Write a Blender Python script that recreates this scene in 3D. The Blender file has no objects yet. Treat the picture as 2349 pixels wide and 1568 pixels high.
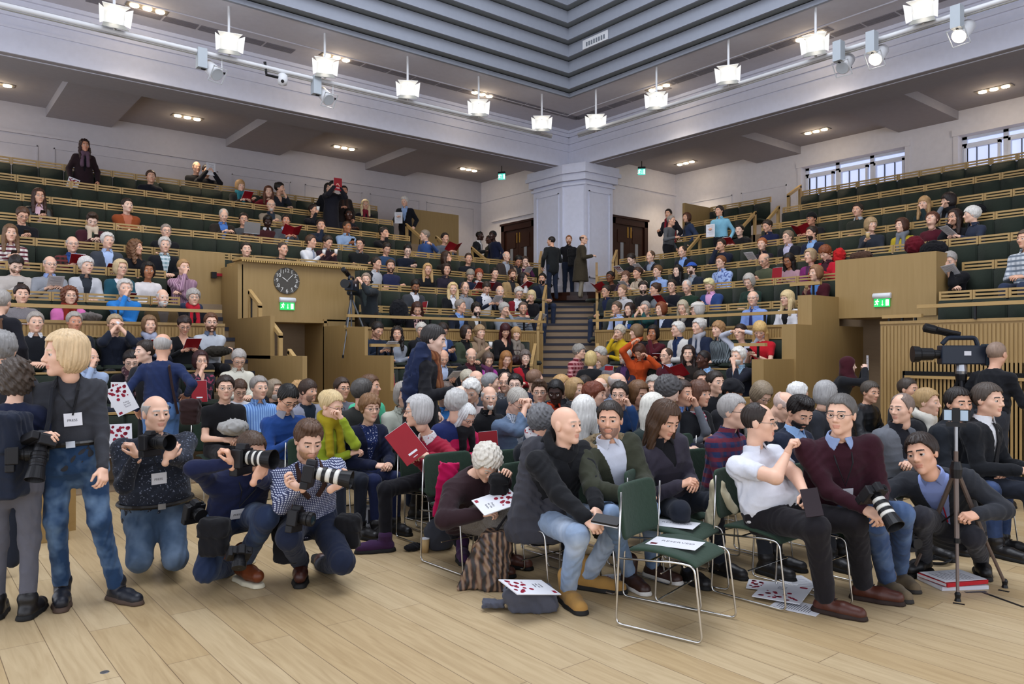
import bpy, math, random, hashlib
import numpy as np
from mathutils import Vector, Matrix
SC = bpy.context.scene
COL = SC.collection
# ---------------------------------------------------------------- camera
AZ = math.radians(51.07); EYE = 1.62; FPX = 1757.0; CX = 1174.5; HY = 805.0
FWD = np.array([math.cos(AZ), math.sin(AZ), 0.0]); RGT = np.array([math.sin(AZ), -math.cos(AZ), 0.0]); UP = np.array([0, 0, 1.0])
cd = bpy.data.cameras.new('camera'); cam = bpy.data.objects.new('camera', cd); COL.objects.link(cam)
cd.sensor_width = 36.0; cd.lens = 36.0 * FPX / 2349.0; cd.shift_y = (HY - 784.0) / 2349.0
cd.clip_start = 0.05; cd.clip_end = 200
cam.location = (0, 0, EYE); cam.rotation_euler = (math.pi / 2, 0, AZ - math.pi / 2)
SC.camera = cam
# ---------------------------------------------------------------- world, skylight, exposure
W = bpy.data.worlds.new('world'); SC.world = W; W.use_nodes = True
bg = W.node_tree.nodes['Background']; bg.inputs[0].default_value = (0.83, 0.88, 1.0, 1); bg.inputs[1].default_value = 1.02
SC.view_settings.view_transform = 'Standard'; SC.view_settings.look = 'None'
SC.view_settings.exposure = 1.02; SC.view_settings.gamma = 1.0; SC.view_settings.use_curve_mapping = False
try:
    SC.cycles.use_denoising = True; SC.cycles.max_bounces = 6; SC.cycles.diffuse_bounces = 3; SC.cycles.glossy_bounces = 2
    SC.cycles.transmission_bounces = 2; SC.cycles.transparent_max_bounces = 4; SC.cycles.caustics_reflective = False; SC.cycles.caustics_refractive = False
    SC.cycles.sample_clamp_indirect = 4.0; SC.cycles.use_adaptive_sampling = True; SC.cycles.adaptive_threshold = 0.02
except Exception: pass
def light(name, kind, loc, energy, color, rot=(0, 0, 0), **k):
    l = bpy.data.lights.new(name, kind); l.energy = energy; l.color = color
    for a, v in k.items(): setattr(l, a, v)
    o = bpy.data.objects.new(name, l); COL.objects.link(o); o.location = loc; o.rotation_euler = rot
    return o
# daylight through the lantern in the stepped ceiling
light('skylight_daylight', 'AREA', (4.6, 5.4, 11.4), 420, (0.86, 0.91, 1.0), shape='RECTANGLE', size=8.0, size_y=8.0)

# ---------------------------------------------------------------- projection helpers
def ray(px, py):
    return FWD + RGT * ((px - CX) / FPX) + UP * ((HY - py) / FPX)
def at_d(px, py, d):                      # point seen at a pixel at forward depth d
    return np.array([0, 0, EYE]) + ray(px, py) * d
def on_y(px, py, Y): r = ray(px, py); return np.array([0, 0, EYE]) + r * (Y / r[1])
def on_x(px, py, X): r = ray(px, py); return np.array([0, 0, EYE]) + r * (X / r[0])
def on_z(px, py, z): r = ray(px, py); return np.array([0, 0, EYE]) + r * ((z - EYE) / r[2])
def pix(p):
    q = np.array(p, float) - np.array([0, 0, EYE]); d = q @ FWD
    return CX + FPX * (q @ RGT) / d, HY - FPX * q[2] / d, d

# ---------------------------------------------------------------- materials
MATS = {}
def srgb(h):
    if not isinstance(h, str): return tuple(h)
    c = [int(h[i:i + 2], 16) / 255 for i in (0, 2, 4)]
    return tuple((x / 12.92 if x <= .04045 else ((x + .055) / 1.055) ** 2.4) for x in c)
def newmat(name):
    m = bpy.data.materials.new(name); m.use_nodes = True
    nt = m.node_tree; b = nt.nodes['Principled BSDF']
    return m, nt, b
def N(nt, t, **k):
    n = nt.nodes.new(t)
    for a, v in k.items():
        if a.startswith('_'): n.inputs[a[1:].replace('_', ' ')].default_value = v
        else: setattr(n, a, v)
    return n
def mix(nt, fac, a, b):
    n = nt.nodes.new('ShaderNodeMix'); n.data_type = 'RGBA'
    for i, v in ((0, fac), (6, a), (7, b)):
        if hasattr(v, 'is_linked') or hasattr(v, 'links'): nt.links.new(v, n.inputs[i])
        else: n.inputs[i].default_value = v if i == 0 else (*v[:3], 1)
    return n.outputs[2]
def plain(name, col, rough=.6, metal=0., spec=.3, emit=0.):
    key = ('p', name, col, rough, metal, emit)
    if key in MATS: return MATS[key]
    m, nt, b = newmat(name); c = srgb(col)
    b.inputs['Base Color'].default_value = (*c, 1); b.inputs['Roughness'].default_value = rough; b.inputs['Metallic'].default_value = metal
    b.inputs['Specular IOR Level'].default_value = spec
    if emit: b.inputs['Emission Color'].default_value = (*c, 1); b.inputs['Emission Strength'].default_value = emit
    # slight procedural variation
    if not emit and metal < .5:
        tc = N(nt, 'ShaderNodeTexCoord'); no = N(nt, 'ShaderNodeTexNoise', _Scale=9.0, _Detail=2.0); nt.links.new(tc.outputs['Object'], no.inputs['Vector'])
        o = mix(nt, no.outputs[0], [x * .94 for x in c], [min(1, x * 1.06) for x in c]); nt.links.new(o, b.inputs['Base Color'])
    MATS[key] = m; return m
def fabric(col, pat='', col2='', rough=.85):
    """woven cloth; pat: '' knit, 'v' vertical stripes, 'h' horizontal stripes, 'c' check, 'k' small grid check, 's' specks, 'f' blotchy print, 't' tweed, 'd' denim"""
    key = ('f', col, pat, col2)
    if key in MATS: return MATS[key]
    m, nt, b = newmat('cloth_' + {'': 'plain', 'v': 'pinstripe', 'h': 'hoops', 'c': 'plaid', 'k': 'gingham', 's': 'speckle', 'f': 'print', 't': 'tweed', 'd': 'denim', 'l': 'leather', 'r': 'fur'}[pat])
    c = srgb(col); c2 = srgb(col2) if col2 else tuple(x * .6 for x in c)
    tc = N(nt, 'ShaderNodeTexCoord'); L = nt.links.new
    no = N(nt, 'ShaderNodeTexNoise', _Scale=14.0, _Detail=3.0); L(tc.outputs['Object'], no.inputs['Vector'])
    base = mix(nt, no.outputs[0], [x * .86 for x in c], [min(1, x * 1.14) for x in c])
    def wave(axis, scale, thr):
        w = N(nt, 'ShaderNodeTexWave', bands_direction=axis, _Scale=scale, _Distortion=.5); w.inputs['Detail'].default_value = 1
        L(tc.outputs['Object'], w.inputs['Vector'])
        g = N(nt, 'ShaderNodeMath', operation='GREATER_THAN'); L(w.outputs['Fac'], g.inputs[0]); g.inputs[1].default_value = thr
        return g.outputs[0]
    if pat == 'v': base = mix(nt, wave('X', 12., .6), base, c2)
    elif pat == 'h': base = mix(nt, wave('Z', 9., .5), base, c2)
    elif pat == 'c':
        base = mix(nt, wave('X', 4.5, .55), base, [(.6 * x + .4 * y) for x, y in zip(c, c2)]); base = mix(nt, wave('Z', 4.5, .62), base, c2)
    elif pat == 'k':
        a = wave('X', 24., .62); z = wave('Z', 24., .62); mx = N(nt, 'ShaderNodeMath', operation='MAXIMUM'); L(a, mx.inputs[0]); L(z, mx.inputs[1])
        base = mix(nt, mx.outputs[0], base, c2)
    elif pat in 'sf' and pat:
        v = N(nt, 'ShaderNodeTexNoise', _Scale=(70. if pat == 's' else 26.), _Detail=1.0); L(tc.outputs['Object'], v.inputs['Vector'])
        g = N(nt, 'ShaderNodeMath', operation='GREATER_THAN'); L(v.outputs[0], g.inputs[0]); g.inputs[1].default_value = .66 if pat == 's' else .56
        base = mix(nt, g.outputs[0], base, c2)
    elif pat == 't':
        v = N(nt, 'ShaderNodeTexNoise', _Scale=120., _Detail=2.0); L(tc.outputs['Object'], v.inputs['Vector'])
        base = mix(nt, v.outputs[0], base, c2)
    elif pat == 'd':
        v = N(nt, 'ShaderNodeTexNoise', _Scale=5., _Detail=3.0); L(tc.outputs['Object'], v.inputs['Vector'])
        cr = N(nt, 'ShaderNodeValToRGB'); cr.color_ramp.elements[0].position = .45; cr.color_ramp.elements[1].position = .75; L(v.outputs[0], cr.inputs[0])
        base = mix(nt, cr.outputs[0], base, c2 if col2 else [min(1, x * 1.9 + .02) for x in c])
    L(base, b.inputs['Base Color']); b.inputs['Roughness'].default_value = .42 if pat == 'l' else rough
    b.inputs['Specular IOR Level'].default_value = .4 if pat == 'l' else .15
    if 'Sheen Weight' in b.inputs and pat != 'l': b.inputs['Sheen Weight'].default_value = .08
    bu = N(nt, 'ShaderNodeBump', _Strength=.35, _Distance=.01)
    n2 = N(nt, 'ShaderNodeTexNoise', _Scale=(60. if pat == 'r' else 24.), _Detail=4.0); L(tc.outputs['Object'], n2.inputs['Vector'])
    L(n2.outputs[0], bu.inputs['Height']); L(bu.outputs[0], b.inputs['Normal'])
    MATS[key] = m; return m
def skinmat(col):
    key = ('skin', col)
    if key in MATS: return MATS[key]
    m, nt, b = newmat('skin'); c = srgb(col); tc = N(nt, 'ShaderNodeTexCoord')
    no = N(nt, 'ShaderNodeTexNoise', _Scale=16.0, _Detail=3.0); nt.links.new(tc.outputs['Object'], no.inputs['Vector'])
    o = mix(nt, no.outputs[0], [c[0] * .93, c[1] * .86, c[2] * .86], [min(1, c[0] * 1.05), min(1, c[1] * 1.1), min(1, c[2] * 1.1)])
    nt.links.new(o, b.inputs['Base Color']); b.inputs['Roughness'].default_value = .5; b.inputs['Specular IOR Level'].default_value = .3
    MATS[key] = m; return m
def hairmat(col):
    key = ('hair', col)
    if key in MATS: return MATS[key]
    m, nt, b = newmat('hair_strands'); c = srgb(col); tc = N(nt, 'ShaderNodeTexCoord'); L = nt.links.new
    mp = N(nt, 'ShaderNodeMapping'); mp.inputs['Scale'].default_value = (90, 60, 9); L(tc.outputs['Object'], mp.inputs['Vector'])
    no = N(nt, 'ShaderNodeTexNoise', _Scale=1.0, _Detail=4.0); L(mp.outputs[0], no.inputs['Vector'])
    o = mix(nt, no.outputs[0], [x * .55 for x in c], [min(1, x * 1.4) for x in c]); L(o, b.inputs['Base Color'])
    b.inputs['Roughness'].default_value = .5; b.inputs['Specular IOR Level'].default_value = .35
    bu = N(nt, 'ShaderNodeBump', _Strength=.5, _Distance=.006); L(no.outputs[0], bu.inputs['Height']); L(bu.outputs[0], b.inputs['Normal'])
    MATS[key] = m; return m
def oakmat(name, ca, cb, stretch=(1, 1, 1), rough=.45, rib=None, scale=3.0):
    key = ('oak', name)
    if key in MATS: return MATS[key]
    m, nt, b = newmat(name); L = nt.links.new; tc = N(nt, 'ShaderNodeTexCoord'); mp = N(nt, 'ShaderNodeMapping'); mp.inputs['Scale'].default_value = stretch
    L(tc.outputs['Object'], mp.inputs['Vector'])
    no = N(nt, 'ShaderNodeTexNoise', _Scale=scale, _Detail=5.0, _Distortion=.4); L(mp.outputs[0], no.inputs['Vector'])
    o = mix(nt, no.outputs[0], srgb(ca), srgb(cb))
    L(o, b.inputs['Base Color']); b.inputs['Roughness'].default_value = rough; b.inputs['Specular IOR Level'].default_value = .3
    MATS[key] = m; return m
def floormat():
    m, nt, b = newmat('oak_floorboards'); L = nt.links.new; tc = N(nt, 'ShaderNodeTexCoord')
    mp = N(nt, 'ShaderNodeMapping'); mp.inputs['Rotation'].default_value = (0, 0, math.pi / 2); L(tc.outputs['Object'], mp.inputs['Vector'])
    br = N(nt, 'ShaderNodeTexBrick', offset=.37); L(mp.outputs[0], br.inputs['Vector'])
    for k, v in (('Scale', 1.0), ('Mortar Size', .0025), ('Mortar Smooth', .3), ('Brick Width', 2.1), ('Row Height', .22), ('Bias', .0)): br.inputs[k].default_value = v
    br.inputs['Color1'].default_value = (*srgb('bfaa86'), 1); br.inputs['Color2'].default_value = (*srgb('b39a72'), 1); br.inputs['Mortar'].default_value = (*srgb('7f6a50'), 1)
    mg = N(nt, 'ShaderNodeMapping'); mg.inputs['Scale'].default_value = (14, 1.1, 1); L(tc.outputs['Object'], mg.inputs['Vector'])
    no = N(nt, 'ShaderNodeTexNoise', _Scale=1.6, _Detail=6.0, _Distortion=1.2); L(mg.outputs[0], no.inputs['Vector'])
    mu = N(nt, 'ShaderNodeMix'); mu.data_type = 'RGBA'; mu.blend_type = 'MULTIPLY'; mu.inputs[0].default_value = .55
    cr = N(nt, 'ShaderNodeValToRGB'); cr.color_ramp.elements[0].position = .3; cr.color_ramp.elements[0].color = (.66, .6, .52, 1); cr.color_ramp.elements[1].position = .62; cr.color_ramp.elements[1].color = (1, 1, 1, 1)
    L(no.outputs[0], cr.inputs[0]); L(br.outputs[0], mu.inputs[6]); L(cr.outputs[0], mu.inputs[7])
    L(mu.outputs[2], b.inputs['Base Color']); b.inputs['Roughness'].default_value = .42; b.inputs['Specular IOR Level'].default_value = .35
    return m
OAK = oakmat('oak_veneer_upright', '8f7548', 'a08456', (9, 9, .7), scale=2.5)
OAKH = oakmat('oak_rail', 'a0824f', 'b39462', (2, 2, 6))
SLAT = oakmat('oak_slats', 'a0824f', 'b39462', (2, 2, 6))
STEP = oakmat('oak_stair_tread', '83705a', '958066', (2, 2, 6))
DARKWOOD = oakmat('mahogany_door', '2a140c', '3a1e12', (6, 6, .6), rough=.3)
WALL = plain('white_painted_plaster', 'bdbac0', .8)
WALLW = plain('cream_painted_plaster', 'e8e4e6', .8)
BEAMM = plain('white_painted_beam', 'dcdfee', .7)
SOFFIT = plain('grey_ceiling_panels', 'a39fa2', .85)
STRIPM = plain('grey_painted_ceiling', 'd0cfd8', .85)
LOUV = plain('pale_blue_grey_fascia', '8f949f', .7)
LOUVG = plain('grey_soffit_strip', '7d8488', .8)
BLACK = plain('black_gap', '0a0a0b', .8)
GREEN = fabric('20271f', 't', '272e26')
GREENB = fabric('293a2e', 't', '324337')
CHROME = plain('chromed_steel', 'c9c7c2', .18, 1.0)
BLK = plain('black_plastic', '141416', .4)
WHITE = plain('white_enamel', 'd5d6d8', .45)
NAVYSTEP = plain('dark_stair_nosing', '33343f', .7)

# ---------------------------------------------------------------- mesh helpers
def link(name, me, mats=(), parent=None, mw=None):
    o = bpy.data.objects.new(name, me); COL.objects.link(o)
    if me is not None and len(me.materials) == 0:
        for m in mats: me.materials.append(m)
    elif me is not None and mats:
        for i, m in enumerate(mats):
            o.material_slots[i].link = 'OBJECT'; o.material_slots[i].material = m
    if parent is not None: o.parent = parent
    if mw is not None: o.matrix_local = mw
    return o
def tag(o, label, cat, group=None, kind=None):
    o['label'] = label; o['category'] = cat
    if group: o['group'] = group
    if kind: o['kind'] = kind
    return o
def empty(name, loc=(0, 0, 0), rz=0.0, size=.1):
    o = bpy.data.objects.new(name, None); COL.objects.link(o); o.location = loc; o.rotation_euler = (0, 0, rz); o.empty_display_size = size
    return o
def np_mesh(name, V, F, mi=None, smooth=True):
    """F: list of (k, array of faces with k corners) or one quad array"""
    me = bpy.data.meshes.new(name)
    if isinstance(F, np.ndarray): F = [F]
    F = [f for f in F if len(f)]
    nv = len(V); nl = sum(f.size for f in F); nf = sum(len(f) for f in F)
    me.vertices.add(nv); me.vertices.foreach_set('co', np.asarray(V, np.float32).ravel())
    me.loops.add(nl); me.loops.foreach_set('vertex_index', np.concatenate([f.ravel() for f in F]).astype(np.int32))
    me.polygons.add(nf)
    st = []; s = 0
    for f in F:
        st.append(s + np.arange(len(f)) * f.shape[1]); s += f.size
    me.polygons.foreach_set('loop_start', np.concatenate(st).astype(np.int32))
    try: me.polygons.foreach_set('loop_total', np.concatenate([np.full(len(f), f.shape[1]) for f in F]).astype(np.int32))
    except Exception: pass
    if mi is not None: me.polygons.foreach_set('material_index', np.asarray(mi, np.int32))
    me.polygons.foreach_set('use_smooth', np.full(nf, smooth, bool))
    me.update(calc_edges=True); me.validate()
    return me
class MB:
    def __init__(s): s.v = []; s.f = []; s.m = []; s.cur = 0
    def add(s, vs, fs):
        b = len(s.v); s.v += [tuple(map(float, v)) for v in vs]; s.f += [tuple(b + i for i in f) for f in fs]; s.m += [s.cur] * len(fs); return s
    def box(s, a, b):
        x0, y0, z0 = [min(p, q) for p, q in zip(a, b)]; x1, y1, z1 = [max(p, q) for p, q in zip(a, b)]
        return s.add([(x0, y0, z0), (x1, y0, z0), (x1, y1, z0), (x0, y1, z0), (x0, y0, z1), (x1, y0, z1), (x1, y1, z1), (x0, y1, z1)],
                     [(0, 3, 2, 1), (4, 5, 6, 7), (0, 1, 5, 4), (1, 2, 6, 5), (2, 3, 7, 6), (3, 0, 4, 7)])
    def prism(s, poly, z0, z1):
        n = len(poly); a = sum(poly[i][0] * poly[(i + 1) % n][1] - poly[(i + 1) % n][0] * poly[i][1] for i in range(n))
        if a < 0: poly = poly[::-1]
        return s.add([(x, y, z0) for x, y in poly] + [(x, y, z1) for x, y in poly],
                     [tuple(range(n))[::-1], tuple(range(n, 2 * n))] + [(i, (i + 1) % n, n + (i + 1) % n, n + i) for i in range(n)])
    def obox(s, c, ax, ay, az):           # oriented box: centre and three half-extent vectors
        c, ax, ay, az = map(np.array, (c, ax, ay, az)); vs = []
        for k in (-1, 1):
            for i, j in ((-1, -1), (1, -1), (1, 1), (-1, 1)): vs.append(c + ax * i + ay * j + az * k)
        if np.dot(np.cross(ax, ay), az) < 0: vs = vs[4:] + vs[:4]
        return s.add(vs, [(0, 3, 2, 1), (4, 5, 6, 7), (0, 1, 5, 4), (1, 2, 6, 5), (2, 3, 7, 6), (3, 0, 4, 7)])
    def tube(s, pts, r, n=8, caps=True, closed=False):
        pts = [np.array(p, float) for p in pts]; rs = r if hasattr(r, '__len__') else [r] * len(pts)
        m = len(pts); rings = []; prev = None
        for i, p in enumerate(pts):
            a = pts[i - 1] if (i > 0 or closed) else p; b = pts[(i + 1) % m] if (i < m - 1 or closed) else p
            t = b - a; t = t / (np.linalg.norm(t) + 1e-12)
            if prev is None:
                u = np.cross(t, (0, 0, 1)) if abs(t[2]) < .9 else np.cross(t, (1, 0, 0))
            else: u = prev - t * np.dot(prev, t)
            u = u / (np.linalg.norm(u) + 1e-12); prev = u; w = np.cross(t, u)
            rings.append([p + rs[i] * (u * math.cos(2 * math.pi * k / n) + w * math.sin(2 * math.pi * k / n)) for k in range(n)])
        vs = [v for r_ in rings for v in r_]; fs = []
        for i in range(m if closed else m - 1):
            j = (i + 1) % m
            for k in range(n): fs.append((i * n + k, i * n + (k + 1) % n, j * n + (k + 1) % n, j * n + k))
        if caps and not closed: fs += [tuple(range(n))[::-1], tuple(range((m - 1) * n, m * n))]
        return s.add(vs, fs)
    def lathe(s, prof, n=20, M=None):     # prof: (r, z) pairs about local z
        vs = []
        for r, z in prof:
            for k in range(n): vs.append((r * math.cos(2 * math.pi * k / n), r * math.sin(2 * math.pi * k / n), z))
        if M is not None: vs = [tuple(M @ Vector(v)) for v in vs]
        m = len(prof); fs = []
        for i in range(m - 1):
            for k in range(n): fs.append((i * n + k, i * n + (k + 1) % n, (i + 1) * n + (k + 1) % n, (i + 1) * n + k))
        fs += [tuple(range(n))[::-1], tuple(range((m - 1) * n, m * n))]
        return s.add(vs, fs)
    def mesh(s, name, smooth=False):
        me = bpy.data.meshes.new(name); me.from_pydata(s.v, [], s.f); me.polygons.foreach_set('material_index', s.m)
        me.polygons.foreach_set('use_smooth', [smooth] * len(s.f)); me.update(); return me
    def build(s, name, mats, parent=None, smooth=False, bevel=0.):
        o = link(name, s.mesh(name, smooth), mats if isinstance(mats, (list, tuple)) else [mats], parent)
        if bevel: md = o.modifiers.new('bevel', 'BEVEL'); md.width = bevel; md.segments = 2; md.limit_method = 'ANGLE'
        return o
def round_path(pts, r, seg=5, closed=False):
    """rounds the corners of a polyline"""
    pts = [np.array(p, float) for p in pts]; n = len(pts); out = []
    for i, p in enumerate(pts):
        if not closed and i in (0, n - 1): out.append(p); continue
        a = pts[i - 1]; b = pts[(i + 1) % n]; u = a - p; v = b - p; lu = np.linalg.norm(u); lv = np.linalg.norm(v)
        rr = min(r, lu * .45, lv * .45); s_ = p + u / lu * rr; e = p + v / lv * rr
        for k in range(seg + 1):
            t = k / seg; out.append((1 - t) ** 2 * s_ + 2 * t * (1 - t) * p + t * t * e)
    return out
def text_mesh(body, size=1.0, extrude=.001, align='CENTER'):
    cu = bpy.data.curves.new('lettering', 'FONT'); cu.body = body; cu.size = size; cu.extrude = extrude; cu.align_x = align; cu.align_y = 'CENTER'
    o = bpy.data.objects.new('lettering', cu); COL.objects.link(o); dg = bpy.context.evaluated_depsgraph_get(); dg.update()
    me = bpy.data.meshes.new_from_object(o.evaluated_get(dg)); bpy.data.objects.remove(o); bpy.data.curves.remove(cu); return me
# ================================================================ the hall
def struct(mb, name, mats, label, cat, bevel=0., smooth=False):
    o = mb.build(name, mats, bevel=bevel, smooth=smooth); return tag(o, label, cat, kind='structure')
LY = lambda k: 10.5 + .82 * k                 # back line of row k, left bank (rows run along X)
RX = lambda k: 9.45 + .82 * k                 # back line of row k, right bank (rows run along Y)
FZ = lambda k: .49 * k                        # floor level of row k
BEY, BEX, BEZ, CEZ = 15.4, 14.45, 6.66, 7.63  # beam faces, beam underside, flat ceiling
WY, WX, SOZ = 19.5, 18.4, 6.95                # rear walls, soffit
FLOOR = floormat()
mb = MB().box((-6, -7, -.1), (20, 20, 0)); struct(mb, 'floor', FLOOR, 'pale oak floorboards across the arena of the hall', 'floor')
# rear walls and door walls
mb = MB().box((-4, WY, 0), (14.5, WY + .2, 7.2))
for x0, x1 in ((-1.2, .55), (.8, 2.45), (2.75, 6.3), (6.65, 8.2), (8.6, 10.3), (10.55, 12.2), (12.45, 14.2)):   # panel mouldings
    z0, z1 = 3.2, 6.1; w = .025
    for a, b in (((x0, z1 - w), (x1, z1)), ((x0, z0), (x0 + w, z1)), ((x1 - w, z0), (x1, z1))): mb.box((a[0], WY - .02, a[1]), (b[0], WY, b[1]))
mb.box((-4, WY - .05, 6.3), (14.5, WY, 6.36))
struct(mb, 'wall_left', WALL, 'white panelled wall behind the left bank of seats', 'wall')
mb = MB().box((14.5, 16.0, 0), (14.7, WY, 7.2)).box((14.46, 16.2, 6.3), (14.5, WY, 6.36)).box((14.44, 16.2, 5.62), (14.5, 18.9, 5.66))
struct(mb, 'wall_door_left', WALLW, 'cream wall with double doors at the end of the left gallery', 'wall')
mb = MB().box((15.2, 14.92, 0), (WX, 15.1, 7.2)).box((15.3, 14.86, 6.3), (WX, 14.92, 6.36))
struct(mb, 'wall_door_right', WALLW, 'cream wall with double doors at the end of the right gallery', 'wall')
mb = MB(); wy = ((8.15, 10.78), (4.4, 7.0), (.6, 3.2)); zb, zt = 4.9, 6.39; edges = [15.1]
for a, b in wy: edges += [b, a]
edges.append(-4)
for i in range(0, len(edges), 2): mb.box((WX, edges[i], 0), (WX + .35, edges[i + 1], 7.2))
for a, b in wy: mb.box((WX, a, 0), (WX + .35, b, zb)).box((WX, a, zt), (WX + .35, b, 7.2)).box((WX - .06, a - .12, zt), (WX, b + .12, zt + .14)).box((WX - .03, b, zb), (WX, b + .1, zt)).box((WX - .03, a - .1, zb), (WX, a, zt))
for y0, y1 in ((11.2, 12.6), (12.9, 14.6)): mb.box((WX - .02, y0, 6.0), (WX, y1, 6.03)).box((WX - .02, y0, 3.3), (WX, y0 + .03, 6.03)).box((WX - .02, y1 - .03, 3.3), (WX, y1, 6.03))
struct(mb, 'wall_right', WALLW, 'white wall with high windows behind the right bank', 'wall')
PANE = plain('daylit_window_glass', 'b4bede', .3, emit=.55); FRAME = plain('window_frame_paint', 'e4e8f2', .5); IRON = plain('glazing_bars', '565c68', .5)
for n, (a, b) in enumerate(wy):
    w = tag(empty('window_%d' % (n + 1), (WX + .2, (a + b) / 2, zb)), ['white casement window above the right bank, the one nearest the column', 'white casement window above the right bank at the frame edge', 'white casement window beyond the right edge of view'][n], 'window', kind='structure')
    L_ = (b - a); fr = MB(); pn = MB(); bars = MB(); cy = (a + b) / 2
    def lb(mb_, x0, y0, z0, x1, y1, z1): mb_.box((x0, y0 - 0, z0), (x1, y1, z1))
    H = zt - zb
    pn.box((.06, -L_ / 2, 0), (.07, L_ / 2, H))
    for y in (-L_ / 2, -L_ / 6 - .05, L_ / 6 - .05, L_ / 2 - .1): fr.box((0, y, 0), (.08, y + .1, H))
    fr.box((0, -L_ / 2, H - .06), (.08, L_ / 2, H)).box((0, -L_ / 2, H - .2), (.08, L_ / 2, H - .15)).box((0, -L_ / 2, 0), (.08, L_ / 2, .08))
    for i in range(3):
        y0 = -L_ / 2 + L_ / 3 * i + .1; y1 = y0 + L_ / 3 - .2 + .05
        fr.box((-.04, y0, .08), (.06, y0 + .05, H - .2)).box((-.04, y1 - .05, .08), (.06, y1, H - .2)).box((-.04, y0, H - .26), (.06, y1, H - .2)).box((-.04, y0, .08), (.06, y1, .14))
        for k in (1, 2): yy = y0 + (y1 - y0) * k / 3; bars.box((-.0, yy - .006, .1), (.055, yy + .006, H - .22))
        for k in (1,): zz = .1 + (H - .32) * k / 2; bars.box((-.0, y0, zz - .006), (.055, y1, zz + .006))
    fr.build('window_frame', FRAME, w); pn.build('window_pane', PANE, w); bars.build('glazing_bars', IRON, w)
# beams
mb = MB().box((-6, BEY, BEZ), (BEX + .75, BEY + .75, CEZ + .1))
mb.box((-6, BEY - .06, CEZ - .16), (BEX, BEY, CEZ)).box((-6, BEY - .12, CEZ - .07), (BEX - .1, BEY, CEZ)).box((-6, BEY - .03, BEZ + .42), (BEX, BEY, BEZ + .47)).box((-6, BEY - .045, BEZ + .62), (BEX, BEY, BEZ + .69))
struct(mb, 'trim_1', BEAMM, 'white moulded beam along the front of the left gallery ceiling', 'beam')
mb = MB().box((BEX, -7, BEZ), (BEX + .75, BEY, CEZ + .1))
mb.box((BEX - .06, -7, CEZ - .16), (BEX, BEY, CEZ)).box((BEX - .12, -7, CEZ - .07), (BEX, BEY - .1, CEZ)).box((BEX - .03, -7, BEZ + .42), (BEX, BEY, BEZ + .47)).box((BEX - .045, -7, BEZ + .62), (BEX, BEY, BEZ + .69))
struct(mb, 'trim_2', BEAMM, 'white moulded beam along the front of the right gallery ceiling', 'beam')
# pier
pier = [(14.2, 16.6), (14.2, 15.39), (14.45, 14.75), (15.5, 14.75), (15.5, 16.6)]
def off(poly, d):
    c = np.mean(poly, 0); return [(x + (d if x > c[0] else -d), y + (d if y > c[1] else -d)) for x, y in poly]
mb = MB().prism(pier, 2.9, BEZ)
for d, z0, z1 in ((.05, 6.1, 6.16), (.10, 6.22, 6.4), (.17, 6.4, 6.5), (.13, 6.5, BEZ), (.06, 2.9, 3.25), (.03, 3.25, 3.4)): mb.prism(off(pier, d), z0, z1)
def face_frame(mb, p, q, z0, z1, w, t, m=.1):      # raised panel moulding on a vertical face p->q
    p = np.array(p, float); q = np.array(q, float); L_ = np.linalg.norm(q - p); u = (q - p) / L_; n = np.array([u[1], -u[0]])
    if np.dot(n, (p + q) / 2 - np.array([15, 15.8])) < 0: n = -n
    for a, b, c, d in ((m, m + w, z0, z1), (L_ - m - w, L_ - m, z0, z1), (m, L_ - m, z1 - w, z1), (m, L_ - m, z0, z0 + w)):
        ce = p + u * (a + b) / 2 + n * t / 2; mb.obox((*ce, (c + d) / 2), (*(u * (b - a) / 2), 0), (*(n * t), 0), (0, 0, (d - c) / 2))
face_frame(mb, pier[0], pier[1], 3.6, 5.95, .03, .02, .14); face_frame(mb, pier[2], pier[3], 3.6, 5.95, .03, .02, .12)
for p in (pier[1], pier[2]): mb.prism([(p[0] - .03, p[1] - .03), (p[0] + .03, p[1] - .03), (p[0] + .03, p[1] + .03), (p[0] - .03, p[1] + .03)], 3.4, 6.1)
struct(mb, 'wall_pier', BEAMM, 'white panelled corner column with a moulded capital', 'column')
# flat ceiling ring and stepped lantern
e1y, e1x, x0w, y0w = 13.2, 12.4, -3.5, -3.0
g_ = .07
mb = MB().box((-6, e1y + g_, CEZ), (BEX + .1, BEY + .1, CEZ + .1)).box((e1x + g_, -7, CEZ), (BEX + .1, e1y + g_, CEZ + .1)).box((-6, -7, CEZ), (x0w - g_, e1y + g_, CEZ + .1)).box((x0w - g_, -7, CEZ), (e1x + g_, y0w - g_, CEZ + .1))
mb.box((-6, 14.3, CEZ - .02), (13.4, 14.33, CEZ)).box((13.35, -7, CEZ - .02), (13.38, 14.3, CEZ))
struct(mb, 'ceiling', STRIPM, 'grey flat ceiling band around the stepped ceiling well', 'ceiling')
mr = MB(); mg = MB(); mk = MB(); ri, tr = .285, .165; nst = 13; gap = .028
def ring(m_, d0, d1, z0, z1, i):
    y, x, xa, ya = e1y - tr * i, e1x - tr * i, x0w + tr * i, y0w + tr * i
    m_.box((xa - d1, y + d0, z0), (x + d1, y + d1, z1)).box((x + d0, ya - d1, z0), (x + d1, y + d0, z1)).box((xa - d0, ya - d1, z0), (x + d0, ya - d0, z1)).box((xa - d1, ya - d1, z0), (xa - d0, y + d0, z1))
ring(mr, .0, .065, CEZ - .03, CEZ + .06, 0); ring(mk, .03, .06, CEZ + .06, CEZ + .06 + gap, 0)
for i in range(nst):
    z = CEZ + .06 + gap + ri * i
    ring(mg, -tr + .035, .09, z, z + .03, i); ring(mr, .0, .035, z, z + ri - gap, i + 1)
    ring(mk, .036, .06, z + ri - gap, z + ri, i + 1)
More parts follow.
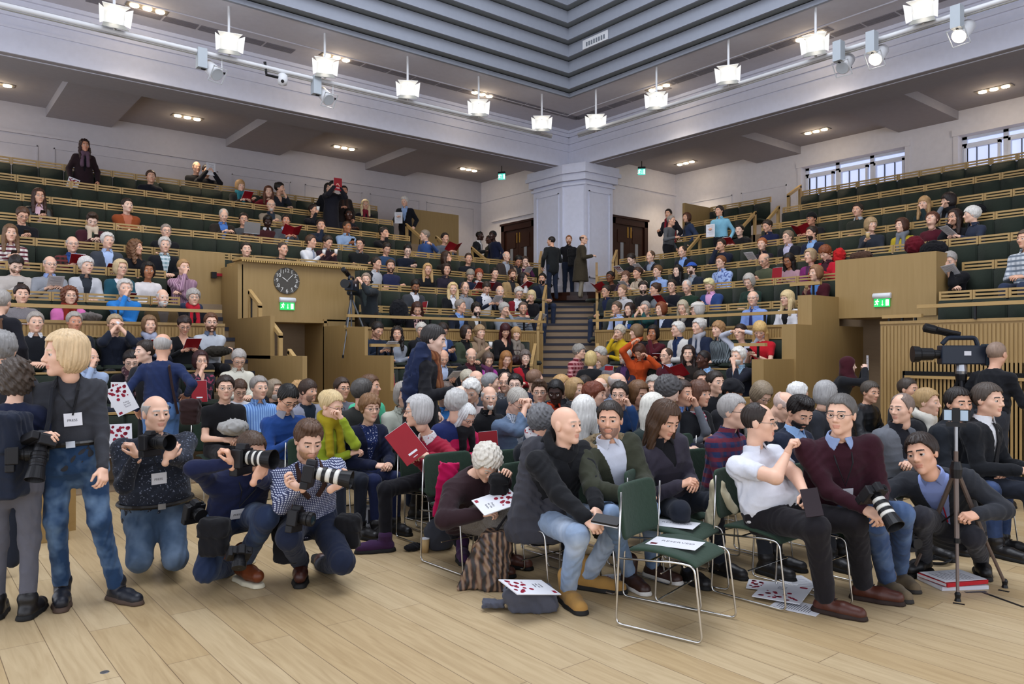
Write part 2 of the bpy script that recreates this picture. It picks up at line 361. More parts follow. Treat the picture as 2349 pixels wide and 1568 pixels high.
struct(mr, 'ceiling_fascia', LOUV, 'pale grey stepped fascia boards of the ceiling well', 'ceiling')
struct(mg, 'ceiling_soffit', LOUVG, 'dark grey soffit strips between the stepped ceiling boards', 'ceiling')
struct(mk, 'ceiling_shadow_gap', BLACK, 'black shadow gaps between the stepped ceiling boards', 'ceiling')
# gallery soffits with dropped panels
mb = MB().box((-4, BEY + .7, SOZ), (14.6, WY + .1, SOZ + .1)).box((-4, BEY + .75, 6.66), (14.6, BEY + 1.0, SOZ)).box((-4, BEY + .02, BEZ - .006), (BEX - .1, BEY + .75, BEZ))
for a, b in ((-1.3, -.1), (2.6, 3.9), (6.5, 7.9), (10.4, 11.7)): mb.box((a, BEY + .9, 6.76), (b, WY, SOZ))
lines = MB().box((-4, BEY + .16, BEZ - .014), (14.4, BEY + .19, BEZ - .006))
struct(lines, 'trim_3', BEAMM, 'thin pale bead under the left beam', 'trim'); struct(mb, 'ceiling_gallery_left', SOFFIT, 'grey coffered ceiling over the left gallery', 'ceiling')
mb = MB().box((BEX + .7, -7, SOZ), (WX + .3, 15.0, SOZ + .1)).box((BEX + .75, -7, 6.66), (BEX + 1.0, 15.0, SOZ)).box((BEX + .02, -7, BEZ - .006), (BEX + .75, BEY - .1, BEZ))
for a, b in ((-.6, .7), (3.2, 4.5), (7.0, 8.3), (10.8, 12.1)): mb.box((BEX + .9, a, 6.76), (WX, b, SOZ))
lines = MB().box((BEX + .16, -7, BEZ - .014), (BEX + .19, 14.6, BEZ - .006))
struct(lines, 'trim_4', BEAMM, 'thin pale bead under the right beam', 'trim'); struct(mb, 'ceiling_gallery_right', SOFFIT, 'grey coffered ceiling over the right gallery', 'ceiling')
# ---------------------------------------------------------------- raked tiers
XEND = lambda k: (LY(k) - 1.68 if k <= 6 else 10.05); YEND = lambda k: (RX(k) - .14 if k < 6 else (13.45 if k == 6 else 12.5))
XA, YA = -.9, .4
SX0, SX1 = 4.05, 4.62          # left side stair
mb = MB()
for k in range(10):
    y0, y1 = LY(k) - .76, LY(k) + .06
    zt_ = FZ(k) if k else .02
    segs = [(XA, SX0), (6.14 if k < 4 else 6.7, XEND(k))] if k <= 4 else [(XA, XEND(k) + (.8 if k > 6 else 0))]
    for a, b in segs:
        if k <= 6 and b == XEND(k): mb.prism([(a, y0), (y0 - 1.60, y0), (y1 - 1.60, y1), (a, y1)], 0, zt_)
        else: mb.box((a, y0, 0), (b, y1, zt_))
mb.box((XA, LY(9), 0), (10.9, WY, FZ(9)))
struct(mb, 'floor_tiers_left', STEP, 'raked timber tiers under the left bank of seats', 'floor')
mb = MB()
for k in range(10):
    x0, x1 = RX(k) - .76, RX(k) + .06; zt_ = FZ(k) if k else .02
    segs = ([(6.6, YEND(k))] if k < 3 else [(YA - 3, 4.85), (6.6, YEND(k))]) if k <= 4 else [(YA - 3, YEND(k))]
    for a, b in segs:
        if k <= 6 and b == YEND(k): mb.prism([(x0, a), (x1, a), (x1, x1 - .06), (x0, x0 - .06)], 0, zt_)
        else: mb.box((x0, a, 0), (x1, b, zt_))
mb.box((RX(9), YA - 3, 0), (WX, 12.5, FZ(9)))
struct(mb, 'floor_tiers_right', STEP, 'raked timber tiers under the right bank of seats', 'floor')
# landing and diagonal stair
mb = MB().prism([(13.5, 15.3), (14.5, 14.3), (15.0, 13.35), (18.4, 13.35), (18.4, 14.95), (15.4, 14.95), (15.4, 16.5), (14.6, 16.5), (14.6, 19.5), (10.9, 19.5), (10.9, 15.5)], 2.4, 2.94)
struct(mb, 'floor_landing', STEP, 'timber landing in front of the doors at the top of the stair', 'floor')
mb = MB()
for r_, z_ in ((1.9, 3.06), (1.55, 3.18)): mb.prism([(15.2 + r_ * math.cos(a), 15.6 + r_ * math.sin(a)) for a in np.linspace(math.pi * .95, math.pi * 1.55, 14)] + [(15.3, 14.95), (14.6, 16.2)], 2.94, z_)
struct(mb, 'floor_column_steps', DARKWOOD, 'dark curved wooden steps around the foot of the column', 'stair')
D2 = np.array([1, 1]) / math.sqrt(2); E2 = np.array([-1, 1]) / math.sqrt(2)
mt = MB(); mn = MB(); C0 = np.array([9.17, 9.93]); hw = .60
for i in range(18):
    c = C0 + D2 * (.387 * i); z = 2.94 * (i + 1) / 18
    poly = [c - E2 * hw, c + D2 * (.387 * (18 - i) + .2) - E2 * hw, c + D2 * (.387 * (18 - i) + .2) + E2 * hw, c + E2 * hw]
    mt.prism([tuple(p) for p in poly], z - .1633, z)
    nz = [c - D2 * .012 - E2 * hw, c + D2 * .07 - E2 * hw, c + D2 * .07 + E2 * hw, c - D2 * .012 + E2 * hw]; mn.prism([tuple(p) for p in nz], z - .05, z + .004)
mt.cur = 0
s = struct(mt, 'floor_stair', STEP, 'oak stair climbing between the two banks to the column', 'stair')
o = mn.build('stair_nosing', NAVYSTEP, s); o['label'] = 'dark strip on each stair edge'
# side stair beside the balcony box, left
mt = MB(); mn = MB()
for i in range(12):
    y0 = 10.4 + .31 * i; z = .185 * (i + 1); mt.box((SX0, y0, 0), (SX1 - .02, 14.0, z)); mn.box((SX0, y0 - .01, z - .06), (SX1 - .02, y0 + .07, z + .003))
s = struct(mt, 'floor_side_stair', STEP, 'narrow oak steps beside the clock balcony', 'stair'); mn.build('stair_nosing', NAVYSTEP, s)
# parapets with ribbed fronts
RIBM = oakmat('oak_ribs', '927649', 'a88b5c', (9, 9, .7))
def ribbed(name, p, q, z0, z1, label, th=.08, pitch=.05, slot=None):
    p = np.array(p, float); q = np.array(q, float); L_ = np.linalg.norm(q - p); u = (q - p) / L_; n = np.array([u[1], -u[0]])
    if np.dot(n, -p) < 0: n = -n
    mb = MB(); c = (p + q) / 2 - n * th / 2; mb.obox((*c, (z0 + z1) / 2), (*(u * L_ / 2), 0), (*(n * th / 2), 0), (0, 0, (z1 - z0) / 2))
    nr = int(L_ / pitch)
    for i in range(nr):
        ce = p + u * (i + .5) * L_ / nr + n * .006; mb.obox((*ce, (z0 + z1 - .04) / 2), (*(u * pitch * .3), 0), (*(n * .008), 0), (0, 0, (z1 - z0 - .06) / 2))
    ce = (p + q) / 2 - n * th / 2; mb.obox((*ce, z1), (*(u * L_ / 2), 0), (*(n * (th / 2 + .02)), 0), (0, 0, .02))
    o = mb.build(name, RIBM); tag(o, label, 'parapet', kind='structure'); return o
ribbed('wall_parapet_left', (XA, 12.2), (SX0, 12.2), .9, 2.03, 'ribbed oak parapet behind the lower rows of the left block')
ribbed('wall_parapet_center', (6.14, 12.2), (10.7, 12.2), .9, 2.03, 'ribbed oak parapet left of the central stair')
ribbed('wall_parapet_center_right', (11.15, 11.1), (11.15, 6.6), .9, 2.03, 'ribbed oak parapet right of the central stair')
o = ribbed('wall_parapet_right', (11.15, 5.29), (11.15, -4), 0, 2.03, 'tall ribbed oak wall at the right with a slot across it')
mb = MB().box((11.11, -4, 1.28), (11.138, 4.95, 1.34)).box((11.11, 4.93, 0), (11.138, 4.96, 1.34)); mb.build('slot', BLACK, o)
mb = MB().box((11.10, -4, 1.24), (11.14, 4.93, 1.28)); mb.build('ledge', OAKH, o)
# end walls of the blocks and balcony boxes
mb = MB().box((6.1, 11.45, 0), (6.16, 13.04, 2.03)).box((6.1, 12.2, 2.03), (6.2, 13.04, 2.07)).box((6.1, 10.6, 0), (6.16, 11.45, 1.55)).box((6.1, 9.75, 0), (6.16, 10.6, 1.0)).box((6.16, 9.72, 0), (6.6, 9.78, .9))
mb.box((6.1, 13.0, 0), (6.16, 17.0, 2.2))
struct(mb, 'wall_passage_left', OAK, 'plain oak panelling beside the passage under the clock', 'wall')
mb = MB().box((4.62, 13.04, 2.17), (6.74, 13.8, 3.17)).box((4.55, 9.6, 0), (4.62, 13.04, .9)).box((4.55, 10.4, .9), (4.62, 13.04, 1.55)).box((4.55, 11.6, 1.5), (4.62, 13.04, 2.17)).box((4.55, 13.04, 0), (4.64, 17, 3.1)).box((6.16, 13.04, 0), (6.74, 13.8, 2.2)).box((4.62, 13.0, 2.13), (6.18, 14.0, 2.17))
struct(mb, 'wall_balcony_left', OAK, 'oak balcony box carrying the clock above the left passage', 'balcony')
mb = MB().box((4.62, 16.9, 0), (6.1, 17.0, 2.2)); 
for x in (4.75, 5.42): mb.box((x, 16.87, .1), (x + .58, 16.9, .95)).box((x, 16.87, 1.05), (x + .58, 16.9, 2.05))
struct(mb, 'door_1', DARKWOOD, 'dark wooden doors at the back of the passage under the clock', 'door')
mb = MB().box((3.85, 13.9, 2.0), (4.62, 13.96, 3.37)); struct(mb, 'wall_panel_left', OAK, 'oak panel at the head of the side steps left of the clock', 'wall')
mb = MB().box((10.7, 6.36, 0), (14.5, 6.6, 2.03)).box((9.9, 6.4, 0), (10.7, 6.6, 1.5)).box((9.3, 6.4, 0), (9.9, 6.6, .95)).box((8.7, 6.42, 0), (9.3, 6.6, .75)).box((11.15, 6.36, 2.03), (12.0, 6.6, 2.5))
struct(mb, 'wall_passage_right', OAK, 'plain oak panelling left of the right hand passage', 'wall')
mb = MB().box((11.98, 4.86, 2.15), (12.7, 6.42, 3.1)).box((12.0, 4.82, 0), (14.5, 5.2, 2.15)).box((11.2, 5.2, 0), (12.0, 5.29, 2.0))
struct(mb, 'wall_balcony_right', OAK, 'oak balcony box above the right hand passage', 'balcony')
mb = MB().box((14.4, 5.2, 0), (14.5, 6.4, 2.2))
for y in (5.28, 5.84): mb.box((14.37, y, .1), (14.4, y + .48, .95)).box((14.37, y, 1.05), (14.4, y + .48, 2.05))
struct(mb, 'door_2', DARKWOOD, 'dark wooden doors at the back of the right hand passage', 'door')
mb = MB().box((10.5, 17.6, 2.94), (12.3, 17.68, 5.42)); struct(mb, 'wall_screen_left', OAK, 'tall oak screen at the end of the upper left rows', 'wall')
mb = MB().box((15.8, 12.5, 2.94), (17.0, 12.58, 5.42)); struct(mb, 'wall_screen_right', OAK, 'oak end screen of the small upper right block', 'wall')
mb = MB().box((12.4, 17.9, 2.94), (14.5, 17.96, 3.9)); struct(mb, 'wall_wainscot_left', DARKWOOD, 'dark wood dado beside the left double doors', 'wall')
mb = MB().box((17.1, 14.86, 2.94), (18.4, 14.92, 4.25)); struct(mb, 'wall_wainscot_right', DARKWOOD, 'dark wood dado beside the right double doors', 'wall')
# landing double doors
BRASS = plain('polished_brass', 'c9a355', .25, 1.0); DG = plain('door_glass', '8f949c', .2)
def dbl_door(name, label, org, u, n, w, h):
    org = np.array(org, float); u = np.array(u, float); n = np.array(n, float); e = tag(empty(name, org), label, 'door', kind='structure')
    def B(mb_, a, b, z0, z1, t0, t1):
        c = u * (a + b) / 2 + n * (t0 + t1) / 2; mb_.obox((*c[:2], (z0 + z1) / 2), u * (b - a) / 2, n * (t1 - t0) / 2, (0, 0, (z1 - z0) / 2))
    f = MB(); B(f, 0, .14, 0, h, 0, .1); B(f, w - .14, w, 0, h, 0, .1); B(f, 0, w, h - .2, h, 0, .1); B(f, -.03, w + .03, h - .03, h + .03, 0, .13); f.build('door_frame', DARKWOOD, e)
    for s in (0, 1):
        d = MB(); a = .14 + s * (w - .28) / 2 + .004; b = a + (w - .28) / 2 - .008; B(d, a, b, 0, h - .2, 0, .05)
        for z0, z1 in ((.15, .8), (1.75, h - .35)): B(d, a + .12, b - .12, z0, z1, .05, .065)
        leaf = d.build('door_leaf', DARKWOOD, e); g = MB(); m = (a + b) / 2; B(g, m - .06, m + .06, 1.2, 1.75, .05, .058); g.build('door_glass', DG, leaf)
        p = MB(); c = b - .06 if s == 0 else a + .06; B(p, c - .02, c + .02, 1.9, 2.2, .05, .065); B(p, c - .025, c + .025, .75, 1.15, .05, .065); p.build('brass_plate', BRASS, leaf)
    return e
dbl_door('door_3', 'dark double doors with brass plates left of the column', (14.5, 18.36, 2.94), (0, -1, 0), (-1, 0, 0), 1.56, 2.5)
dbl_door('door_4', 'dark double doors with brass plates right of the column', (15.55, 14.92, 2.94), (1, 0, 0), (0, -1, 0), 1.5, 2.45)
# ================================================================ fixed seating
SW = .45
sl = MB()
sl.box((-SW / 2 + .004, -.035, .885), (-SW / 2 + .034, 0, 1.02)).box((SW / 2 - .034, -.035, .885), (SW / 2 - .004, 0, 1.02))
for z in (.885, .937, .99): sl.box((-SW / 2 + .034, -.03, z), (SW / 2 - .034, -.004, z + .03))
sl.box((-SW / 2 + .034, -.008, .885), (SW / 2 - .034, -.003, 1.02)) if False else None
SLM = sl.mesh('slat_back'); SLM.materials.append(SLAT)
def pad_mesh(name, w, d, h, top, M):
    """padded cushion: rounded box"""
    import bmesh
    bm = bmesh.new(); bmesh.ops.create_cube(bm, size=1.0)
    for v in bm.verts: v.co = Vector((v.co.x * w, v.co.y * d, v.co.z * h))
    bmesh.ops.bevel(bm, geom=bm.edges[:], offset=min(d, h, w) * .3, segments=3, affect='EDGES')
    for f in bm.faces: f.smooth = True
    bm.transform(Matrix.Translation(top)); me = bpy.data.meshes.new(name); bm.to_mesh(me); bm.free(); me.materials.append(M); return me
BKM = pad_mesh('backrest', SW - .008, .07, .46, (0, .02, .655), GREEN)
STM = pad_mesh('seat', SW - .008, .42, .09, (0, .24, .40), GREEN)
BK2 = pad_mesh('backrest', SW - .008, .07, .44, (0, .02, .62), GREEN)
t2 = MB().box((-SW / 2, -.04, .835), (SW / 2, .05, .86)); TRM = t2.mesh('top_trim'); TRM.materials.append(SLAT)
OCC = []                                                # (bank, row, position) of every seat, for people to sit on
NTH = ['front', 'second', 'third', 'fourth', 'fifth', 'sixth', 'seventh', 'eighth', 'ninth', 'top']
def seat_at(x, y, z, rz, kind, label, group):
    e = empty('bench_seat' if kind else 'auditorium_seat', (x, y, z), rz); tag(e, label, 'seat', group)
    for nm, me in ((('slat_back', SLM) if not kind else ('top_trim', TRM)), ('backrest', BKM if not kind else BK2), ('seat', STM)):
        o = bpy.data.objects.new(nm, me); COL.objects.link(o); o.parent = e
def row_seats(bank, k, a, b):
    n = int((b - a) / SW + 1e-6); kind = 1 if k < 3 else 0
    lab = ('plain green upholstered bench seat with oak trim in the %s row of the %s bank' if kind else 'green seat with slatted oak back in the %s row of the %s bank') % (NTH[k], bank)
    for i in range(n):
        c = a + SW * (i + .5)
        if bank == 'left':
            p = np.array([c, LY(k), FZ(k)])
            if pix(p + [0, 0, .9])[0] < -70: continue
            seat_at(*p, math.pi, kind, lab, '%s row seats, left bank' % NTH[k])
        else:
            p = np.array([RX(k), c, FZ(k)])
            if pix(p + [0, 0, .9])[0] > 2420: continue
            seat_at(*p, math.pi / 2, kind, lab, '%s row seats, right bank' % NTH[k])
for k in range(10):
    if k < 5: row_seats('left', k, XA, SX0 - .05 if k < 4 else 3.85); row_seats('left', k, 6.2 if k < 3 else 6.8, XEND(k))
    else: row_seats('left', k, XA, XEND(k))
    if k < 3: row_seats('right', k, 6.65, YEND(k))
    elif k < 5: row_seats('right', k, 4.8 - SW * 8, 4.8); row_seats('right', k, 6.65, YEND(k))
    elif k < 7: row_seats('right', k, YEND(k) - SW * 26, YEND(k))
    else: row_seats('right', k, 9.86 - SW * 16, 9.86); row_seats('right', k, 10.68, 12.5)
# ---------------------------------------------------------------- rails and handrails
def rail(name, p, q, z, label, posts):
    p = np.array(p, float); q = np.array(q, float); e = tag(empty(name, (*p, z)), label, 'rail')
    L_ = np.linalg.norm(q - p); u = (q - p) / L_; n = np.array([u[1], -u[0]])
    m = MB(); c = u * L_ / 2; m.obox((*c, 0), (*(u * L_ / 2), 0), (*(n * .035), 0), (0, 0, .025)); m.build('top_rail', OAKH, e)
    for i in range(posts):
        c = u * L_ * (i + .5) / posts; m = MB(); m.obox((*c, -.1), (*(u * .012), 0), (*(n * .02), 0), (0, 0, .1)); m.build('bracket', BLK, e)
rail('front_rail', (XA, 12.2), (4.0, 12.2), 2.24, 'long oak rail above the ribbed parapet of the left block', 5)
rail('front_rail', (6.15, 12.2), (10.75, 12.2), 2.24, 'long oak rail above the parapet left of the central stair', 4)
rail('front_rail', (11.11, 11.1), (11.11, 6.6), 2.24, 'long oak rail above the parapet right of the central stair', 4)
rail('front_rail', (11.11, 4.75), (11.11, -4), 2.24, 'long oak rail above the tall ribbed wall at the right', 6)
rail('front_rail', (11.25, 5.3), (11.25, 4.75), 2.12, 'short oak shelf rail beside the right balcony box', 3)
rail('front_rail', (6.2, 11.45), (6.75, 11.45), 1.72, 'short oak shelf rail at the block end below the clock balcony', 2)
rail('front_rail', (10.35, 6.65), (10.35, 7.2), 1.72, 'short oak shelf rail beside the red off-shoulder woman', 2)
rail('front_rail', (9.6, 6.65), (9.6, 7.2), 1.15, 'lowest short oak shelf rail at the right block end', 2)
rail('front_rail', (11.95, 6.65), (11.95, 7.2), 2.75, 'short oak shelf rail left of the right balcony box', 2)
def handrail(p, q, label, h=1.0, name='stair_handrail'):
    p = np.array(p, float); q = np.array(q, float); e = tag(empty(name, p), label, 'handrail'); d = q - p
    u = d[:2] / np.linalg.norm(d[:2]); n = np.array([u[1], -u[0]])
    for o_ in (np.zeros(3), d):
        m = MB(); m.obox((*o_[:2], o_[2] + h / 2), (*(u * .03), 0), (*(n * .03), 0), (0, 0, h / 2)); m.build('post', OAKH, e)
    m = MB(); m.obox(d / 2 + [0, 0, h], d / 2 + np.array([*(u * .03), 0]), (*(n * .03), 0), (0, 0, .035)); m.build('sloping_rail', OAKH, e)
    m = MB(); m.obox(d / 2 + [0, 0, .08], d / 2, (*(n * .012), 0), (0, 0, .015)); a = d * .12; m.obox(a + np.array([0, 0, h / 2]), (*(u * .012), 0), (*(n * .01), 0), (0, 0, h / 2 - .05)); m.build('dark_bar', BLK, e)
for (y, z), lab in zip(((13.55, 1.98), (12.7, 1.5), (11.85, 1.0), (11.05, .5)), ('topmost', 'second highest', 'second lowest', 'lowest')):
    handrail((4.64, y, z), (4.64, y - .42, z - .26), 'oak framed handrail, %s beside the clock balcony steps' % lab, 1.12)
for s, nm in ((1, 'left'), (-1, 'right')):
    for i, (lab) in enumerate(('lowest', 'second', 'third', 'highest')):
        k = .7 + 1.5 * i; c = np.array([9.17 + .82 * k, 9.93 + .82 * k]) + E2 * s * .62; c2 = c + D2 * .95
        handrail((*c, .49 * k + .05), (*c2, .49 * k + .45), 'oak framed handrail, %s on the %s of the central stair' % (lab, nm), .95)
handrail((10.2, 16.2, 3.45), (10.2, 16.9, 3.9), 'oak framed handrail beside the seated blonde woman, upper left', .95)
handrail((10.85, 15.9, 3.2), (10.85, 16.5, 3.6), 'oak framed handrail beside the white-haired standing man', .95)
handrail((11.9, 15.7, 2.94), (11.9, 16.4, 3.4), 'oak framed handrail in front of the tall left screen', .95)
handrail((12.95, 14.9, 2.94), (13.4, 15.35, 3.3), 'oak framed handrail left of the column, by the doors', .95)
handrail((14.3, 13.6, 2.94), (14.75, 13.9, 3.3), 'oak framed handrail right of the column, by the doors', .95)
handrail((14.6, 11.5, 2.95), (15.1, 11.5, 3.4), 'oak framed handrail behind the man in the pale blue shirt', 1.0)
handrail((15.5, 10.65, 3.45), (16.1, 10.65, 3.95), 'oak framed handrail left of the upper right aisle', 1.0)
handrail((15.3, 9.9, 3.45), (15.9, 9.9, 3.95), 'oak framed handrail right of the upper right aisle', 1.0)
handrail((16.5, 10.0, 4.3), (17.0, 10.0, 4.6), 'oak framed handrail highest on the upper right aisle', 1.0)
handrail((1.25, 7.9, 0), (1.1, 8.5, .3), 'low oak handrail beside the standing blonde photographer', .85)
# aisle steps up to the top rows
mb = MB()
for i in range(6): mb.box((15.05 + .33 * i, 9.86, 0), (17.8, 10.68, 3.0 + .24 * i))
struct(mb, 'floor_aisle_right', STEP, 'steps of the upper right aisle', 'stair')
mb = MB()
for i in range(6): mb.box((10.06, 16.1 + .33 * i, 0), (10.9, 19.4, 3.0 + .24 * i))
struct(mb, 'floor_aisle_left', STEP, 'steps of the upper left aisle', 'stair')
# ---------------------------------------------------------------- clock
def frame_on(p, n, up=(0, 0, 1)):
    n = Vector(n).normalized(); u = Vector(up); x = u.cross(n).normalized(); y = n.cross(x)
    M = Matrix((x, y, n)).transposed().to_4x4(); M.translation = Vector(p); return M
cp = on_y(657, 644, 13.04); ck = empty('wall_clock', (0, 0, 0)); ck.matrix_world = frame_on(cp + np.array([0, -.005, 0]), (0, -1, 0)); tag(ck, 'round dark grey wall clock with white numerals on the oak balcony', 'clock')
R_ = .235
MB().lathe([(R_, 0), (R_, .018), (R_ - .012, .024), (R_ - .02, .02)], 40).build('clock_face', plain('clock_dial', '4a4640', .5), ck)
NUM = plain('white_numerals', 'dcdad4', .5)
for h_ in range(1, 13):
    me = text_mesh(str(h_), .092); a = math.radians(90 - 30 * h_)
    link('numeral', me, [NUM], ck, Matrix.Translation((math.cos(a) * R_ * .76, math.sin(a) * R_ * .76, .022)))
dm = MB()
for h_ in range(12):
    a = math.radians(30 * h_); dm.obox((math.cos(a) * R_ * .95, math.sin(a) * R_ * .95, .021), (math.cos(a) * .008, math.sin(a) * .008, 0), (-math.sin(a) * .004, math.cos(a) * .004, 0), (0, 0, .002))
dm.build('hour_marks', NUM, ck)
def hand(nm, deg, l, w):
    a = math.radians(90 - deg); u = np.array([math.cos(a), math.sin(a)]); v = np.array([-u[1], u[0]])
    MB().prism([tuple(-u * .02 + v * w * .6), tuple(-u * .02 - v * w * .6), tuple(u * l * .7 - v * w * 1.3), tuple(u * l), tuple(u * l * .7 + v * w * 1.3)], .024, .028).build(nm, NUM, ck)
hand('hour_hand', 304, .115, .006); hand('minute_hand', 44, .18, .004)
# dentil ledge of the clock balcony
mb = MB().box((4.56, 12.93, 3.17), (6.95, 13.35, 3.215)); c_ = mb.build('balcony_ledge', OAKH); tag(c_, 'projecting oak ledge with a beaded edge on top of the clock balcony', 'ledge')
mb = MB(); 
for i in range(58): mb.obox((4.6 + i * .0405, 12.945, 3.155), (.012, 0, 0), (0, .012, 0), (0, 0, .014))
mb.build('beading', plain('gilded_beads', 'b99a5e', .35, .4), c_)
# ---------------------------------------------------------------- exit signs
EG = plain('exit_sign_green', '1ea24e', .4, emit=.75); EW = plain('exit_sign_white', 'f2fff6', .4, emit=.95); EGT = plain('exit_sign_teal', '4fc2b0', .4, emit=.6)
def running_man(m, s, ox):
    P = lambda x, y: (ox + x * s, y * s, .004)
    m.lathe([(.11 * s, .003), (.11 * s, .005)], 12, Matrix.Translation((ox + .12 * s, .68 * s, 0)))
    for (a, b, w) in (((.05, .5), (-.12, .0), .11), ((-.1, .02), (.18, -.18), .08), ((.18, -.18), (.08, -.5), .07), ((-.12, .0), (-.28, -.35), .08), ((-.28, -.35), (-.55, -.38), .07), ((.04, .45), (.3, .25), .06), ((.3, .25), (.45, .36), .05), ((.0, .46), (-.32, .4), .06), ((-.32, .4), (-.4, .18), .05)):
        a = np.array(a) * s; b = np.array(b) * s; d = b - a; L_ = np.linalg.norm(d); u = d / L_; v = np.array([-u[1], u[0]]) * w * s; c = (a + b) / 2
        m.obox((ox + c[0], c[1], .004), (*(u * L_ / 2), 0), (*v, 0), (0, 0, .001))
def exit_sign(p, n, w, h, label, hang=False):
    e = empty('exit_sign'); e.matrix_world = frame_on(p, n); tag(e, label, 'exit sign', None if hang else None)
    MB().box((-w / 2, -h / 2, -.004), (w / 2, h / 2, .003)).build('sign_panel', EG if not hang else EGT, e)
    m = MB(); running_man(m, h * .55, -w * .3); m.box((w * .02, -h * .22, .003), (w * .05, h * .3, .005)).prism([(-w * .025, -h * .2), (w * .095, -h * .2), (w * .035, -h * .36)], .003, .005).box((w * .24, -h * .36, .003), (w * .42, h * .36, .005)); m.build('pictogram', EW, e)
    m = MB()
    if hang: m.box((-w * .52, h * .5, -.03), (w * .52, h * .5 + .05, .04)); m.build('housing', BLK, e); MB().tube([(0, h * .5, 0), (0, (6.93 if p[2] < 6.9 else 7.6) - p[2], 0)], .012, 6).build('hanger', BLK, e)
    else:
        m.lathe([(.04, -w * .54), (.045, -w * .52), (.045, w * .54), (.04, w * .56)], 14, Matrix.Translation((0, h * .5 + .045, .0)) @ Matrix.Rotation(math.pi / 2, 4, 'Y')); m.build('lamp_housing', WHITE, e, smooth=True)
exit_sign(on_y(659, 702, 13.02), (0, -1, 0), .265, .13, 'green running-man exit sign under the wall clock')
exit_sign(on_x(2023, 694, 11.96), (-1, 0, 0), .25, .125, 'green running-man exit sign on the right balcony box')
exit_sign(at_d(1151, 405, 21.5), (-.8, -.6, 0), .2, .17, 'small hanging exit sign left of the column', True)
exit_sign(at_d(1472, 394, 21.0), (-.75, -.65, 0), .2, .17, 'small hanging exit sign right of the column', True)
# ---------------------------------------------------------------- lights the hall has
LAMP = plain('floodlight_lamp', 'fff6ea', .4, emit=3.2); INNER = plain('white_with_added_glow', 'f4f4f0', .5, emit=.1); SPOTL = plain('warm_spot_lens', 'fff0dc', .4, emit=5.0); DL = plain('halogen_lamp', 'ffe9c4', .4, emit=10.0); LENS = plain('dark_lens', '2c3238', .1); GLASSB = plain('pale_glass_front', 'b9c0c6', .15)  # INNER gives doors and reflector an added glow, standing in for lamplight on them
def floodlight(px, py, left, label, d=None):
    p = on_y(px, py, BEY - 1.9) if left else on_x(px, py, BEX - 1.9)
    tgt = np.array([2.0, 2.5, 2.2]); n = tgt - p; n /= np.linalg.norm(n)
    e = empty('floodlight', p); tag(e, label, 'floodlight', None); Mx = frame_on((0, 0, 0), n); 
    def put(m, nm, mat, sm=False): o = m.build(nm, mat, e, smooth=sm); o.matrix_local = Mx; return o
    w, h, dp = .15, .105, .18
    m = MB(); m.box((-w, -h, -.16), (w, h, -.02)); put(m, 'housing', WHITE); put(MB().box((-w, -h, -.022), (w, h, -.019)), 'reflector', INNER)
    for nm, a, b, c, d_ in (('barn_door', (-w, h, 0), (w, h, 0), (w * 1.35, h * 1.75, dp), (-w * 1.35, h * 1.75, dp)), ('barn_door', (-w, -h, 0), (w, -h, 0), (w * 1.3, -h * 1.5, dp * 1.2), (-w * 1.3, -h * 1.5, dp * 1.2)),
                            ('barn_door', (-w, -h, 0), (-w, h, 0), (-w * 1.6, h * 1.5, dp), (-w * 1.45, -h * 1.2, dp)), ('barn_door', (w, -h, 0), (w, h, 0), (w * 1.6, h * 1.5, dp), (w * 1.45, -h * 1.2, dp))):
        q = [np.array(v) for v in (a, b, c, d_)]; nn = np.cross(q[1] - q[0], q[3] - q[0]); nn /= np.linalg.norm(nn); 
        if np.dot(nn, (q[0] + q[2]) / 2 * [1, 1, 0]) < 0: nn = -nn
        m = MB(); vs = q + [v + nn * .006 for v in q]; m.add(vs, [(0, 1, 2, 3), (7, 6, 5, 4), (0, 4, 5, 1), (1, 5, 6, 2), (2, 6, 7, 3), (3, 7, 4, 0)]); put(m, nm, INNER if a[1] > -h or b[1] > -h else plain('shaded_barn_door', '7d7f7c', .5))  # lower door coloured grey to paint in its shaded underside
    put(MB().lathe([(.09, -.015), (.088, -.012), (.075, -.018)], 20), 'lamp', LAMP)
    put(MB().tube([(-.075, -.03, .02), (-.06, .02, .035), (0, .045, .04), (.06, .02, .035), (.075, -.03, .02)], .004, 6), 'glass_rim', WHITE)
    top = (CEZ - p[2]); MB().tube([(0, 0, .08), (0, 0, top)], .022, 8).build('suspension_rod', WHITE, e)
    MB().tube([(-.02, -.03, -.16), (0, 0, -.2), (.03, .02, -.16)], .02, 6).build('clamp', WHITE, e)
fl = [(262, 38), (525, 100), (745, 155), (935, 206), (1098, 248), (1243, 284)]; fr_ = [(1367, 281), (1506, 232), (1671, 172), (1871, 103), (2117, 25)]
ol = ['nearest the top left corner', 'second from the left', 'third from the left', 'fourth from the left', 'fifth from the left', 'left of the column']
for (x, y), l_ in zip(fl, ol): floodlight(x, y, True, 'white barn-door floodlight, %s on the left pipe' % l_)
for (x, y), l_ in zip(fr_, ['right of the column', 'second from the column', 'third from the column', 'fourth from the column', 'nearest the top right corner']): floodlight(x, y, False, 'white barn-door floodlight, %s on the right pipe' % l_)
PZ = 6.74
def pipe(p, q, label):
    m = MB().tube([p, q], .04, 10); o = m.build('lighting_pipe', WHITE, smooth=True); tag(o, label, 'pipe')
    m = MB().tube([np.array(p) + [0, 0, -.06], np.array(q) + [0, 0, -.06]], .012, 6); m.build('cable', plain('grey_cable', '8a8880', .6), o)
pipe((-3, BEY - 1.85, PZ), (12.15, BEY - 1.85, PZ), 'white lighting pipe along the left beam')
pipe((BEX - 1.85, -4, PZ), (BEX - 1.85, 13.1, PZ), 'white lighting pipe along the right beam')
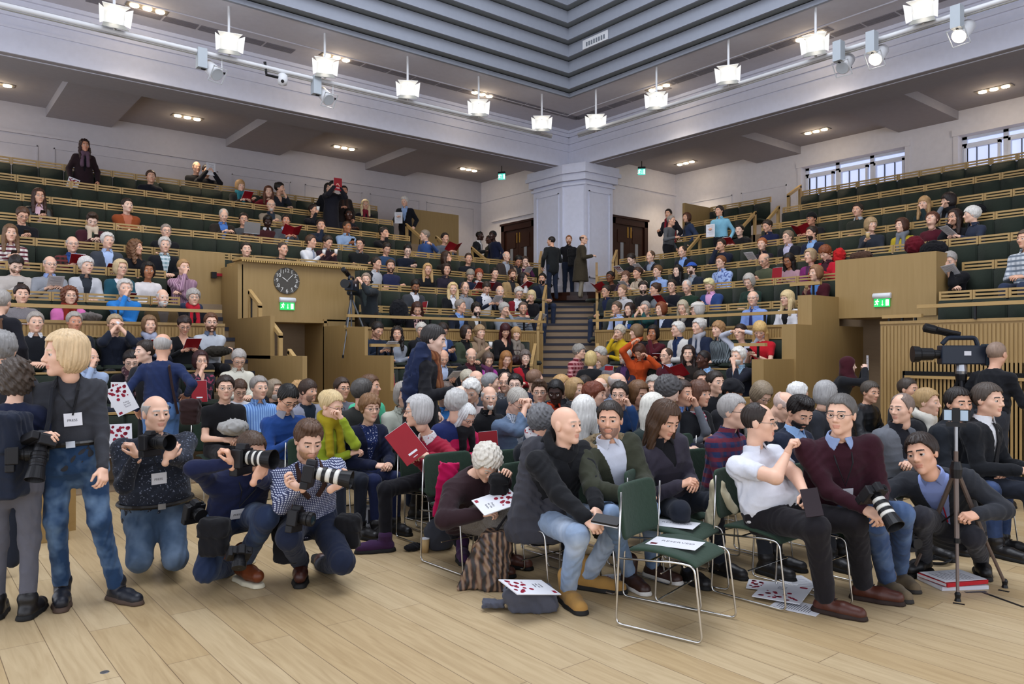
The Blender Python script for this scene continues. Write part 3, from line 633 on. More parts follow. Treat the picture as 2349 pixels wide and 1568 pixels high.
def spot(px, py, left, lit, label):
    p = on_y(px, py, BEY - 1.85) if left else on_x(px, py, BEX - 1.85); e = empty('theatre_spotlight', p); tag(e, label, 'spotlight'); e.scale = (1.4, 1.4, 1.4)
    n = (np.array([7.5, 4.0, -1.5]) if left else np.array([4.5, 6.0, -.5])) - p; n /= np.linalg.norm(n); Mx = frame_on((0, 0, 0), n)
    o = MB().lathe([(.05, -.17), (.075, -.15), (.08, -.02), (.085, .08), (.08, .09)], 18).build('lamp_can', WHITE, e, smooth=True); o.matrix_local = Mx
    o = MB().lathe([(.074, .085), (.072, .095)], 18).build('lens', SPOTL if lit else GLASSB, e); o.matrix_local = Mx
    o = MB().box((-.1, -.1, .1), (-.09, .1, .11)).box((.09, -.1, .1), (.1, .1, .11)).box((-.1, .09, .1), (.1, .1, .11)).box((-.1, -.1, .1), (.1, -.09, .11)).build('colour_frame', plain('clear_frame', 'c8ccd0', .2), e); o.matrix_local = Mx
    MB().tube(round_path([(-.1, 0, 0), (-.1, 0, .2), (.1, 0, .2), (.1, 0, 0)], .03), .008, 6).build('yoke', WHITE, e)
    MB().box((-.2, -.05, .0), (-.09, .05, .24)).build('control_box', plain('pale_grey_box', 'aab2b8', .5), e)
    for s_ in (-1, 1): MB().tube([(.1 * s_, 0, 0), (.15 * s_, 0, .0)], .014, 6).build('knob', BLK, e)
    MB().tube([(0, 0, .2), (0, 0, max(.22, (PZ - p[2]) / 1.4))], .015, 6).build('hanger', WHITE, e)
spot(490, 163, True, False, 'unlit white spotlight hanging by the second left floodlight'); spot(748, 222, True, False, 'unlit white spotlight below the third left floodlight')
spot(1938, 148, False, False, 'unlit white spotlight, lower of the three at the right'); spot(2014, 128, False, True, 'lit white spotlight, middle of the three at the right'); spot(2208, 74, False, True, 'lit white spotlight, highest of the three at the right')
p = on_y(648, 180, BEY - 1.85); e = empty('security_camera', p); tag(e, 'small white dome camera hanging from the left pipe', 'camera'); e.scale = (1.5, 1.5, 1.5)
MB().lathe([(.0, -.09), (.05, -.075), (.062, -.03), (.058, .04), (.03, .06)], 16).build('dome', WHITE, e, smooth=True); MB().lathe([(.02, 0), (.02, .01)], 12, frame_on((-.02, -.05, -.05), (-.3, -.8, -.4))).build('lens', BLK, e); MB().tube([(0, 0, .05), (0, 0, (PZ - p[2]) / 1.5)], .014).build('hanger', WHITE, e); MB().tube([(-.02, 0, .0), (-.2, 0, 0), (-.22, 0, .15)], .018).build('bracket', BLK, e)
nd = 0
def downlight(px, py, z, axis, label, power=18):
    global nd
    p = on_z(px, py, z); e = empty('downlight', p); tag(e, label, 'downlight')
    ux = np.array([1., 0, 0]) if axis == 'x' else np.array([0, 1., 0]); uy = np.array([-ux[1], ux[0], 0])
    m = MB(); m.obox((0, 0, -.004), ux * .34, uy * .11, (0, 0, .006)); m.build('trim_frame', plain('grey_trim', '6c6660', .5), e)
    for i in (-1, 0, 1):
        m = MB().lathe([(.075, -.028), (.07, -.012), (.05, -.01)], 14, Matrix.Translation(tuple(ux * i * .21))); m.build('halogen_lamp', DL, e)
    light('downlight_glow', 'SPOT', (p[0], p[1], z - .05), power * 4, (1, .82, .6), spot_size=math.radians(110), spot_blend=.6, shadow_soft_size=.2).parent = None
    l_ = light('downlight_spill', 'POINT', (p[0], p[1], z - .22), power * .12, (1, .78, .52), shadow_soft_size=.05)
for x, y, lab in ((338, 18, 'at the top left on the flat ceiling band'), (772, 131, 'above the third left floodlight'), (1106, 215, 'above the fifth left floodlight')): downlight(x, y, CEZ, 'x', 'triple halogen downlight ' + lab)
for x, y, lab in ((1512, 200, 'right of the lantern corner, above a floodlight'), (1858, 82, 'above the fourth right floodlight')): downlight(x, y, CEZ, 'y', 'triple halogen downlight ' + lab)
for x, y, lab in ((-12, 190, 'at the left frame edge under the gallery'), (430, 268, 'second from the left under the left gallery'), (790, 338, 'third from the left under the left gallery'), (1075, 388, 'dimmest, left of the column')): downlight(x, y, SOZ, 'x', 'triple halogen downlight ' + lab)
for x, y, lab in ((1573, 373, 'dimmest, right of the column'), (1872, 300, 'under the right gallery left of the windows'), (2280, 203, 'under the right gallery near the frame edge')): downlight(x, y, SOZ, 'y', 'triple halogen downlight ' + lab)
VENT = plain('vent_grille', '85828a', .6)
def vent(px, py, z, axis, n_, label):
    p = on_z(px, py, z); e = empty('ceiling_vent', p); tag(e, label, 'vent'); ux = np.array([1., 0, 0]) if axis == 'x' else np.array([0, 1., 0]); uy = np.array([-ux[1], ux[0], 0])
    for i in range(n_):
        m = MB(); c = ux * (i - (n_ - 1) / 2) * .62
        for j in range(5): m.obox(c + uy * (j - 2) * .05 + np.array([0, 0, -.006]), ux * .29, uy * .018, (0, 0, .005))
        m.build('grille', VENT, e)
vent(950, 178, CEZ, 'x', 6, 'row of grey ceiling grilles above the fourth left floodlight'); vent(1225, 245, CEZ, 'x', 5, 'row of grey ceiling grilles left of the lantern corner'); vent(455, 62, CEZ, 'x', 6, 'row of pale ceiling grilles above the second left floodlight')
vent(1680, 142, CEZ, 'y', 7, 'row of grey ceiling grilles above the third right floodlight'); vent(1420, 238, CEZ, 'y', 5, 'row of grey ceiling grilles right of the lantern corner'); vent(2060, 30, CEZ, 'y', 6, 'row of pale ceiling grilles at the top right')
p = on_x(1366, 92, e1x - .165 * 3 - .02); e = empty('air_grille', p); tag(e, 'white slotted air grille on a stepped fascia board above the column', 'vent')
MB().box((-.02, -.38, -.1), (0, .38, .1)).build('frame', WHITE, e); m = MB()
for i in range(8): m.box((-.03, -.3 + .075 * i, -.06), (-.02, -.26 + .075 * i, .03))
m.build('slots', plain('vent_shadow', '6f757c', .6), e)
# ================================================================ figures: signed-distance modelling
def smin(a, b, k): h = np.maximum(k - np.abs(a - b), 0) / k; return np.minimum(a, b) - h * h * k * .25
def smax(a, b, k): return -smin(-a, -b, k)
def sph(P, c, r): d = P - np.asarray(c, np.float32); return np.sqrt((d * d).sum(1)) - r
def rc(P, a, b, ra, rb):
    a = np.asarray(a, np.float32); b = np.asarray(b, np.float32); ba = b - a; pa = P - a
    t = np.clip(pa @ ba / max(float(ba @ ba), 1e-9), 0, 1); d = pa - t[:, None] * ba
    return np.sqrt((d * d).sum(1)) - (ra + (rb - ra) * t)
def ell(P, c, r):
    q = P - np.asarray(c, np.float32); r = np.asarray(r, np.float32)
    k0 = np.sqrt(((q / r) ** 2).sum(1)); k1 = np.sqrt(((q / (r * r)) ** 2).sum(1)) + 1e-9
    return k0 * (k0 - 1) / k1
CRN = np.array([[i, j, k] for i in (0, 1) for j in (0, 1) for k in (0, 1)])
EDG = [(a, b) for a in range(8) for b in range(a + 1, 8) if np.abs(CRN[a] - CRN[b]).sum() == 1]
def surfnet(f, lo, hi, h):
    lo = np.asarray(lo, float) - 2 * h; hi = np.asarray(hi, float) + 2 * h; B = 4
    nb = np.ceil((hi - lo) / (h * B)).astype(int) + 1; n = nb * B
    g = [lo[a] + h * (np.arange(nb[a]) * B + (B - 1) / 2) for a in range(3)]
    C = np.stack(np.meshgrid(*g, indexing='ij'), -1).reshape(-1, 3).astype(np.float32); dc = f(C)
    F = np.repeat(np.repeat(np.repeat(dc.reshape(nb), B, 0), B, 1), B, 2).astype(np.float32)
    act = np.argwhere(np.abs(dc.reshape(nb)) < h * B * 1.35 + .012)
    o = np.stack(np.meshgrid(*[np.arange(B)] * 3, indexing='ij'), -1).reshape(-1, 3)
    I = (act[:, None, :] * B + o[None]).reshape(-1, 3); F[I[:, 0], I[:, 1], I[:, 2]] = f((lo + h * I).astype(np.float32))
    S = F < 0; cnt = np.zeros(n - 1, np.int8)
    for c in CRN: cnt += S[c[0]:n[0] - 1 + c[0], c[1]:n[1] - 1 + c[1], c[2]:n[2] - 1 + c[2]]
    cells = np.argwhere((cnt > 0) & (cnt < 8)); vals = np.stack([F[cells[:, 0] + c[0], cells[:, 1] + c[1], cells[:, 2] + c[2]] for c in CRN], 1)
    acc = np.zeros((len(cells), 3)); num = np.zeros(len(cells))
    for a, b in EDG:
        fa, fb = vals[:, a], vals[:, b]; m = (fa < 0) != (fb < 0); t = fa[m] / (fa[m] - fb[m])
        acc[m] += CRN[a] + t[:, None] * (CRN[b] - CRN[a]); num[m] += 1
    V = lo + h * (cells + acc / num[:, None]); idx = np.full(n - 1, -1, np.int64); idx[tuple(cells.T)] = np.arange(len(cells))
    Q = []
    for ax in range(3):
        u, v = (ax + 1) % 3, (ax + 2) % 3; s0 = [slice(None)] * 3; s1 = [slice(None)] * 3; s0[ax] = slice(0, n[ax] - 1); s1[ax] = slice(1, n[ax])
        e = np.argwhere(S[tuple(s0)] != S[tuple(s1)]); ins = S[tuple(e.T)]
        ok = (e[:, u] > 0) & (e[:, v] > 0) & (e[:, u] < n[u] - 1) & (e[:, v] < n[v] - 1); e = e[ok]; ins = ins[ok]
        def cc(du, dv): q = e.copy(); q[:, u] -= du; q[:, v] -= dv; return idx[tuple(q.T)]
        q = np.stack([cc(1, 1), cc(0, 1), cc(0, 0), cc(1, 0)], 1); q[~ins] = q[~ins][:, ::-1]; Q.append(q)
    Q = np.concatenate(Q); return V, Q[(Q >= 0).all(1)]
# ---------------------------------------------------------------- head, hand and hair templates (head space: +Y face, +Z up)
def head_sdf(P, fem):
    P = P.copy(); sx = P[:, 0].copy(); P[:, 0] = np.abs(P[:, 0]); jw = .88 if fem else 1.0; ch = .9 if fem else 1.0
    f = ell(P, (0, -.012, .03), (.075, .096, .088))
    f = smin(f, ell(P, (0, .024, -.035), (.058, .066, .079)), .03)
    f = smin(f, rc(P, (.046 * jw, 0, -.06), (0, .058, -.097), .021, .018), .025)
    f = smin(f, sph(P, (0, .07, -.1), .015 * ch), .022); f = smin(f, sph(P, (.043, .054, -.02), .02), .03)
    f = smin(f, rc(P, (.04, .07, .02), (0, .081, .018), .011, .012), .02)
    f = smin(f, rc(P, (0, -.022, -.06), (0, -.03, -.125), .05 * jw, .05 * jw), .03)
    f = smax(f, -sph(P, (.031, .1, -.001), .0175), .014)
    f = smin(f, rc(P, (0, .083, .01), (0, .105, -.031), .007, .0115), .012); f = smin(f, sph(P, (.012, .093, -.036), .008), .008)
    f = smin(f, ell(P, (0, .08, -.0625), (.023, .0125, .0055)), .006); f = smin(f, ell(P, (0, .079, -.0735), (.019, .0125, .0065)), .006)
    f = smax(f, -rc(P, (-.023, .096, -.068), (.023, .096, -.068), .0035, .0035), .003)
    e = sph(P, (.031, .0735, -.001), .0142); f = np.minimum(f, e)
    f = smin(f, np.maximum(sph(P, (.031, .0735, -.001), .0163), .004 - P[:, 2]), .003)
    f = smin(f, ell(P, (.076, -.008, -.004), (.010, .021, .032)), .008)
    return f
def head_mat(c):
    x, y, z = np.abs(c[:, 0]), c[:, 1], c[:, 2]; m = np.zeros(len(c), int)
    m[(x < .0235) & (z < -.0575) & (z > -.0795) & (y > .0815)] = 1
    de = np.sqrt((x - .031) ** 2 + (y - .0735) ** 2 + (z + .001) ** 2); eye = (de < .0158) & (z < .0045) & (z > -.011) & (y > .076)
    m[eye] = 2; m[eye & ((x - .031) ** 2 + (z + .001) ** 2 < .0068 ** 2)] = 3
    zc = .024 - ((x - .03) / .03) ** 2 * .006; m[(y > .058) & (x > .011) & (x < .051) & (np.abs(z - zc) < .0045)] = 4
    return m
TPL = {}
def tpl(key, f, lo, hi, h):
    if key not in TPL: TPL[key] = surfnet(f, lo, hi, h)
    return TPL[key]
def head_tpl(fem, near):
    k = ('head', fem, near); V, Q = tpl(k, lambda P: head_sdf(P, fem), (-.1, -.13, -.18), (.1, .14, .14), .0042 if near else .0068)
    if (k, 'm') not in TPL: TPL[(k, 'm')] = head_mat(V[Q].mean(1))
    return V, Q, TPL[(k, 'm')]
def hand_sdf(P, curl):
    f = rc(P, (-.02, .018, 0), (-.027, .084, 0), .015, .0125)
    for a, b, r in (((-.004, .01, 0), (-.008, .09, 0), .0155), ((.012, .012, 0), (.011, .086, 0), .0145), ((.022, .018, 0), (.027, .078, 0), .0135)): f = smin(f, rc(P, a, b, r, .012), .014)
    f = smin(f, rc(P, (0, -.03, 0), (0, .02, 0), .024, .023), .015)
    for i, (x, y, L_, r, sp) in enumerate(((-.028, .086, .074, .0088, -.08), (-.009, .092, .083, .009, -.02), (.0105, .088, .077, .0086, .05), (.028, .079, .06, .0076, .14))):
        p = np.array([x, y, 0.]); a = 0; g = None
        for j, fr in enumerate((.46, .3, .24)):
            a += math.radians(curl) * (1., 1.15, .8)[j] * (1 + .08 * i); q = p + L_ * fr * np.array([math.sin(sp) * math.cos(a), math.cos(sp) * math.cos(a), -math.sin(a)])
            s_ = rc(P, p, q, r * (1 - .08 * j), r * (.93 - .08 * j)); g = s_ if g is None else smin(g, s_, .004); p = q
        f = smin(f, g, .006)
    c = math.radians(curl) * .5; p = np.array([-.024, .022, -.004]); q = np.array([-.05, .055, -.014 - .02 * math.sin(c)]); w = q + .036 * np.array([-.35 + .8 * math.sin(c), .85, -.4 - .5 * math.sin(c)])
    t = smin(rc(P, p, q, .0135, .0105), rc(P, q, w, .0105, .008), .005); return smin(f, t, .01)
def hand_tpl(curl, near): return tpl(('hand', curl, near), lambda P: hand_sdf(P, curl), (-.09, -.06, -.1), (.06, .19, .05), .0042 if near else .0075)
def lumps(P, s, a): return a * (np.sin(P[:, 0] * s + 1.3) * np.sin(P[:, 1] * s * 1.1 + .4) * np.sin(P[:, 2] * s * .9 + 2.1) + .5 * np.sin(P[:, 0] * s * 2.1 + P[:, 2] * s * 1.7))
def strands(P, a=.0025):
    th = np.arctan2(P[:, 0], P[:, 1] + .01); return a * (np.sin(th * 26 + P[:, 2] * 30) + .7 * np.sin(th * 43 + 1 + P[:, 2] * 55))
def hair_sdf(style):
    def cut(P, front, side, back):        # lower edge of the hair, by direction
        z0 = np.interp(P[:, 1], [-.09, -.04, .015, .035, .06, .085], [back, back, side, side + .03, front - .012, front]); w = .005 * np.sin(P[:, 0] * 95 + P[:, 1] * 60) + .004 * np.sin(P[:, 0] * 210 - P[:, 1] * 130); return (z0 + w - P[:, 2]) * .8
    cap = lambda P, t: ell(P, (0, -.014, .034), (.077 + t, .097 + t, .088 + t))
    def opening(P, top, wid=.058): return np.maximum(np.maximum(np.abs(P[:, 0]) - wid * np.clip(1.1 - (P[:, 2] - top + .06) * 4, .3, 1.05), P[:, 2] - top), .025 - P[:, 1])
    def F(P):
        s = style; st = strands(P)
        if s == 'short': f = np.maximum(cap(P, .013) + st, cut(P, .072, -.012, -.075))
        elif s == 'buzz': f = np.maximum(cap(P, .005) + st * .3, cut(P, .075, .0, -.06))
        elif s == 'crop': f = np.maximum(cap(P, .009) + st * .7, cut(P, .074, -.005, -.07))
        elif s == 'quiff': f = np.maximum(smin(cap(P, .011), ell(P, (.01, .035, .112), (.058, .06, .03)), .03) + st * 1.4, cut(P, .068, -.012, -.07))
        elif s == 'fringe': f = np.maximum(cap(P, .016) + st, cut(P, .036, -.03, -.085))
        elif s == 'bald': f = np.maximum(np.maximum(cap(P, .0055) + st * .5, cut(P, .09, -.015, -.065)), np.minimum(P[:, 2] - .055, P[:, 2] * .8 + P[:, 1] * .5 - .02))
        elif s == 'thin': f = np.maximum(np.maximum(cap(P, .007) + st * .8, cut(P, .105, -.012, -.07)), (P[:, 1] + P[:, 2] * 1.6 - .19) * .5)
        elif s == 'pixie': f = np.maximum(cap(P, .018) + st * 1.5 + lumps(P, 70, .003), cut(P, .045, -.03, -.085))
        elif s == 'white': f = np.maximum(cap(P, .018) + st * 1.3 + lumps(P, 50, .004), cut(P, .07, -.03, -.08))
        elif s == 'curlyshort': f = np.maximum(cap(P, .026) + lumps(P, 110, .007), cut(P, .06, -.04, -.09))
        elif s == 'afro': f = np.maximum(cap(P, .012) + lumps(P, 150, .003), cut(P, .072, -.01, -.07))
        elif s in ('bob', 'bobf', 'curlybob'):
            f = smin(cap(P, .02), ell(P, (0, -.022, -.03), (.098, .098, .085)), .03); f = np.maximum(f, -.105 - P[:, 2])
            f = f + (lumps(P, 85, .010) if s == 'curlybob' else st); f = smax(f, -opening(P, .07 if s != 'bobf' else .03), .01)
        elif s in ('long', 'longf', 'curlylong', 'side'):
            f = smin(cap(P, .018), ell(P, (0, -.03, -.04), (.096, .09, .1)), .03)
            for x in (-1, 1): f = smin(f, rc(P, (.075 * x, .0, -.06), (.085 * x, .035, -.25), .036, .026), .04)
            f = smin(f, rc(P, (0, -.07, -.05), (0, -.075, -.26), .06, .05), .05) + (lumps(P, 75, .009) if s == 'curlylong' else st * 1.2)
            f = smax(f, -opening(P, .072 if s != 'longf' else .034, .056), .01)
        elif s in ('bun', 'pony', 'updo'):
            f = np.maximum(cap(P, .013) + st, cut(P, .07, -.005, -.075))
            if s == 'bun': f = smin(f, sph(P, (0, -.085, .09), .036) + st, .012)
            elif s == 'updo': f = smin(f, ell(P, (0, -.09, .05), (.06, .05, .055)) + lumps(P, 70, .007), .02)
            else: f = smin(smin(f, sph(P, (0, -.11, .03), .028), .02), rc(P, (0, -.12, .03), (0, -.125, -.14), .03, .018) + st, .02)
        elif s == 'full': f = np.maximum(np.maximum(ell(P, (0, .028, -.053), (.0645, .068, .0785)) + st * .4, P[:, 2] + .05 - .012 * np.clip(1 - np.abs(P[:, 0]) / .02, 0, 1) + np.maximum(0, .02 - P[:, 1]) * 1.5), -np.minimum(.004 + 0 * P[:, 0], ell(P, (0, .1, -.068), (.026, .03, .007)))); 
        elif s == 'goatee': f = np.maximum(np.maximum(ell(P, (0, .055, -.085), (.034, .047, .042)) + st * .4, -ell(P, (0, .1, -.068), (.022, .03, .007))), P[:, 2] + .05)
        elif s == 'stubble': f = np.maximum(np.maximum(np.maximum(ell(P, (0, .026, -.05), (.0625, .0685, .0765)), P[:, 2] + .045 + np.maximum(0, .02 - P[:, 1]) * 1.4), -ell(P, (0, .095, -.064), (.03, .035, .014))), -P[:, 1])
        elif s == 'beanie': f = np.maximum(cap(P, .02) + lumps(P, 40, .003), (.03 - P[:, 2]) * .9 + np.clip(P[:, 1], -.1, 0) * .5)
        elif s == 'turban': f = np.maximum(smin(cap(P, .026), ell(P, (0, -.02, .085), (.092, .1, .06)), .02) + .004 * np.sin(P[:, 2] * 110 + np.abs(P[:, 0]) * 120), (.035 - P[:, 2]) + np.clip(P[:, 1], -.1, 0) * .35)
        elif s == 'hijab':
            f = smin(smin(cap(P, .016), ell(P, (0, -.02, -.06), (.09, .1, .12)), .04), rc(P, (0, -.02, -.13), (0, .0, -.2), .1, .13), .05) + lumps(P, 30, .004); f = smax(f, -np.maximum(ell(P, (0, .1, -.02), (.056, .09, .085)), .0 - P[:, 1]), .01)
        elif s == 'cap': f = smin(np.maximum(cap(P, .016), .05 - P[:, 2]), np.maximum(ell(P, (0, .085, .06), (.075, .09, .03)), np.abs(P[:, 2] - .058 + (P[:, 1] - .08) * .2) - .004), .006)
        elif s == 'bakercap': f = smin(np.maximum(ell(P, (0, -.01, .075), (.1, .115, .055)) + lumps(P, 40, .003), .04 - P[:, 2]), np.maximum(ell(P, (0, .085, .05), (.07, .075, .03)), np.abs(P[:, 2] - .05 + (P[:, 1] - .08) * .35) - .005), .008)
        return f
    return F
HATS = {'beanie': 'knitted_hat', 'turban': 'turban', 'hijab': 'headscarf', 'cap': 'baseball_cap', 'bakercap': 'flat_cap'}
HM = {}
def hair_mesh(style, near):
    k = (style, near)
    if k not in HM:
        V, Q = surfnet(hair_sdf(style), (-.15, -.2, -.33), (.15, .2, .18), .0052 if near else .0085); me = np_mesh('hair_' + style, V, Q); me.materials.append(hairmat('3a2a20')); HM[k] = me
    return HM[k]
def glasses_mesh():
    if 'g' not in HM:
        m = MB()
        for x in (-1, 1):
            pts = [(x * .032 + .021 * math.cos(a), .1015 - .003 * math.cos(2 * a), -.003 + .0155 * math.sin(a)) for a in np.linspace(0, 2 * math.pi, 15)[:-1]]; m.tube(pts, .0016, 5, closed=True); m.tube([(x * .053, .099, .002), (x * .072, .06, .004), (x * .079, -.002, .006)], .0016, 5)
        m.tube([(-.011, .103, .001), (0, .106, .003), (.011, .103, .001)], .0016, 5); me = m.mesh('glasses', True); me.materials.append(BLK); HM['g'] = me
    return HM['g']
EYEW = plain('eye_white', 'bdb4ae', .3); IRIS = plain('iris', '2a1c14', .2); LIPS = {}
def lipmat(sk):
    if sk not in LIPS: c = srgb(sk); LIPS[sk] = plain('lips', (c[0] * .85, c[1] * .66, c[2] * .66), .45)
    return LIPS[sk]
# ---------------------------------------------------------------- body
PT = np.array([-.3, -.15, 0, .2, .45, .7, .85, .94, 1.0])
PWM = np.array([.15, .16, .17, .166, .162, .176, .162, .118, .066]); PDM = np.array([.1, .115, .125, .125, .12, .125, .112, .085, .058])
PWF = np.array([.16, .172, .18, .165, .142, .155, .142, .1, .054]); PDF = np.array([.1, .115, .125, .12, .11, .135, .1, .075, .05])
class Body: pass
def unit(v): v = np.asarray(v, float); return v / (np.linalg.norm(v) + 1e-9)
def ik(S, T, l1, l2, hint):
    d = T - S; D = np.linalg.norm(d); D2_ = min(max(D, abs(l1 - l2) + .02), l1 + l2 - .004); u = d / (D + 1e-9); T = S + u * D2_
    a = (l1 * l1 - l2 * l2 + D2_ * D2_) / (2 * D2_); h = math.sqrt(max(l1 * l1 - a * a, 0)); w = np.array(hint, float) - u * np.dot(hint, u); return S + u * a + unit(w) * h, T
def torso_coords(b, P):
    q = P - b.pel.astype(np.float32); return q @ b.xa.astype(np.float32), q @ b.ya.astype(np.float32), (q @ b.za.astype(np.float32)) / b.Lt
def torso_sdf(b, P, o=0.):
    x, y, t = torso_coords(b, P); w = np.interp(t, PT, b.pw) + o; d = np.interp(t, PT, b.pd) + o
    if b.fat: d = d + b.fat * np.exp(-((t - .28) / .26) ** 2) * np.clip(y / .08, 0, 1); w = w + b.fat * .45 * np.exp(-((t - .25) / .3) ** 2)
    k = np.sqrt((x / w) ** 2 + (y / d) ** 2); lat = (k - 1) * np.minimum(w, d); z = t * b.Lt; dz = np.maximum(np.maximum(b.tlo * b.Lt - o - z, z - b.Lt - o * .3), 0)
    return np.sqrt(np.maximum(lat, 0) ** 2 + dz * dz) + np.minimum(lat, 0)
def folds(P, a):
    w = np.sin(P[:, 0] * 13 + P[:, 2] * 9 + 1) * 2.6 + np.sin(P[:, 1] * 23 + P[:, 0] * 7); w2 = np.sin(P[:, 1] * 15 - P[:, 2] * 8) * 2.4
    r = np.abs(np.sin(P[:, 2] * 17 + P[:, 0] * 21 + P[:, 1] * 14 + w + w2)); q = np.abs(np.sin(P[:, 2] * 14 - P[:, 0] * 27 + P[:, 1] * 19 + w2 - w))
    return a * (1.3 * r * r - 1.0 * (1 - q) ** 2 - .2)
def top_sdf(b, sleeves=1., hem=-.15, o=0., neck='round', v0=None, vw=.09, coat=0.):
    def F(P):
        b.tlo = hem; f = torso_sdf(b, P, o)
        for s in (0, 1):
            S, E, H = b.S[s], b.E[s], b.Wr[s]
            f = smin(f, sph(P, S - np.array([0, 0, .01]), .05 * b.s * (.6 + .4 * b.arm) + o), .07)
            f = smin(f, rc(P, S, E, .051 * b.s * b.arm + o, .044 * b.s * b.arm + o), .045) if sleeves > 0 else f
            if sleeves >= 1: f = smin(f, rc(P, E, H - (H - E) * .06, .046 * b.s * b.arm + o, .036 * b.s + o), .02)
            elif sleeves > 0: f = np.maximum(f, -sph(P, E + (S - E) * (1 - sleeves * 2) * .5 + (E - S) * .25, .0))
        if sleeves == .5:
            for s in (0, 1): m = b.S[s] * .35 + b.E[s] * .65; u = unit(b.E[s] - b.S[s]); dd = (P - m.astype(np.float32)) @ u.astype(np.float32); rr = rc(P, b.S[s], b.E[s], .075, .075); rr2 = rc(P, b.E[s], b.Wr[s], .09, .09); f = np.maximum(f, -np.maximum(np.minimum(rr, rr2), -dd))
        if coat and b.stand:
            c = b.pel; f = smin(f, np.maximum(rc(P, c + [0, 0, .05], c - [0, 0, coat], .15 + o, .2 + o) , (c[2] - coat) - P[:, 2]), .04)
        f = f + folds(P, b.fold)
        hole = rc(P, b.neck - b.za * .0, b.neck + b.za * .12, .060 * b.s, .066 * b.s)
        if neck == 'tall': hole = rc(P, b.neck + b.za * .06, b.neck + b.za * .2, .05, .06); f = smin(f, rc(P, b.neck - b.za * .02, b.neck * .45 + b.headb * .55, .06 * b.s, .055 * b.s), .03)
        f = np.maximum(f, -hole)
        if v0 is not None:
            x, y, t = torso_coords(b, P); w = vw * (t - v0) / (1 - v0); f = np.maximum(f, -np.maximum(np.maximum(np.abs(x) - w, -y), (v0 - t) * b.Lt))
        return f
    return F
def person_bounds(b, keys, m=.12):
    A = np.array([p for k in keys for p in getattr(b, k)]); return A.min(0) - m, A.max(0) + m
SKINS = ['e3b79d', 'd9a88c', 'e8c3ad', 'c98f72', 'a9714f', '7a4a32', '4c2e22', '3a241c']
PEOPLE = []
def face_world(p, deg):
    r = np.array([p[0], p[1]]); r = r / np.linalg.norm(r); rt = np.array([r[1], -r[0]]); a = math.radians(deg); return -r * math.cos(a) + rt * math.sin(a)
ARMS = {'lap': ((.07, .28, -.36), (-.07, .30, -.36)), 'cross': ((-.13, .2, -.25), (.13, .22, -.29)), 'read': ((.10, .33, -.22), (-.10, .33, -.22)), 'phone': ((.04, .30, -.22), (-.05, .29, -.24)),
        'chinR': ((.025, .19, .03), (.10, .2, -.28)), 'chinL': ((-.1, .2, -.28), (-.025, .19, .03)), 'face': ((.03, .21, .10), (-.03, .21, .10)), 'heads': ((.12, .1, .16), (-.12, .1, .16)), 'down': ((.25, .05, -.56), (-.25, .05, -.56)),
        'thigh': ((.15, .33, -.37), (-.15, .33, -.37)), 'cupR': ((.03, .28, -.16), (-.06, .3, -.34)), 'drinkR': ((.03, .2, .06), (-.06, .3, -.34)), 'pointR': ((.42, .32, -.12), (-.07, .3, -.36)), 'up': ((.12, .16, .3), (-.12, .2, .05)), 'show': ((.06, .28, .10), (-.07, .28, .08)), 'hug': ((-.1, .2, -.2), (.12, .21, -.22)), 'hip': ((.24, .02, -.35), (-.25, .05, -.5)), 'back': ((.05, -.16, -.42), (-.05, -.16, -.42)), 'hold1': ((.16, .25, -.3), (-.25, .05, -.52)), 'wave': ((.22, .18, .02), (-.07, .3, -.36))}
def curve_pts(*p): return [np.array(q, float) for q in p]
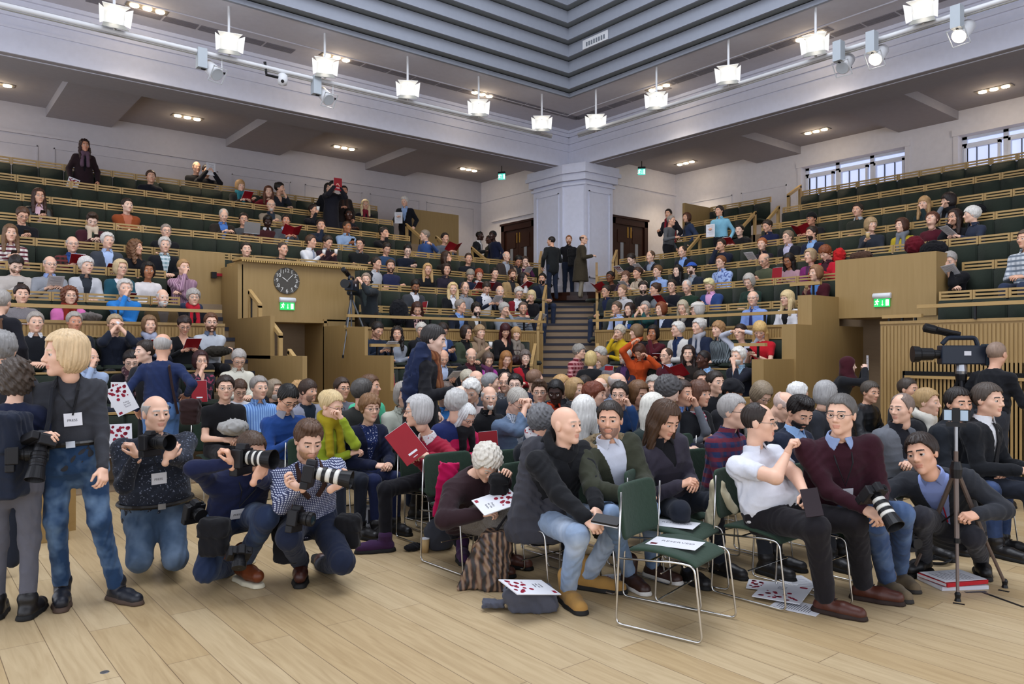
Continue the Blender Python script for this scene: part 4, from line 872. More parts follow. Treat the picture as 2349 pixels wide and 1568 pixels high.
def build_person(sp):
    """sp: head (world), floor z, facing, pose and clothing; returns the Body with world-space hands"""
    b = Body(); near = sp.get('near', False); fem = sp.get('fem', False); Hw = np.array(sp['head'], float); pose = sp.get('pose', 'sit'); fz = sp['floor']
    bf = unit(sp['body']); R2 = np.array([[bf[1], bf[0]], [-bf[0], bf[1]]])          # columns: local x, local y in world
    toL = lambda p, o: np.array([*(R2.T @ (np.array(p)[:2] - o[:2])), p[2] - o[2]])
    lean = math.radians(sp.get('lean', 5)); b.stand = pose != 'sit'; J = sp.get('J')
    hp = math.radians(sp.get('pitch', 0)); b.fat = sp.get('fat', 0.)
    pz = .50 if pose == 'sit' else .93
    hoff = lambda l: np.array([0, .04 * math.cos(l) + .13 * math.sin(l * .7) + .03 * math.sin(hp), .150 * math.cos(l * .6) - .02 * math.sin(max(hp, 0))])
    if J is None:
        hz = pz + .5 * math.cos(lean) + hoff(lean)[2]; s = (Hw[2] - fz) / hz; sc = min(max(s, sp.get('smin', .9)), 1.14); base_z = Hw[2] - hz * sc; s = sc
        side = math.radians(sp.get('side', 0))
        b.pel = np.array([0, 0, pz]) * s; up_ = unit(np.array([math.sin(side), math.sin(lean), math.cos(lean)])); b.neck = b.pel + .5 * s * up_
        H = b.neck + hoff(lean) * s + np.array([math.sin(side) * .1, 0, 0]); o2 = Hw[:2] - R2 @ H[:2]; org = np.array([*o2, base_z])
    else:
        s = sp.get('s', 1.0); pw_ = np.array(J['pel'], float); org = np.array([pw_[0], pw_[1], fz]); b.pel = np.array([0, 0, pw_[2] - fz]); H = toL(Hw, org)
        nk = J.get('neck'); b.neck = toL(nk, org) if nk is not None else H - hoff(lean) * s; b.Lw = 0
    b.s = s; b.org = org; b.R2 = R2; b.head = H; b.arm = sp.get('arm', 1.0); b.fold = .0042 if near else .003
    b.toW = lambda p: np.array([*(R2 @ np.array(p)[:2] + org[:2]), p[2] + org[2]])
    b.za = unit(b.neck - b.pel); b.Lt = float(np.linalg.norm(b.neck - b.pel)); tw = math.radians(sp.get('twist', 0)); x0 = np.array([math.cos(tw), -math.sin(tw) * -1, 0]); x0 = np.array([math.cos(tw), math.sin(tw), 0])
    b.ya = unit(np.cross(b.za, x0)); b.xa = np.cross(b.ya, b.za)
    b.pw = (PWF if fem else PWM) * s * sp.get('wide', 1.0); b.pd = (PDF if fem else PDM) * s
    sw = (.146 if fem else .166) * s * sp.get('wide', 1.0)
    b.S = [b.neck - b.za * sp.get('sh', .088) * s + b.xa * sw * sg for sg in (1, -1)]
    fw = np.array(sp['face']); lf = R2.T @ fw; yaw = math.atan2(-lf[0], lf[1]); roll = math.radians(sp.get('roll', 0))
    b.Rh = np.array(Matrix.Rotation(yaw, 3, 'Z') @ Matrix.Rotation(-hp, 3, 'X') @ Matrix.Rotation(roll, 3, 'Y')); hs = s * sp.get('hs', 1.04)
    b.headb = H + b.Rh @ np.array([0, -.022, -.075]) * hs
    tg = sp.get('arms', 'lap'); tg = ARMS[tg] if isinstance(tg, str) else tg; b.E = []; b.Wr = []; b.T = []
    for i, sg in enumerate((1, -1)):
        k = 'hR' if i == 0 else 'hL'
        T = toL(J[k], org) if J and k in J else b.neck + s * (b.xa * tg[i][0] + np.array([0, tg[i][1], 0]) + np.array([0, 0, tg[i][2]]))
        ke = 'eR' if i == 0 else 'eL'
        hint = b.xa * sg * .55 + np.array([0, -.45, -.8])
        if J and ke in J: hint = toL(J[ke], org) - (b.S[i] + T) / 2
        E, Wt = ik(b.S[i], T, .285 * s, .255 * s, hint); b.E.append(E); b.Wr.append(Wt)
    b.Hp = [b.pel + np.array([.09 * s * sg, 0, -.01]) for sg in (1, -1)]; b.K = []; b.A = []; b.Ft = []
    for i, sg in enumerate((1, -1)):
        kk, ka = ('kR', 'aR') if i == 0 else ('kL', 'aL')
        if J and kk in J: K = toL(J[kk], org); A = toL(J[ka], org)
        elif pose == 'sit': K = np.array([.11 * sg, .43, .50]) * s; A = np.array([.11 * sg, .44 + .03 * sg, .085]) * s
        else: K = np.array([.095 * sg, .03, .5]) * s; A = np.array([.10 * sg, .0 - .03 * sg, .085]) * s
        b.K.append(K); b.A.append(A); fd = J.get('t' + ka[1]) if J else None
        b.Ft.append(unit(toL(fd, org) - A) if fd is not None else np.array([sg * .12, .99, -.06]))
    # ---- skin body: neck, chest, arms; then head and hands joined into the same mesh
    sk = skinmat(SKINS[sp['skin']] if isinstance(sp['skin'], int) else sp['skin']); skc = SKINS[sp['skin']]; sl_ = sp.get('sleeves', 1.)
    def skin(P):
        b.tlo = .5; f = torso_sdf(b, P, -.022); f = smin(f, rc(P, b.neck - b.za * .03, b.headb, .054 * s * (.9 if fem else 1), .047 * s * (.9 if fem else 1)), .03)
        for i in (0, 1):
            f = smin(f, rc(P, b.S[i], b.E[i], .042 * s * b.arm, .036 * s * b.arm), .03); f = smin(f, rc(P, b.E[i], b.Wr[i], .037 * s * b.arm, .025 * s), .02)
        return f
    lo, hi = person_bounds(b, ('S', 'E', 'Wr')); lo = np.minimum(lo, b.neck - .2); hi = np.maximum(hi, b.headb + .06)
    V, Q = surfnet(skin, lo, hi, .011 if near else .019); Vs = [V]; Qs = [Q]; Ms = [np.zeros(len(Q), int)]; n0 = len(V)
    hV, hQ, hM = head_tpl(fem, near); sh = sp.get('shape', (1, 1, 1)); Vs.append((hV * hs * np.array(sh)) @ b.Rh.T + H); Qs.append(hQ + n0); Ms.append(hM); n0 += len(hV)
    b.hand = []; b.hf = []
    hz_ = sp.get('hdir')
    for i, sg in enumerate((1, -1)):
        y = unit(b.Wr[i] - b.E[i]); zz = b.xa * sg * .5 + np.array([0, .1, .8])
        if hz_: 
            if hz_[i] is not None: zz = np.array(hz_[i][:3], float)
            if hz_[i] is not None and len(hz_[i]) > 3: y = unit(np.array(hz_[i][3:6], float))
        z = unit(zz - y * np.dot(zz, y)); x = np.cross(y, z); Rm = np.stack([x, y, z], 1)
        cv = sp.get('curl', (38, 38))[i]; V, Q = hand_tpl(cv, near); V = V * s * (.92 if fem else 1.0)
        if i == 1: V = V * np.array([-1, 1, 1]); Q = Q[:, ::-1]
        Vs.append(V @ Rm.T + b.Wr[i]); Qs.append(Q + n0); Ms.append(np.zeros(len(Q), int)); n0 += len(V)
        b.hand.append(b.toW(b.Wr[i] + y * .085 * s + z * -.02)); b.hf.append((b.R3(x) if False else x, y, z))
    me = np_mesh('person', np.concatenate(Vs), np.concatenate(Qs), np.concatenate(Ms))
    brow = hairmat(sp.get('brow') or (sp['hair'][1] if sp.get('hair') and sp['hair'][0] not in HATS else '4a3a2e'))
    for m in (sk, lipmat(skc), EYEW, IRIS, brow): me.materials.append(m)
    o = bpy.data.objects.new('person', me); COL.objects.link(o)
    o.matrix_world = Matrix(((R2[0, 0], R2[0, 1], 0, org[0]), (R2[1, 0], R2[1, 1], 0, org[1]), (0, 0, 1, org[2]), (0, 0, 0, 1)))
    b.o = o; h = .009 if near else .021
    def part(nm, f, lo, hi, mat, hh=None):
        V, Q = surfnet(f, lo, hi, hh or h)
        if len(Q) == 0: return None
        ob = link(nm, np_mesh(nm, V, Q), [mat], o); return ob
    b.part = part
    # ---- head dressing
    HMt = Matrix.Translation(Vector(H)) @ Matrix(b.Rh.tolist()).to_4x4() @ Matrix.Diagonal((hs * sh[0], hs * sh[1], hs * sh[2], 1)); b.HM = HMt
    def on_head(nm, me, mat):
        ob = bpy.data.objects.new(nm, me); COL.objects.link(ob); ob.parent = o; ob.matrix_local = HMt; ob.material_slots[0].link = 'OBJECT'; ob.material_slots[0].material = mat; return ob
    if sp.get('hair'):
        st_, hc = sp['hair'][:2]
        if st_ in HATS: on_head(HATS[st_], hair_mesh(st_, near), fabric(hc))
        else: on_head('hair', hair_mesh(st_, near), hairmat(hc))
        if len(sp['hair']) > 3: on_head('hair', hair_mesh(sp['hair'][2], near), hairmat(sp['hair'][3]))
    if sp.get('beard'): on_head('beard', hair_mesh(sp['beard'][0], near), hairmat(sp['beard'][1]))
    if sp.get('glasses'): on_head('glasses', glasses_mesh(), plain('spectacle_frame', sp['glasses'], .3))
    # ---- clothes
    kind, col = sp['top'][:2]; pat = sp['top'][2:] or (); mat = fabric(col, *pat); inner = sp.get('inner')
    lo, hi = person_bounds(b, ('S', 'E', 'Wr', 'Hp')); hi = np.maximum(hi, b.neck + .08); lo[2] -= .06
    coat = {'ct': .45, 'dr': .5, 'lj': .2}.get(kind, 0)
    if coat and b.stand: lo[2] -= coat; lo[:2] -= .1; hi[:2] += .1
    NM = {'sw': 'sweater', 'sh': 'shirt', 'jk': 'jacket', 'ct': 'coat', 'te': 't_shirt', 'vn': 'v_neck_sweater', 'cd': 'cardigan', 'tn': 'turtleneck', 'dr': 'dress', 'lj': 'long_jacket'}
    sl_ = .5 if kind == 'te' or sp.get('short') else 1.
    kw = dict(sleeves=sl_, coat=coat, hem=-.3 if kind in ('jk', 'ct', 'lj') else -.16)
    if kind in ('jk', 'ct', 'cd', 'lj') and inner: kw.update(v0=sp.get('v0', .25), vw=sp.get('vw', .085), o=.012)
    elif kind in ('jk', 'ct', 'lj'): kw.update(o=.012)
    elif kind == 'vn' or kind == 'dr': kw.update(v0=sp.get('v0', .66), vw=.075)
    if kind == 'tn': kw.update(neck='tall')
    part(NM[kind], top_sdf(b, **kw), lo, hi, mat)
    if inner:
        imat = fabric(*inner)
        def fi(P): b.tlo = .05; x, y, t = torso_coords(b, P); f = np.maximum(torso_sdf(b, P, .002), -y - .02); return np.maximum(f, -rc(P, b.neck, b.neck + b.za * .12, .056 * s, .064 * s))
        part('shirt', fi, np.minimum(b.pel, b.neck) - .2, np.maximum(b.pel, b.neck) + .2, imat, h * .9)
    cc = sp.get('collar') or (inner if inner and kind != 'cd' else None) or ((col,) + tuple(pat) if kind == 'sh' else None)
    if cc:
        def fcol(P):
            q = P - b.neck.astype(np.float32); z = q @ b.za.astype(np.float32); y = q @ b.ya.astype(np.float32); x = q @ b.xa.astype(np.float32); r = np.sqrt(x * x + (y - .012) ** 2)
            f = np.maximum(np.abs(r - (.064 + (.03 - z) * .3) * s) - .006, np.maximum(z - .036, -.012 - np.clip(y, 0, 1) * .35 - z)); return np.maximum(f, -np.maximum(np.abs(x) - .013 - np.clip(.03 - z, 0, 1) * .5, -y))
        part('collar', fcol, b.neck - .14, b.neck + .14, fabric(*cc), .006 if near else .011)
    if sp.get('tie'):
        m = MB(); vs = []
        for t, w_ in ((.97, .017), (.9, .016), (.7, .024), (.45, .033), (.28, .036), (.24, .002)):
            d = float(np.interp(t, PT, b.pd)) + .012 + b.fat * math.exp(-((t - .28) / .26) ** 2); c = b.pel + b.za * b.Lt * t + b.ya * d; vs += [c - b.xa * w_, c + b.xa * w_, c + b.xa * w_ + b.ya * .008, c - b.xa * w_ + b.ya * .008]
        fs = []
        for i in range(5):
            for j in range(4): fs.append((i * 4 + j, i * 4 + (j + 1) % 4, i * 4 + 4 + (j + 1) % 4, i * 4 + 4 + j))
        fs += [(0, 3, 2, 1), (20, 21, 22, 23)]; m.add(vs, fs); m.build('tie', fabric(*sp['tie']), o)
    if sp.get('scarf'):
        def fs_(P):
            q = P - b.neck.astype(np.float32); x = q @ b.xa.astype(np.float32); y = q @ b.ya.astype(np.float32); z = q @ b.za.astype(np.float32)
            rr = np.sqrt((np.sqrt(x * x + (y * .95 - .012) ** 2) - .075) ** 2 + ((z - .03 + y * .25) * .8) ** 2) - .036
            for sx_ in (-.05, .045):
                c0 = b.neck + b.xa * sx_ + b.ya * .085; c1 = b.pel + b.za * b.Lt * .5 + b.xa * sx_ * 1.2 + b.ya * (float(np.interp(.5, PT, b.pd)) + b.fat + .02); g = rc(P, c0, c1, .036, .038); rr = smin(rr, g, .03)
            return rr + folds(P, .004)
        part('scarf', fs_, np.minimum(b.pel, b.neck) - .22, b.neck + .24, fabric(*sp['scarf']), .009 if near else .016)
    if sp.get('legs', True):
        tm = fabric(*sp.get('trousers', ('1a1b20',)))
        bent = pose == 'sit'
        def fl(P):
            b.tlo = -.2; x, y, t = torso_coords(b, P); f = np.maximum(torso_sdf(b, P, .002), (t - .14) * b.Lt)
            if bent: f = smin(f, ell(P, b.pel + np.array([0, .04, -.02]), (.17 * s, .15 * s, .11 * s)), .04)
            lg = sp.get('leg', 1.0)
            for i in (0, 1):
                f = smin(f, rc(P, b.Hp[i], b.K[i], .085 * s * lg, .066 * s * lg), .04); f = smin(f, rc(P, b.K[i], b.A[i] + (b.K[i] - b.A[i]) * .06, .062 * s * lg, .05 * s * (lg if lg > 1 else 1)), .03)
            if sp.get('skirt'): f = smin(f, np.maximum(rc(P, (b.Hp[0] + b.Hp[1]) / 2, (b.K[0] + b.K[1]) / 2, .17, .16), -1), .03)
            return f + folds(P * np.array([1.2, 1.2, .7], np.float32), b.fold * .85)
        lo, hi = person_bounds(b, ('Hp', 'K', 'A'), .13); hi[2] = max(hi[2], (b.pel + b.za * .1)[2] + .1); part('skirt' if sp.get('skirt') else 'trousers', fl, lo, hi, tm)
        if sp.get('shoes', near):
            for i in (0, 1):
                A = b.A[i]; u = b.Ft[i]; u = unit(u * [1, 1, 0]) if abs(u[2]) < .6 else u; toe = A + u * .17 * s; kneel = sp.get('kneel')
                zf = 0.0
                def fsh(P):
                    dn = np.array([0, 0, -.04]) if abs(u[2]) < .6 else np.zeros(3); k_ = sp.get('shoe', 1.08)
                    f = smin(rc(P, A + dn - u * .03, A + dn + u * .11, .041 * k_, .046 * k_), rc(P, A + dn * 1.1 + u * .11, A + u * .185 * s * k_ + dn * 1.15, .046 * k_, .039 * k_), .02); f = smin(f, rc(P, A + [0, 0, .09 if sp.get('boot') else .035], A, .054 * k_, .046 * k_), .025)
                    return np.maximum(f, zf - P[:, 2]) if abs(u[2]) < .6 else f
                sc_ = sp.get('shoecol', ('1c1a1a', 'l'))
                so = part('shoe', fsh, np.minimum(A, toe) - .13, np.maximum(A, toe) + .16, fabric(*sc_), .008)
                if so and abs(u[2]) < .6:
                    def fso(P): k_ = sp.get('shoe', 1.08); f = smin(rc(P, A * [1, 1, 0] - u * .034, A * [1, 1, 0] + u * .11, .05 * k_, .053 * k_), rc(P, A * [1, 1, 0] + u * .11, A * [1, 1, 0] + u * .19 * s * k_, .053 * k_, .043 * k_), .02); return np.maximum(np.maximum(f, .001 - P[:, 2]), P[:, 2] - .032)
                    V, Q = surfnet(fso, np.minimum(A, toe) * [1, 1, 0] - .1, np.maximum(A, toe) * [1, 1, 0] + .13, .008); link('sole', np_mesh('sole', V, Q), [plain('shoe_sole', sp.get('sole', '141312'), .7)], so)
                    m = MB(); side = np.array([-u[1], u[0], 0]) / (np.linalg.norm(u[:2]) + 1e-9)
                    for j in range(3): c = A + u * (.065 + .025 * j) + np.array([0, 0, .012 - .012 * j]); m.tube([c - side * .022, c + np.array([0, 0, .006]), c + side * .022], .003, 5)
                    m.build('laces', plain('shoe_laces', sp.get('lace', '2a2420'), .8), so)
    PEOPLE.append(b); return b
